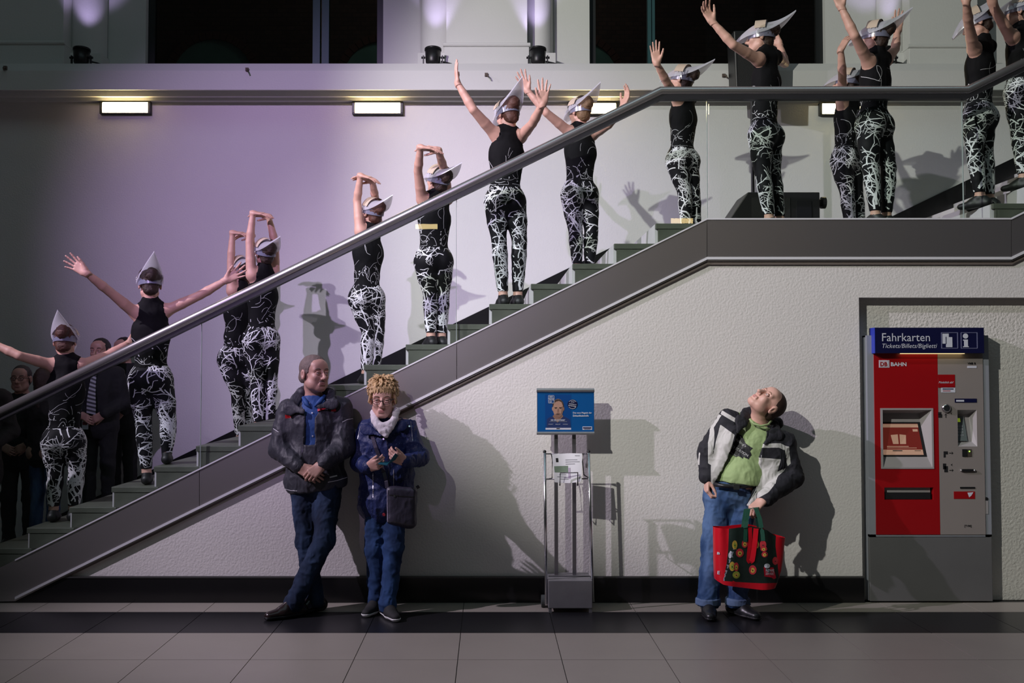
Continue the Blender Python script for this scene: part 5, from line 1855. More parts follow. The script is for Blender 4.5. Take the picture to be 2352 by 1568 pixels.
def denim(name, a, b):
    m = bpy.data.materials.new(name)
    m.use_nodes = True
    nt = m.node_tree
    bs = nt.nodes['Principled BSDF']
    bs.inputs['Roughness'].default_value = .85
    bs.inputs['Specular IOR Level'].default_value = .2
    tc = nt.nodes.new('ShaderNodeTexCoord')
    n = nt.nodes.new('ShaderNodeTexNoise'); n.inputs['Scale'].default_value = 9; n.inputs['Detail'].default_value = 6
    w = nt.nodes.new('ShaderNodeTexNoise'); w.inputs['Scale'].default_value = 400
    mp = nt.nodes.new('ShaderNodeMapping'); mp.inputs['Scale'].default_value = (1, 1, .45)
    nt.links.new(tc.outputs['Object'], mp.inputs[0]); nt.links.new(mp.outputs[0], n.inputs['Vector']); nt.links.new(tc.outputs['Object'], w.inputs['Vector'])
    mx = nt.nodes.new('ShaderNodeMix'); mx.data_type = 'RGBA'
    mx.inputs['A'].default_value = (*a, 1); mx.inputs['B'].default_value = (*b, 1)
    rm = nt.nodes.new('ShaderNodeMapRange'); rm.inputs[1].default_value = .38; rm.inputs[2].default_value = .66
    nt.links.new(n.outputs['Fac'], rm.inputs[0]); nt.links.new(rm.outputs[0], mx.inputs['Factor']); nt.links.new(mx.outputs['Result'], bs.inputs['Base Color'])
    bp = nt.nodes.new('ShaderNodeBump'); bp.inputs['Distance'].default_value = .0008
    nt.links.new(w.outputs['Fac'], bp.inputs['Height']); nt.links.new(bp.outputs[0], bs.inputs['Normal'])
    MATS[name] = m
    return m
D_DARK = denim('dark_navy_denim', (0.008, 0.013, 0.03), (0.022, 0.04, 0.085))
D_BLUE = denim('deep_blue_denim', (0.010, 0.025, 0.07), (0.025, 0.06, 0.16))
D_MID = denim('washed_blue_denim', (0.02, 0.05, 0.13), (0.085, 0.15, 0.29))
M_NYLON = mat('charcoal_nylon', (0.032, 0.033, 0.042), .55, bump=.005, bscale=34, stretch=(1, 1, .6), var=.2, detail=4, spec=.35)
M_NAVYCOAT = mat('navy_rain_fabric', (0.012, 0.022, 0.09), .55, bump=.005, bscale=34, var=.2, detail=4, spec=.35)
M_JKT = mat('black_cotton', (0.012, 0.012, 0.018), .8, bump=.004, bscale=22, var=.15, detail=3)
M_JKTW = mat('off_white_cotton', (0.55, 0.54, 0.52), .8, bump=.004, bscale=22, var=.05, detail=3)
M_GREEN = mat('light_green_jersey', (0.33, 0.44, 0.20), .85, bump=.005, bscale=16, var=.06, detail=3)
M_SHIRT = mat('blue_shirt_cotton', (0.012, 0.06, 0.22), .7, bump=.004, bscale=20, var=.25, vscale=150, detail=3)
M_LEATHERSHOE = mat('dark_brown_shoe_leather', (0.018, 0.010, 0.010), .25, var=.2, bump=.0005, bscale=40)
M_BLACKSHOE = mat('black_shoe_leather', (0.012, 0.013, 0.015), .35, var=.2, bump=.0005, bscale=40)
M_SKIN2 = mat('ruddy_skin', (0.47, 0.27, 0.21), .48, var=.16, vscale=16, bump=.0008, bscale=110)
M_SKIN3 = mat('pink_skin', (0.62, 0.36, 0.29), .48, var=.14, vscale=14, bump=.0007, bscale=110)
M_PIPING = mat('reflective_piping', (0.6, 0.6, 0.62), .4, var=.03)

def jt(J):
    return {k: npv(at(*v)) for k, v in J.items()}

def human(root, J, s, male, hf, hup, hs, hands, feet, tfwd=(0, -1, 0), skin=None, fine=.0045):
    """skin body of a clothed person; returns volumes for tailoring"""
    M = frame(tfwd, J['neck'] - J['waist'])
    sk = dict(M=M, Mp=frame(tfwd, (0, 0, 1)), **{k: J[k] for k in ('shL', 'shR', 'neck', 'chest', 'waist', 'pelvis')})
    tor, nr = torso_prims(sk, s, male)
    HM = frame(hf, hup)
    hp_, hsub = head_prims(J['head'], HM, hs, male)
    nk = [cap(J['neck'], loc(J['head'], HM, (0, -.028 * hs, -.06 * hs)), nr * s * 1.02, nr * s, .03)]
    arms = [arm_prims(J['sh' + c], J['el' + c], J['wr' + c], s, male) for c in 'LR']
    legs = [[dict(p, ra=p['ra'] * .72, rb=p['rb'] * .72) for p in leg_prims(J['hip' + c], J['kn' + c], J['an' + c], s, male)] for c in 'LR']
    VV, QQ, nv = [], [], 0
    hpms = []
    for i, c in enumerate('LR'):
        hpms.append(hand_prims(J['wr' + c], J['tip' + c] - J['wr' + c], *hands[i]))
    thin = [dict(p, ra=p['ra'] * .78, rb=p['rb'] * .78) for p in arms[0] + arms[1]]
    jobs = [(tor + nk + thin + legs[0] + legs[1], .014, [], [])]
    jobs.append((hp_ + nk, fine, hsub, [(loc(J['head'], HM, (0, -.02, -.165 * hs)), -HM[2])]))
    for i in (0, 1):
        jobs.append(([arms[i][-1]] + hpms[i], fine, [], [(J['wr' + 'LR'[i]] - nrm(J['tip' + 'LR'[i]] - J['wr' + 'LR'[i]]) * .06, -(J['tip' + 'LR'[i]] - J['wr' + 'LR'[i]]))]))
    for pr, h, sb, ct in jobs:
        V, Q = sculpt(pr, h, subs=sb, cuts=ct)
        if sb: headm = (V, Q)
        VV.append(V); QQ.append(Q + nv); nv += len(V)
    body = mesh_obj('body', np.concatenate(VV), np.concatenate(QQ), skin or M_SKIN, root, True)
    return dict(tor=tor, nk=nk, arms=arms, legs=legs, M=M, HM=HM, body=body, hands=hpms, head=headm)

def trousers(root, J, H, m, s, male, seed, ztop, inf=.016, flare=0.0, hem=.06):
    legp = []
    for c in 'LR':
        hip, kn, an = J['hip' + c], J['kn' + c], J['an' + c]
        g = s * (1.05 if male else 1.0)
        legp += [cap(hip, kn, .092 * g, .068 * g, .03), cap(kn, an, .068 * g, .055 * g + flare, .03), cap(an, an + np.array((0, 0, -.03)), .055 * g + flare, .058 * g + flare, .02)]
    legp += [ell(J['pelvis'], (.185 * s, .135 * s, .14 * s), None, .04)]
    zl = min(J['anL'][2], J['anR'][2]) - hem
    return garment('trousers', legp, .0075, m, root, cuts=[((0, 0, ztop), (0, 0, 1)), ((0, 0, zl), (0, 0, -1))], wr=(.011, 13, seed, (1, 1, 1.1)))

def shoes(root, J, toes, m, sole, s=1.08, name='shoe'):
    for i, c in enumerate('LR'):
        an = J['an' + c].copy()
        P = shoe_prims(an, toes[i], 0.004, s, .015)
        o, V, Q = garment(name, P, .006, m, root, inf=.004, cuts=[((0, 0, an[2] + .02), (0, 0, 1)), ((0, 0, .018), (0, 0, -1))])
        P2 = [p for p in P[:2]]
        garment('sole', P2, .006, sole, o, inf=.008, cuts=[((0, 0, .026), (0, 0, 1)), ((0, 0, .002), (0, 0, -1))])

# ------------------------------------------------------------------ man in the charcoal jacket
def man_jacket():
    s = 1.06
    J = jt(dict(head=(723, 858, 7.26), neck=(719, 916, 7.31), shL=(664, 944, 7.31), shR=(784, 938, 7.31), elL=(641, 1030, 7.24), elR=(790, 1026, 7.22), wrL=(689, 1074, 7.09), wrR=(740, 1068, 7.07),
                tipL=(729, 1096, 7.05), tipR=(702, 1100, 7.00), chest=(722, 982, 7.30), waist=(723, 1050, 7.28), pelvis=(724, 1098, 7.27), hipL=(696, 1120, 7.27), hipR=(752, 1118, 7.25), knL=(704, 1242, 7.25), knR=(744, 1240, 7.13), anL=(722, 1365, 7.28), anR=(675, 1363, 7.12)))
    J['anL'][2] = .095; J['anR'][2] = .10
    root = empty('person', (J['pelvis'][0], J['pelvis'][1], 0))
    tag(root, 'grey-haired man in a charcoal jacket with red trim, hands folded and ankles crossed, leaning back', 'person')
    H = human(root, J, s, True, (.70, -.71, .02), (0, 0, 1), 1.13, (((0, 1, -.3), 1, (.5, .5, .5, .5), .05, (.5, .2), 1.12), ((.0, 1, -.3), -1, (.75, .75, .8, .8), .05, (.3, .4), 1.12)), None, skin=M_SKIN2)
    HM, hs = H['HM'], 1.13
    on = face_parts(root, J['head'], HM, hs, browcol=(.12, .09, .07), lipcol=(.34, .15, .13), skin=M_SKIN2, head=H['head'])
    E = lambda c, r, k=.02: ell(loc(J['head'], HM, npv(c) * hs), npv(r) * hs, HM, k)
    garment('hair', [E((0, -.020, .038), (.0848, .1015, .0880)), E((0, -.058, -.02), (.076, .064, .06))], .0045, mat('grey_brown_hair', (0.14, 0.105, 0.09), .75, bump=.002, bscale=160, var=.4, vscale=40), root,
            clipper=hairline([(loc(J['head'], HM, (0, .066 * hs, .086 * hs)), HM[1] * .85 - HM[2] * .5), (loc(J['head'], HM, (0, .022 * hs, 0)), HM[1] - HM[2] * .85), (loc(J['head'], HM, (0, 0, -.055 * hs)), -HM[2])]), wr=(.0025, 60, 3))
    MBm = MB()
    L = lambda x, y, z: loc(J['head'], HM, npv((x, y, z)) * hs)
    MBm.tube([on(-.027, -.060, 0, .001), on(-.018, -.0545, 0, .001), on(-.008, -.051, 0, .001), on(.008, -.051, 0, .001), on(.018, -.0545, 0, .001), on(.027, -.060, 0, .001)], .006, 8, True, [.002, .0045, .0055, .0055, .0045, .002])
    MBm.build('moustache', mat('grey_stubble', (0.20, 0.15, 0.13), .8, var=.4, vscale=80), root, smooth=True)
    # shirt
    sh, V, Q = garment('shirt', H['tor'][:3] + H['tor'][3:], .009, M_SHIRT, root, inf=.014, cuts=[(J['neck'] + np.array((0, 0, .012)), (0, .25, 1)), (npv(at(722, 1085, 7.27)), (0, 0, -1))], wr=(.006, 16, 7))
    sf = Surf(V, Q)
    MB().tube([at(696, 912, 7.24), at(704, 926, 7.20), at(714, 937, 7.185)], .016, 8, True, [.012, .02, .006]).build('collar', M_SHIRT, sh, smooth=True)
    MB().tube([at(746, 908, 7.24), at(735, 922, 7.20), at(722, 934, 7.185)], .016, 8, True, [.012, .02, .006]).build('collar', M_SHIRT, sh, smooth=True)
    for px, py in ((710.5, 926), (717, 948), (718, 1001), (717, 1036)):
        sf.stud('button', px, py, .006, M_PALE, sh)
    trs, V, Q = trousers(root, J, H, D_DARK, s, True, 11, J['pelvis'][2] + .06)
    shoes(root, J, ((-.75, -.66), (-.82, -.57)), M_LEATHERSHOE, M_BLACKSHOE, 1.16)
    # jacket
    jp = [ell(J['chest'] + np.array((0, .0, .0)), (.215, .15, .22), H['M'], .06), ell(J['waist'], (.215, .155, .2), None, .06), ell(npv(at(726, 1104, 7.275)), (.232, .158, .17), None, .05),
          cap(J['shL'] + np.array((.02, 0, .0)), J['shR'] - np.array((.02, 0, 0)), .075, .075, .05), cap(J['neck'] + np.array((0, .02, -.01)), J['chest'], .10, .12, .05),
          cap(J['shL'] + np.array((.05, 0, .02)), J['neck'] + np.array((0, .03, .0)), .06, .055, .05), cap(J['shR'] + np.array((-.05, 0, .02)), J['neck'] + np.array((0, .03, .0)), .06, .055, .05)]
    for c in 'LR':
        sh_, el, wr = J['sh' + c], J['el' + c], J['wr' + c]
        jp += [cap(sh_, el, .085, .076, .035), cap(el, el + (wr - el) * .78, .075, .056, .025), cap(el + (wr - el) * .7, el + (wr - el) * .9, .054, .05, .012)]
    xl = lambda z: np.interp(z, [zat(1137, 7.13), zat(1075, 7.13), zat(960, 7.13), zat(905, 7.13)], [xat(689, 7.13), xat(697, 7.13), xat(699, 7.13), xat(684, 7.13)])
    xr_ = lambda z: np.interp(z, [zat(1137, 7.13), zat(1075, 7.13), zat(960, 7.13), zat(905, 7.13)], [xat(742, 7.13), xat(726, 7.13), xat(722, 7.13), xat(752, 7.13)])
    yc = J['chest'][1] + .02
    zcut = J['neck'][2] + .02
    hemL, hemR = npv(at(660, 1137, 7.27)), npv(at(805, 1110, 7.27))
    hd = hemR - hemL
    def clip(X, Y, Z):
        # open front; sleeves stay whole because the opening lies behind the forearms
        a = np.minimum(np.minimum(X - xl(Z), xr_(Z) - X), np.minimum(yc - Y, Y - (yc - .30)))
        fore = np.minimum(Y - (J['wrL'][1] + .075), .3)
        return np.minimum(a, np.where(Z < J['elL'][2] + .03, fore, a))
    cuts = [((hemL + hemR) / 2, (hd[2] * .6, 0, -abs(hd[0]))), (J['neck'] + np.array((0, 0, .015)), (0, .35, 1))]
    zs = [([(655, 952), (671, 956), (671, 959), (655, 961)], 1)]
    jk, V, Q = garment('jacket', jp, .0068, M_NYLON, root, cuts=cuts, clipper=clip, wr=(.012, 11, 21, (1, 1, .8)), zs=zs, mats=[M_NYLON, M_RED])
    sf = Surf(V, Q)
    # collar, turned down on both sides
    def flap(pts, r, nm='collar', m=M_NYLON, f=.21, n=(0, -1, .2)):
        P = []
        for a, b, ra, rb in pts: P.append(cap(npv(at(*a)), npv(at(*b)), ra, rb, .02, n, f))
        return garment(nm, P, .005, m, jk, wr=(.004, 20, 5))
    flap([((690, 900, 7.27), (668, 935, 7.19), .035, .045), ((668, 935, 7.19), (694, 944, 7.15), .03, .022)], 0)
    flap([((757, 903, 7.27), (762, 925, 7.19), .04, .03), ((762, 925, 7.19), (733, 934, 7.16), .022, .018)], 0)
    flap([((700, 902, 7.40), (757, 900, 7.40), .045, .045), ((694, 902, 7.29), (700, 900, 7.40), .04, .045), ((756, 902, 7.29), (757, 900, 7.40), .04, .045)], 0, n=(0, 0, 1), f=1.0)
    sf.strip('red_facing', [(724, 948), (738, 939), (752, 935), (772, 934)], .026, mat('red_lining', (.50, .012, .04), .6, var=.05), jk, .012)
    sf.strip('red_facing', [(762, 943), (772, 941)], .02, MATS['red_lining'], jk, .012)
    for px in (747.5, 763):
        h = sf.hit(px, 935, .012)
        if h: MB().cyl(h[0], h[0] + h[1] * .006, .007, 12).build('snap', M_CHROME, jk, smooth=True)
    for pts, w in (([(650, 1121), (668, 1126), (683, 1127)], .004), ([(753, 1107), (775, 1103), (806, 1093)], .004), ([(786, 969), (798, 963), (811, 961)], .004), ([(628, 984), (640, 992)], .004), ([(757, 1096), (774, 1092)], .010)):
        sf.strip('piping', pts, w, M_PIPING, jk)
    sf.strip('zip', [(699, 945), (698, 990), (692, 1060)], .005, mat('dark_zip', (.10, .10, .11), .35, .7, var=.2, vscale=200), jk)
    for c in 'LR':      # elasticated cuffs
        el, wr = J['el' + c], J['wr' + c]
        garment('cuff', [cap(el + (wr - el) * .84, el + (wr - el) * .95, .048, .045, .01)], .006, M_NYLON, jk, wr=(.004, 40, 2))
LEAN = .09
man_jacket()
LEAN = 0.0

# ------------------------------------------------------------------ woman in the navy coat
def woman_coat():
    s = 1.0
    J = jt(dict(head=(879, 917, 7.20), neck=(881, 968, 7.26), shL=(842, 982, 7.27), shR=(935, 978, 7.27), elL=(828, 1060, 7.24), elR=(964, 1050, 7.22), wrL=(846, 1073, 7.05), wrR=(930, 1060, 7.04),
                tipL=(876, 1064, 6.97), tipR=(898, 1046, 6.98), chest=(885, 1025, 7.27), waist=(886, 1090, 7.26), pelvis=(887, 1135, 7.25), hipL=(864, 1150, 7.25), hipR=(910, 1150, 7.25), knL=(862, 1262, 7.23), knR=(904, 1262, 7.17), anL=(865, 1372, 7.26), anR=(890, 1376, 7.12)))
    J['anL'][2] = .095; J['anR'][2] = .095
    root = empty('person', (J['pelvis'][0], J['pelvis'][1], 0))
    tag(root, 'blonde woman with glasses and white scarf in a dotted navy coat holding a teal folder', 'person')
    H = human(root, J, s, False, (0.03, -1, -.10), (0, 0, 1), 1.10, (((.1, 1, .35), 1, (.75, .85, .9, .95), .03, (.45, .1), 1.02), ((-.1, 1, .35), -1, (.7, .8, .85, .9), .03, (.5, .1), 1.02)), None, skin=M_SKIN3)
    HM, hs = H['HM'], 1.10
    face_parts(root, J['head'], HM, hs, browcol=(.14, .09, .06), lipcol=(.42, .16, .15), skin=M_SKIN3, head=H['head'])
    L = lambda x, y, z: loc(J['head'], HM, npv((x, y, z)) * hs)
    E = lambda c, r, k=.02: ell(L(*c), npv(r) * hs, HM, k)
    rng = random.Random(4)
    mh = mat('blonde_hair', (0.46, 0.30, 0.15), .5, bump=.003, bscale=120, stretch=(1, 1, .3), var=.5, vscale=45)
    hp = [E((0, -.025, .045), (.087, .098, .092)), E((0, -.05, -.02), (.078, .066, .06))]
    def shell(a, t, lift):
        th = t * pi / 2
        k = 1 + lift / .09
        return L(.088 * sin(a) * sin(th) * k, -.02 + .098 * cos(a) * sin(th) * k, .045 + .093 * cos(th) * k)
    for i in range(260):
        a = rng.uniform(0, 2 * pi); t = rng.uniform(.02, .95)
        if cos(a) > .55 and t > .62: continue
        dt, da = rng.uniform(.22, .38), rng.uniform(-.25, .25)
        vol = .020 * max(0, 1 - t * 1.1)
        p0, p1, p2 = shell(a, t, .0), shell(a + da * .5, t + dt * .5, rng.uniform(.004, .010) + vol), shell(a + da * 1.4, min(t + dt, 1.15), rng.uniform(.006, .022) + vol * 1.3)
        hp += [cap(p0, p1, .010, .007, .003), cap(p1, p2, .007, .0025, .003)]
    for i in range(26):   # fringe, combed to one side
        x = -.070 + .140 * i / 25
        p0 = L(x * .7 - .01, .050 - abs(x) * .3, .112); p1 = L(x * .95, .080 - x * x * 6, .085); p2 = L(x * 1.02 + rng.uniform(-.006, .010), .090 - x * x * 6.5, .046 + rng.uniform(-.008, .012))
        hp += [cap(p0, p1, .010, .009, .005), cap(p1, p2, .009, .003, .005)]
    for sx in (-1, 1):
        for i in range(5):
            hp.append(cap(L(sx * .074, .025 - i * .018, .05), L(sx * (.086 + rng.uniform(0, .006)), .036 - i * .02, -.002 - rng.uniform(0, .025)), .013, .005, .006))
    garment('hair', hp, .0042, mh, root, subs=[ell(L(0, .085, -.042), npv((.060, .06, .062)) * hs, HM, .006)], wr=(.0015, 60, 8))
    # glasses
    g = MB()
    for sx in (-1, 1):
        pts = []
        for i in range(21):
            a = 2 * pi * i / 20
            cx, cz = abs(cos(a)) ** .6 * (1 if cos(a) > 0 else -1), abs(sin(a)) ** .7 * (1 if sin(a) > 0 else -1)
            pts.append(L(sx * .034 + .0265 * cx, .106 - abs(sx * .034 + .0265 * cx) * .18, -.002 + .0165 * cz + .003 * sx * cx))
        g.tube(pts, .0022, 6, False)
        g.tube([L(sx * .060, .095, .008), L(sx * .080, .06, .010), L(sx * .086, -.01, .006)], .0024, 6)
    g.tube([L(-.008, .105, .002), L(0, .108, .004), L(.008, .105, .002)], .0022, 6)
    gl = g.build('glasses', M_BLACK, root, smooth=True)
    MB().ball(L(-.086, .0, -.04), .005).build('earring', M_CHROME, root, smooth=True)
    tr, V, Q = trousers(root, J, H, D_BLUE, 1.0, False, 31, J['pelvis'][2], flare=.004)
    # coat
    cp = [ell(J['chest'], (.185, .145, .2), H['M'], .05), ell(J['waist'] + np.array((.01, 0, 0)), (.20, .15, .2), None, .06), ell(npv(at(888, 1150, 7.26)), (.222, .155, .2), None, .05),
          cap(J['shL'] + np.array((.02, 0, -.01)), J['shR'] + np.array((-.02, 0, -.01)), .062, .062, .05), cap(J['neck'] + np.array((0, .01, -.01)), J['chest'], .08, .1, .05), ell(npv(at(884, 972, 7.33)), (.11, .06, .05), None, .03)]
    for c in 'LR':
        sh_, el, wr = J['sh' + c], J['el' + c], J['wr' + c]
        cp += [cap(sh_, el, .072, .068, .035), cap(el, el + (wr - el) * .85, .066, .048, .025)]
    hl, hr = npv(at(820, 1190, 7.2)), npv(at(955, 1212, 7.2))
    hd = hr - hl
    coat, V, Q = garment('coat', cp, .0068, M_NAVYCOAT, root, cuts=[((hl + hr) / 2, (hd[2], 0, -hd[0])), (J['neck'] + np.array((0, 0, .01)), (0, .5, 1))], wr=(.012, 12, 41, (1, 1, .9)))
    sf = Surf(V, Q)
    # dots
    m = MB(); dots = []
    for i in range(520):
        px, py = rng.uniform(815, 985), rng.uniform(968, 1205)
        h = sf.hit(px, py, .001)
        if h is None: continue
        q, n = h
        u = n.cross(Vector((0, 0, 1))).normalized(); w = u.cross(n)
        r = .0014
        m.add([q + u * r, q + w * r * 1.5, q - u * r, q - w * r * 1.5], [(0, 1, 2, 3)])
    dt = m.build('printed_dots', mat('pale_dot', (.26, .32, .52), .6, var=.1), coat)
    dt['kind'] = 'stuff'
    mz = mat('silver_zip', (.45, .45, .5), .35, .8, var=.2, vscale=100)
    sf.strip('zip', [(886, 1000), (893, 1040), (893, 1110), (887, 1190)], .006, mat('dark_navy_trim', (.008, .010, .03), .5, var=.1), coat)
    sf.strip('placket_edge', [(836, 976), (850, 980), (878, 994), (884, 1002)], .004, mz, coat)
    sf.strip('drawstring', [(857, 1086), (857, 1143)], .006, mz, coat); sf.strip('drawstring', [(904, 1078), (904, 1115)], .006, mz, coat)
    sf.strip('drawstring', [(828, 978), (821, 1010)], .004, mz, coat); sf.strip('drawstring', [(943, 968), (948, 1012)], .004, mz, coat)
    for px, py in ((839, 983), (851, 988), (881, 1008), (891, 1006), (940, 979)):
        sf.stud('snap', px, py, .007, M_CHROME, coat)
    sf.stud('logo_badge', 882, 1181, .012, mat('red_badge', (.45, .03, .05), .5, var=.1), coat)
    # collar lapels
    for pts in ([((852, 972, 7.25), (842, 984, 7.15), .03, .035), ((842, 984, 7.15), (876, 1000, 7.11), .022, .012)], [((918, 968, 7.25), (922, 976, 7.16), .035, .028), ((922, 976, 7.16), (892, 1000, 7.11), .02, .012)]):
        garment('collar', [cap(npv(at(*a)), npv(at(*b)), ra, rb, .02, (0, -1, .3), .24) for a, b, ra, rb in pts], .005, M_NAVYCOAT, coat, wr=(.004, 20, 5))
    for c in 'LR':
        el, wr = J['el' + c], J['wr' + c]
        garment('cuff', [cap(el + (wr - el) * .78, el + (wr - el) * .93, .053, .047, .01)], .006, M_NAVYCOAT, coat, wr=(.004, 40, 2))
    # scarf
    def SP(*a): return [npv(at(*p)) for p in a]
    P = []
    for ring, r in ((((858, 948, 7.2), (862, 966, 7.13), (876, 978, 7.10), (892, 976, 7.10), (906, 962, 7.13), (910, 944, 7.2), (900, 942, 7.32), (872, 942, 7.32), (858, 948, 7.2)), .024),
                    (((857, 956, 7.17), (866, 976, 7.11), (882, 990, 7.085), (898, 980, 7.10), (909, 960, 7.15)), .022), (((866, 972, 7.12), (876, 990, 7.09), (886, 999, 7.085)), .020), (((900, 974, 7.12), (893, 988, 7.09), (886, 999, 7.085)), .018)):
        q = SP(*ring)
        for a, b in zip(q, q[1:]): P.append(cap(a, b, r, r, .010))
    garment('scarf', P, .005, mat('white_scarf_cotton', (.62, .58, .60), .9, bump=.004, bscale=50, var=.06), root, wr=(.005, 22, 9))
    # trainers with white soles
    shoes(root, J, ((-.35, -.94), (.45, -.9)), mat('black_knit', (.012, .012, .013), .8, bump=.001, bscale=120, var=.3, vscale=60), mat('white_rubber', (.75, .75, .73), .5, var=.03), 1.02, 'trainer')
    # folder in her hands
    e = empty('folder', at(893, 1062, 7.0))
    tag(e, 'small open teal folder held by the woman in the navy coat', 'folder')
    mt = mat('teal_cover', (.008, .10, .14), .45, var=.05)
    a, b, c, d = at(868, 1066, 6.95), at(889, 1069, 6.95), at(893, 1061, 7.03), at(872, 1060, 7.03)
    def slab(p0, p1, p2, p3, nm, m_, t=.004):
        n = (p1 - p0).cross(p3 - p0).normalized() * t
        vs = [p0, p1, p2, p3, p0 + n, p1 + n, p2 + n, p3 + n]
        return MB().add(vs, [(3, 2, 1, 0), (4, 5, 6, 7), (0, 1, 5, 4), (1, 2, 6, 5), (2, 3, 7, 6), (3, 0, 4, 7)]).build(nm, m_, e)
    slab(a, b, c, d, 'front_cover', mt)
    f, g2 = at(909, 1041, 6.93), at(920, 1050, 7.02)
    slab(b, f, g2, c, 'back_cover', mt)
    # cross-body bag
    e = empty('shoulder_bag', at(922, 1165, 7.05))
    tag(e, 'dark grey leather cross-body bag hanging at the hip of the woman in navy', 'bag')
    ml = mat('dark_violet_leather', (.035, .032, .05), .38, var=.1, bump=.001, bscale=60)
    tl, tr_, br, bl = at(897, 1127, 7.06), at(949, 1131, 7.08), at(946, 1201, 7.09), at(898, 1192, 7.06)
    P = []
    for a, b in ((tl, tr_), (bl, br)): P.append(cap(a, b, .02, .02, .02))
    ctr = (tl + tr_ + br + bl) / 4
    for t in np.linspace(0, 1, 9):
        P.append(cap(npv(tl.lerp(tr_, t)), npv(bl.lerp(br, t)), .026, .030, .03))
    bo, V, Q = garment('bag_body', P, .006, ml, e, wr=(.004, 14, 3))
    bs = Surf(V, Q)
    bs.strip('edge_piping', [(890, 1120), (890, 1160), (891, 1198)], .010, mat('worn_leather_edge', (.20, .19, .25), .4, var=.2), bo)
    bs.strip('zip', [(893, 1136), (925, 1139), (952, 1141)], .006, M_DARK, bo); bs.stud('zip_pull', 906, 1139, .007, M_CHROME, bo)
    MB().cyl(at(957, 1120, 7.05), at(963, 1116, 7.05), .012, 8).build('strap_ring', M_BLACK, e)
    def hitp(px, py): 
        h = sf.hit(px, py, .008)
        return h[0] if h else at(px, py, 7.08)
    pts = [hitp(850, 985), hitp(856, 1002), hitp(864, 1028), hitp(874, 1056), hitp(882, 1085), at(887, 1105, 7.06), at(889, 1120, 7.05)]
    st = MB()
    for p, q in zip(pts, pts[1:]):
        sd = Vector((.012, 0, .004))
        n = Vector((0, -.003, 0))
        st.add([p - sd, p + sd, q + sd, q - sd, p - sd + n, p + sd + n, q + sd + n, q - sd + n], [(3, 2, 1, 0), (4, 5, 6, 7), (0, 1, 5, 4), (1, 2, 6, 5), (2, 3, 7, 6), (3, 0, 4, 7)])
    st.build('strap', ml, e)
LEAN = .115
woman_coat()
LEAN = 0.0

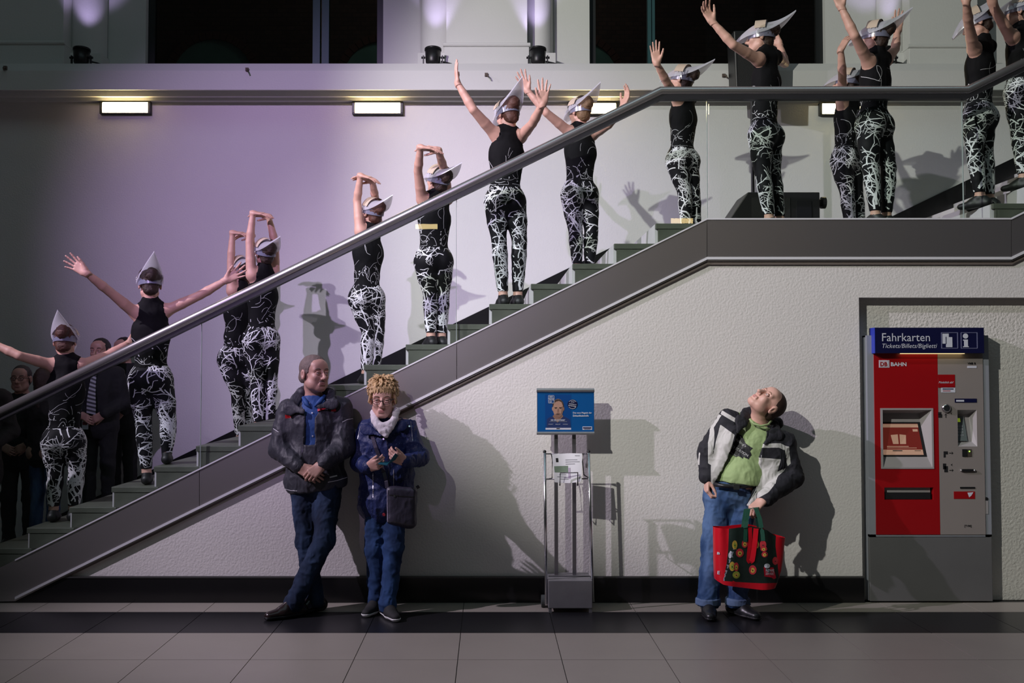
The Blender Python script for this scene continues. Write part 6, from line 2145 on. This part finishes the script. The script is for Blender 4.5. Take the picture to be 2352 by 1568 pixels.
# ------------------------------------------------------------------ man with the shopping bag
def man_bag():
    s = 1.06
    J = jt(dict(head=(1763, 925, 7.20), neck=(1742, 976, 7.27), shL=(1676, 964, 7.29), shR=(1800, 1014, 7.26), elL=(1627, 1036, 7.25), elR=(1820, 1096, 7.20), wrL=(1624, 1096, 7.20), wrR=(1752, 1148, 6.98),
                tipL=(1623, 1130, 7.18), tipR=(1728, 1170, 6.945), chest=(1724, 1034, 7.26), waist=(1694, 1096, 7.25), pelvis=(1678, 1132, 7.25), hipL=(1652, 1148, 7.25), hipR=(1704, 1150, 7.25), knL=(1636, 1248, 7.22), knR=(1698, 1248, 7.18), anL=(1626, 1370, 7.17), anR=(1694, 1370, 7.17)))
    J['anL'][2] = .095; J['anR'][2] = .095
    root = empty('person', (J['pelvis'][0], J['pelvis'][1], 0))
    tag(root, 'shaven-headed man in a black and white jacket and green shirt, leaning and looking up', 'person')
    up = nrm((.93, .02, .36))
    H = human(root, J, s, True, (-.36, -.45, .82), up, 1.12, (((1, .1, .1), 1, (.7, .7, .75, .8), .04, (.2, .5), 1.12), ((0, .3, -1), -1, (.9, .9, .9, .9), .03, (.4, .6), 1.12)), None, skin=M_SKIN3, tfwd=(-.12, -1, 0))
    HM, hs = H['HM'], 1.12
    face_parts(root, J['head'], HM, hs, browcol=(.30, .17, .12), lipcol=(.48, .2, .19), iris=(.12, .2, .25), skin=M_SKIN3, head=H['head'])
    E = lambda c, r, k=.02: ell(loc(J['head'], HM, npv(c) * hs), npv(r) * hs, HM, k)
    garment('hair', [E((0, -.022, .036), (.0812, .0985, .0855)), E((0, -.06, -.02), (.07, .06, .06))], .0045, mat('cropped_dark_hair', (0.045, 0.022, 0.017), .7, bump=.001, bscale=200, var=.35, vscale=60), root,
            clipper=hairline([(loc(J['head'], HM, (0, .045 * hs, .088 * hs)), HM[1] * .95 - HM[2] * .25), (loc(J['head'], HM, (0, .020 * hs, 0)), HM[1] - HM[2] * .75), (loc(J['head'], HM, (0, 0, -.06 * hs)), -HM[2])], .006))
    # shirt
    lean = nrm(J['neck'] - J['pelvis'])
    hemc = npv(at(1682, 1108, 7.2))
    tsh, V, Q = garment('t_shirt', H['tor'] + [ell(J['waist'] + np.array((.02, -.045, .01)), (.145, .11, .13), H['M'], .06)], .0075, M_GREEN, root, inf=.016,
                        cuts=[(npv(at(1750, 975, 7.2)), nrm(lean + np.array((0, -.35, 0)))), (hemc, nrm((-.12, 0, -1)))], wr=(.007, 14, 51))
    sf = Surf(V, Q)
    c = lambda x, y: (1640 + x / 15.68, 960 + y / 15.68)
    # printed emblem on the chest
    mpn = mat('black_print', (.008, .008, .012), .6, var=.2, vscale=80)
    poly = [c(880, 560), c(1010, 640), c(1080, 760), c(1120, 880), c(1200, 960), c(1390, 1080), c(1300, 1180), c(1350, 1320), c(1240, 1480), c(1060, 1400), c(1040, 1460), c(870, 1360), c(800, 1400), c(540, 1270), c(700, 1000), c(760, 700)]
    N = 60
    xs = [p[0] for p in poly]; ys = [p[1] for p in poly]
    vs, fs, idx = [], [], {}
    gx = np.linspace(min(xs), max(xs), N); gy = np.linspace(min(ys), max(ys), N)
    def vid(i, j):
        if (i, j) not in idx:
            h = sf.hit(gx[i], gy[j], .002)
            idx[(i, j)] = len(vs)
            vs.append(h[0] if h else at(gx[i], gy[j], 7.3))
        return idx[(i, j)]
    for i in range(N - 1):
        for j in range(N - 1):
            ctr = np.array([[(gx[i] + gx[i + 1]) / 2, (gy[j] + gy[j + 1]) / 2]])
            if inpoly(ctr, poly)[0]:
                fs.append((vid(i, j), vid(i, j + 1), vid(i + 1, j + 1), vid(i + 1, j)))
    mesh_obj('emblem', vs, fs, mpn, tsh, True)
    mw = mat('pale_shirt_print', (.45, .45, .46), .6, var=.05)
    sf.text('lettering', "Rafting's", *c(740, 800), .62, 7, mw, tsh, shear=.3, bold=.01, wpx=30)
    sf.text('lettering', 'O STATION', *c(640, 1050), .55, 6, mw, tsh, bold=.02, wpx=42)
    sf.text('lettering', 'Original', *c(570, 1270), .55, 5, mw, tsh, shear=.3, bold=.0, wpx=16)
    MB().tube([at(1722, 962, 7.17), at(1731, 973, 7.14), at(1747, 978, 7.13), at(1764, 975, 7.15), at(1772, 966, 7.2)], .008, 8).build('neckband', M_GREEN, tsh, smooth=True)
    tr, V, Q = trousers(root, J, H, D_MID, s, True, 61, J['pelvis'][2] + .12, flare=.012, hem=.035)
    for cc in 'LR':
        an = J['an' + cc]
        garment('turn_up', [cap(an + np.array((0, 0, .03)), an + np.array((0, 0, -.015)), .086, .088, .01)], .0065, mat('denim_inside', (.10, .16, .28), .9, var=.2, vscale=30), tr, cuts=[(an + np.array((0, 0, .028)), (0, 0, 1)), (an + np.array((0, 0, -.02)), (0, 0, -1))], wr=(.004, 20, 2))
    MB().tube([at(1640, 1112, 7.12), at(1665, 1116, 7.09), at(1690, 1117, 7.08), at(1712, 1116, 7.09), at(1735, 1112, 7.13)], .016, 8).build('belt', M_BLACKSHOE, tr, smooth=True)
    q = at(1690, 1117, 7.08)
    MB().box(q.x - .022, q.x + .022, q.y - .022, q.y - .012, q.z - .02, q.z + .02).build('buckle', M_CHROME, tr)
    shoes(root, J, ((-.12, -1), (.5, -.87)), M_BLACKSHOE, M_BLACK, 1.14)
    # jacket
    jp = [ell(J['chest'], (.205, .15, .21), H['M'], .05), ell(J['waist'] + np.array((.03, .02, .0)), (.20, .145, .17), H['M'], .06),
          cap(J['shL'], J['shR'], .075, .075, .05), cap(J['neck'] + np.array((0, .03, -.02)), J['chest'], .09, .12, .05),
          cap(npv(at(1690, 1000, 7.17)), npv(at(1650, 1085, 7.17)), .075, .06, .04, (0, -1, 0), .6), cap(npv(at(1650, 1085, 7.17)), npv(at(1640, 1112, 7.17)), .055, .03, .03, (0, -1, 0), .5),
          cap(npv(at(1782, 1040, 7.17)), npv(at(1765, 1105, 7.15)), .085, .09, .04, (0, -1, 0), .6), cap(npv(at(1765, 1105, 7.15)), npv(at(1733, 1148, 7.12)), .075, .04, .03, (0, -1, 0), .5), cap(npv(at(1733, 1148, 7.12)), npv(at(1714, 1167, 7.10)), .03, .012, .03, (0, -1, 0), .6)]
    for cc in 'LR':
        sh_, el, wr = J['sh' + cc], J['el' + cc], J['wr' + cc]
        k_ = .93 if cc == 'L' else .9
        jp += [cap(sh_, el, .086, .078, .035), cap(el, el + (wr - el) * k_, .077, .06, .025)]
    q = lambda x, y: (1560 + x / 2.75, 860 + y / 2.75)
    Yo = 7.10
    LE = [(1712, 940), (1702, 965), (1690, 1010), (1672, 1055), (1652, 1092), (1634, 1126)]
    RE = [(1776, 960), (1768, 985), (1746, 1040), (1742, 1080), (1738, 1112), (1712, 1168)]
    zl_ = [zat(p[1], Yo) for p in LE][::-1]; xl_ = [xat(p[0], Yo) for p in LE][::-1]
    zr_ = [zat(p[1], Yo) for p in RE][::-1]; xr2 = [xat(p[0], Yo) for p in RE][::-1]
    yc = J['chest'][1] + .03
    def clip(X, Y, Z):
        a = np.minimum(np.minimum(X - np.interp(Z, zl_, xl_), np.interp(Z, zr_, xr2) - X), yc - Y)
        near = Y - (J['wrR'][1] + .05)
        return np.minimum(a, np.where(Z < zat(1125, Yo), near, 1.0))
    zs = [([q(275, 230), q(372, 284), q(370, 312), q(264, 250)], 1), ([q(262, 318), q(350, 380), q(325, 480), q(245, 670), q(200, 740), q(200, 580), q(232, 420)], 1),
          ([q(248, 250), q(270, 260), q(222, 340), q(222, 410), q(205, 572), q(182, 560), q(182, 430), q(200, 330)], 1), ([q(122, 490), q(131, 495), q(128, 570), q(120, 570)], 1),
          ([q(515, 440), q(640, 434), q(694, 458), q(704, 562), q(683, 578), q(668, 478), q(630, 462), q(512, 462)], 1), ([q(498, 523), q(645, 535), q(612, 640), q(600, 700), q(560, 745), q(470, 800), q(410, 860), q(440, 810), q(488, 740)], 1),
          ([q(600, 690), q(618, 615), q(670, 590), q(660, 610), q(625, 640), q(608, 690)], 1), ([q(425, 770), q(450, 725), q(462, 735), q(436, 790), q(415, 850), q(408, 850)], 1)]
    jk, V, Q = garment('jacket', jp, .0062, M_JKT, root, clipper=clip, zs=zs, mats=[M_JKT, M_JKTW], cuts=[(J['neck'] + np.array((0, .0, .02)), nrm(lean + np.array((0, .25, 0)))), (npv(at(1690, 1150, 7.2)), nrm((-.35, 0, -1)))], wr=(.010, 12, 71))
    sf = Surf(V, Q)
    def flap(pts, n=(0, -1, .2), f=.26):
        garment('collar', [cap(npv(at(*a)), npv(at(*b)), ra, rb, .02, n, f) for a, b, ra, rb in pts], .005, M_JKT, jk, wr=(.004, 20, 5))
    flap([((1716, 950, 7.26), (1704, 966, 7.16), .05, .035), ((1704, 966, 7.16), (1694, 992, 7.12), .03, .012)])
    flap([((1778, 976, 7.26), (1782, 996, 7.17), .04, .045), ((1782, 996, 7.17), (1758, 1018, 7.11), .035, .012)])
    flap([((1722, 946, 7.36), (1785, 972, 7.36), .04, .045)], (0, 0, 1), 1.0)
    sf.strip('zip', [(1688, 1018), (1670, 1062), (1650, 1098)], .006, M_DARK, jk); sf.strip('zip', [(1749, 1045), (1745, 1090), (1736, 1125), (1716, 1163)], .004, M_PIPING, jk)
LEAN = .14
man_bag()
LEAN = 0.0

# ------------------------------------------------------------------ the shopping bag
def shopping_bag():
    Yf = 6.95
    e = empty('shopping_bag', at(1728, 1355, Yf + .1))
    tag(e, 'large red shopping bag printed with apples on dark panels, green handles', 'bag')
    c = lambda x, y: (1630 + x / 8.71, 1190 + y / 8.71)
    mr = mat('red_woven_plastic', (.58, .006, .018), .32, bump=.004, bscale=14, var=.08, detail=3)
    md = mat('dark_green_print', (.012, .022, .018), .3, bump=.004, bscale=14, var=.6, vscale=9, detail=3)
    ms = mat('painted_sheen', (.25, .28, .32), .3, var=.3, vscale=20)  # pale strips put the plastic's sheen into the colour of the bag front
    # outline of the bag at several heights: left, right (px), front depth bulge
    rows = [(0.0, 170, 1370, 1415), (.06, 158, 1400, 1330), (.3, 146, 1500, 1100), (.55, 140, 1540, 800), (.8, 136, 1565, 520), (.93, 134, 1580, 420), (1.0, 132, 1586, 330)]
    NV, NU = 30, 96
    vs, fs = [], []
    for j in range(NV + 1):
        t = j / NV
        ts = [r[0] for r in rows]
        xl, xr, yy = (np.interp(t, ts, [r[k] for r in rows]) for k in (1, 2, 3))
        for i in range(NU):
            a = 2 * pi * i / NU
            ca, sa = cos(a), sin(a)
            ux = abs(ca) ** .32 * (1 if ca > 0 else -1)
            uy = abs(sa) ** .55 * (1 if sa > 0 else -1)
            x = (xl + xr) / 2 + (xr - xl) / 2 * ux
            slope = np.interp(x, [130, 380, 700, 950, 1100, 1330, 1590], [205, 222, 178, 165, 200, 360, 430]) if t > .5 else yy
            slope_top = np.interp(x, [130, 380, 700, 950, 1100, 1330, 1590], [205, 222, 178, 165, 200, 360, 430])
            bot = np.interp(x, [130, 280, 900, 1380, 1590], [1250, 1330, 1430, 1420, 1300])
            y = bot + (slope_top - bot) * t
            dep = .085 * (1 - .35 * t)
            px, py = c(x, y)
            Y = Yf + .09 + dep * uy
            if sa < 0:
                Y += .010 * sin(x / 48.0) * t + .014 * sin(x / 110.0 + 1)
            vs.append(at(px, py, Y - (0 if True else 0)))
    # keep true size: points behind the front use the same world x,z as the front plane
    vs2 = []
    for v in vs:
        k = Yf / v.y
        vs2.append(Vector((v.x * k, v.y, EYE + (v.z - EYE) * k)))
    vs = vs2
    for j in range(NV):
        for i in range(NU):
            a, b = j * NU + i, j * NU + (i + 1) % NU
            fs.append((a, b, b + NU, a + NU))
    b0 = len(vs)
    V = np.array([tuple(v) for v in vs]); Q = np.array(fs)
    bc = V[:NU].mean(0)
    V = np.vstack([V, bc[None]])
    Q = np.vstack([Q, [[i, b0, b0, (i + 1) % NU] for i in range(0)]]) if False else Q
    panel = [c(385, 150), c(680, 120), c(940, 120), c(1110, 120), c(1325, 330), c(1318, 560), c(1350, 800), c(1395, 1290), c(1050, 1300), c(680, 1282), c(268, 1252), c(340, 900), c(372, 600)]
    idx = zones(V, Q, [(panel, 1), ([c(655, 180), c(685, 180), c(560, 470), c(470, 690), c(290, 1240), c(272, 1240), c(440, 690), c(560, 400)], 2), ([c(770, 900), c(800, 900), c(760, 1080), c(690, 1220), c(670, 1260), c(720, 1060)], 2)])
    body = mesh_obj('bag_body', V, Q, mr, e, True, mats=[mr, md, ms], midx=idx)
    ring = [tuple(V[i]) for i in range(NU)]
    MB().add(ring + [tuple(bc)], [(i, NU, (i + 1) % NU) for i in range(NU)]).build('bag_bottom', mr, e)
    sf = Surf(V, Q)
    m_re = mat('apple_red', (.45, .03, .04), .4, var=.4, vscale=60); m_ye = mat('apple_yellow', (.55, .36, .06), .4, var=.4, vscale=60); m_gr = mat('apple_green', (.30, .36, .05), .4, var=.3, vscale=60)
    apples = [(700, 510, 62, 80, m_re, m_ye), (500, 530, 50, 90, m_ye, m_gr), (600, 690, 78, 88, m_re, m_ye), (450, 960, 60, 95, m_ye, m_gr), (530, 970, 50, 90, m_re, m_ye), (530, 1130, 74, 74, m_gr, m_ye),
              (1065, 530, 68, 90, m_re, m_re), (1080, 610, 65, 55, m_re, m_ye), (1100, 720, 62, 58, m_re, m_ye), (860, 1030, 78, 95, m_re, m_ye), (1310, 850, 60, 80, m_re, m_re), (950, 520, 30, 80, m_ye, m_re)]
    for x, y, rx, ry, ma, mb_ in apples:
        px, py = c(x, y)
        d = sf.disc('apple_print', px, py, ry / 8.71, ma, body, .002, rx / ry)
        if d is None: continue
        sf.disc('apple_core_print', px, py + 1, ry * .55 / 8.71, mb_, body, .003, rx / ry)
        sf.disc('apple_stalk_print', px, py + 1, ry * .17 / 8.71, M_DARK, body, .004, rx / ry)
    for x, y, w, h in ((405, 740, 32, 62), (420, 680, 20, 30)):
        px, py = c(x, y); sf.disc('label_print', px, py, h / 8.71, M_PALE, body, .003, w / h)
    # sticker with the shop's lettering
    def patch(nm, poly, m_, off):
        hs = [sf.hit(*c(*p), off) for p in poly]
        mesh_obj(nm, [h[0] for h in hs if h], [tuple(range(len([h for h in hs if h])))[::-1]], m_, body)
    patch('badge_print', [(1078, 975), (1090, 965), (1270, 985), (1320, 1190), (1275, 1215), (1220, 1180), (1090, 1160)], mat('badge_red', (.50, .01, .03), .4, var=.05), .005)
    px, py = c(1145, 950); sf.disc('badge_print', px, py, 5.5, M_PALE, body, .004, 1.15)
    sf.text('lettering', 'REWE', *c(1112, 1063), .03, 6, M_PALE, body, .008, wpx=18.5)
    sf.text('lettering', 'DEIN MARKT', *c(1112, 1128), .03, 6, M_PALE, body, .008, wpx=19, bold=.0)
    sf.text('lettering', 'E', *c(165, 1115), .05, 7.5, M_PALE, body, .006, wpx=5); sf.text('lettering', 'B', *c(158, 720), .05, 5.5, M_PALE, body, .006, wpx=6)
    # red loop handle lying over the front
    def band(nm, pts, w, m_, off=.006):
        sf.strip(nm, [c(*p) for p in pts], w, m_, e, off, 8)
    band('long_strap', [(800, 180), (810, 420), (775, 700), (765, 840), (800, 880)], .027, mr)
    band('long_strap', [(925, 200), (905, 440), (870, 720), (850, 830), (800, 870)], .034, mr, .010)
    # green handles up to the fist
    mg = mat('dark_green_webbing', (.008, .075, .045), .6, bump=.001, bscale=150, var=.1)
    top = at(1740, 1163, 7.095)
    for pts in ([(718, 190), (735, 60), (775, -180)], [(1035, 190), (1000, 0), (925, -200)]):
        P = [at(*c(*p), Yf + .02 + .015 * i) for i, p in enumerate(pts)] + [top]
        m = MB()
        for p, q in zip(P, P[1:]):
            sd = Vector((.015, 0, .002)); n = Vector((0, .003, 0))
            m.add([p - sd, p + sd, q + sd, q - sd, p - sd + n, p + sd + n, q + sd + n, q - sd + n], [(3, 2, 1, 0), (4, 5, 6, 7), (0, 1, 5, 4), (1, 2, 6, 5), (2, 3, 7, 6), (3, 0, 4, 7)])
        m.build('handle', mg, e)
        P = [p + Vector((.01, .10, -.01)) for p in P[:-1]] + [top + Vector((0, .01, 0))]
        m = MB()
        for p, q in zip(P, P[1:]):
            m.add([p - sd, p + sd, q + sd, q - sd, p - sd + n, p + sd + n, q + sd + n, q - sd + n], [(3, 2, 1, 0), (4, 5, 6, 7), (0, 1, 5, 4), (1, 2, 6, 5), (2, 3, 7, 6), (3, 0, 4, 7)])
        m.build('handle', mg, e)
    band('handle', [(718, 190), (712, 330), (705, 470)], .028, mg, .004); band('handle', [(1040, 190), (1060, 330), (1068, 450)], .028, mg, .004)
shopping_bag()
# ================================================================== spectators in the dim corner at the foot of the stairs
def spectator(px, Y, gz, h, fwd, coat, legs, hair, label, skin=M_SKIN2, male=True, long_coat=False, glasses=False, tie=False, longhair=False, badge=False, shoe=None):
    q = h / 1.78
    x = xat(px, Y)
    f = nrm((fwd[0], fwd[1], 0)); r = np.array((f[1], -f[0], 0)); u = np.array((0, 0, 1.0))
    B = np.array((x, Y, gz))
    W = lambda a, b, c: B + r * a * q + f * b * q + u * c * q
    J = dict(head=W(0, .02, 1.665), neck=W(0, -.01, 1.50), shL=W(-.185, 0, 1.43), shR=W(.185, 0, 1.43), elL=W(-.26, -.02, 1.14), elR=W(.26, -.02, 1.14), wrL=W(-.12, .17, 1.02), wrR=W(.12, .17, 1.02),
             tipL=W(0.02, .19, .95), tipR=W(-.02, .21, .95), chest=W(0, 0, 1.27), waist=W(0, 0, 1.06), pelvis=W(0, 0, .95), hipL=W(-.09, 0, .90), hipR=W(.09, 0, .90), knL=W(-.1, .02, .5), knR=W(.1, .02, .5), anL=W(-.1, 0, .09), anR=W(.1, 0, .09))
    root = empty('person', tuple(B))
    tag(root, label, 'person', 'spectators at the foot of the stairs')
    H = human(root, J, q, male, (f[0], f[1], 0), (0, 0, 1), 1.04, ((-f, 1, .5, .05, (.4, .3), 1.0), (-f, -1, .5, .05, (.4, .3), 1.0)), None, tfwd=f, skin=skin, fine=.0075)
    HM = H['HM']
    face_parts(root, J['head'], HM, 1.04, skin=skin, head=H['head'])
    L = lambda a, b, c: loc(J['head'], HM, npv((a, b, c)) * 1.04)
    E = lambda c, rr, k=.02: ell(L(*c), npv(rr) * 1.04, HM, k)
    hp = [E((0, -.022, .037), (.083, .100, .088)), E((0, -.06, -.02), (.072, .062, .06))]
    cuts = [(L(0, .066, .085), HM[1] * .85 - HM[2] * .5), (L(0, .022, 0), HM[1] - HM[2] * .85)]
    if longhair:
        hp += [cap(L(.05, -.05, .02), L(.07, -.02, -.22), .045, .04, .03), cap(L(-.05, -.05, .02), L(-.07, -.02, -.22), .045, .04, .03), cap(L(0, -.07, 0), L(0, -.09, -.24), .05, .045, .03)]
        cuts = [(L(0, .066, .085), HM[1] * .85 - HM[2] * .35)]
    garment('hair', hp, .008, hair, root, cuts=cuts, wr=(.004, 50, 3))
    if glasses:
        g = MB()
        for sx in (-1, 1):
            g.tube([L(sx * .034 + .024 * cos(2 * pi * i / 16), .103, .0 + .017 * sin(2 * pi * i / 16)) for i in range(17)], .0022, 6, False)
            g.tube([L(sx * .058, .1, .004), L(sx * .085, -.01, .004)], .0022, 6)
        g.tube([L(-.01, .103, .003), L(.01, .103, .003)], .0022, 6)
        g.build('glasses', M_BLACK, root, smooth=True)
    ztop = J['pelvis'][2] + .05
    legp = []
    for c in 'LR':
        hip, kn, an = J['hip' + c], J['kn' + c], J['an' + c]
        legp += [cap(hip, kn, .092 * q, .07 * q, .03), cap(kn, an + u * -.03, .07 * q, .06 * q, .03)]
    garment('trousers', legp + [ell(J['pelvis'], npv((.175, .13, .14)) * q, H['M'], .04)], .013, legs, root, cuts=[((0, 0, ztop), (0, 0, 1)), ((0, 0, gz + .04), (0, 0, -1))], wr=(.009, 12, 4))
    jp = [ell(J['chest'], npv((.205, .145, .22)) * q, H['M'], .05), ell(J['waist'], npv((.195, .145, .2)) * q, H['M'], .06), ell(J['pelvis'] - u * (.05 if not long_coat else .15), npv((.2, .15, .18 if not long_coat else .28)) * q, H['M'], .05),
          cap(J['shL'] * .9 + J['shR'] * .1, J['shR'] * .9 + J['shL'] * .1, .07 * q, .07 * q, .05), cap(J['neck'] - f * .02, J['chest'], .085, .11, .05)]
    for c in 'LR':
        a, b, w = J['sh' + c], J['el' + c], J['wr' + c]
        jp += [cap(a, b, .075 * q, .066 * q, .03), cap(b, b + (w - b) * .92, .064 * q, .05 * q, .02)]
    subs = []
    if tie:
        subs = [cap(J['neck'] + f * .2 + u * .03, J['chest'] + f * .2 - u * .1, .06, .012, .01)]
    jk, V, Q = garment('jacket', jp, .012, coat, root, cuts=[(J['neck'] + u * .02, (0, 0, 1)), (J['pelvis'] - u * (.17 if not long_coat else .38), (0, 0, -1))], wr=(.009, 11, 6), subs=subs)
    sv, V2, Q2 = garment('shirt', H['tor'], .015, mat('grey_white_shirt', (.32, .32, .36), .8, var=.05) if tie else coat, root, inf=.012, cuts=[(J['neck'] + u * .015, (0, 0, 1)), (J['pelvis'] + u * .05, (0, 0, -1))])
    if tie:
        t = empty('necktie', (0, 0, 0), root)
        top, bot = J['neck'] + f * .125 - u * .03, J['waist'] + f * .175 - u * .03
        n = 22
        for i in range(n):
            a, b = i / n, (i + 1) / n
            wa, wb = .018 + .026 * min(1, a * 1.3), .018 + .026 * min(1, b * 1.3)
            pa, pb = top + (bot - top) * a, top + (bot - top) * b
            ta, tb = f * .02 * sin(a * pi), f * .02 * sin(b * pi)
            sl = u * .02
            vs = [pa - r * wa + ta - sl * .5, pa + r * wa + ta + sl * .5, pb + r * wb + tb + sl * .5, pb - r * wb + tb - sl * .5]
            vs += [v - f * .008 for v in vs]
            MB().add(vs, [(0, 1, 2, 3), (7, 6, 5, 4), (0, 4, 5, 1), (1, 5, 6, 2), (2, 6, 7, 3), (3, 7, 4, 0)]).build('tie_stripe', mat('tie_light', (.42, .43, .47), .6, var=.05) if i % 2 else mat('tie_dark', (.05, .05, .06), .6, var=.05), t)
    if badge:
        c = J['pelvis'] + f * .17 - r * -.06 - u * .03
        MB().add([c - r * .03 - u * .045, c + r * .03 - u * .045, c + r * .03 + u * .045, c - r * .03 + u * .045] + [c - r * .03 - u * .045 - f * .004, c + r * .03 - u * .045 - f * .004, c + r * .03 + u * .045 - f * .004, c - r * .03 + u * .045 - f * .004],
                 [(0, 1, 2, 3), (7, 6, 5, 4), (0, 4, 5, 1), (1, 5, 6, 2), (2, 6, 7, 3), (3, 7, 4, 0)]).build('name_badge', mat('badge_card', (.5, .52, .6), .4, var=.1), root)
        c2 = c + f * .003 + u * .012
        MB().quad(c2 - r * .024 - u * .014, c2 + r * .024 - u * .014, c2 + r * .024 + u * .014, c2 - r * .024 + u * .014).build('badge_field', mat('badge_dark_red', (.12, .02, .03), .5, var=.1), root)
        MB().tube([c + u * .045, c + u * .12 + r * .02], .003, 6).build('badge_clip', M_CHROME, root)
    for c in 'LR':
        P = shoe_prims(J['an' + c], (f[0], f[1]), gz + .004, 1.08, .015)
        garment('shoe', P, .011, shoe or M_BLACKSHOE, root, inf=.004, cuts=[((0, 0, J['an' + c][2] + .02), (0, 0, 1)), ((0, 0, gz + .003), (0, 0, -1))])
    return root
M_SUIT = mat('black_suit_wool', (.009, .009, .011), .85, bump=.002, bscale=60, var=.15)
M_DKCOAT = mat('dark_brown_coat', (.014, .011, .011), .85, bump=.002, bscale=60, var=.15)
M_DKBLUE = mat('pale_blue_denim_jacket', (.16, .22, .30), .8, var=.2, vscale=14, bump=.002, bscale=60)
H_DARK = mat('dark_short_hair', (.012, .009, .008), .6, bump=.002, bscale=120, var=.3)
H_GREY = mat('greying_hair', (.06, .05, .045), .7, bump=.002, bscale=120, var=.3)
spectator(231, 9.55, tread_z(16), 1.65, (-.1, -1), M_SUIT, M_SUIT, H_DARK, 'young man in a black suit and striped tie with a name badge at the hip', tie=True, badge=True)
spectator(50, 9.45, tread_z(18), 1.70, (.1, -1), M_SUIT, M_SUIT, H_GREY, 'greying man in dark clothes with glasses behind the lowest dancer', glasses=True)
spectator(-48, 8.55, tread_z(18), 1.78, (.3, -1), M_DKCOAT, M_SUIT, H_DARK, 'person in a long dark coat standing at the very foot of the stairs', long_coat=True)
spectator(106, 9.0, tread_z(17), 1.52, (.25, 1), M_DKCOAT, D_MID, HAIRS[1], 'long-haired person in pale blue jeans turned away behind the lowest dancer', male=False, longhair=True)
spectator(285, 10.02, tread_z(16), 1.68, (-.3, -1), M_SUIT, M_SUIT, H_DARK, 'person in black half hidden behind the dancer with spread arms')
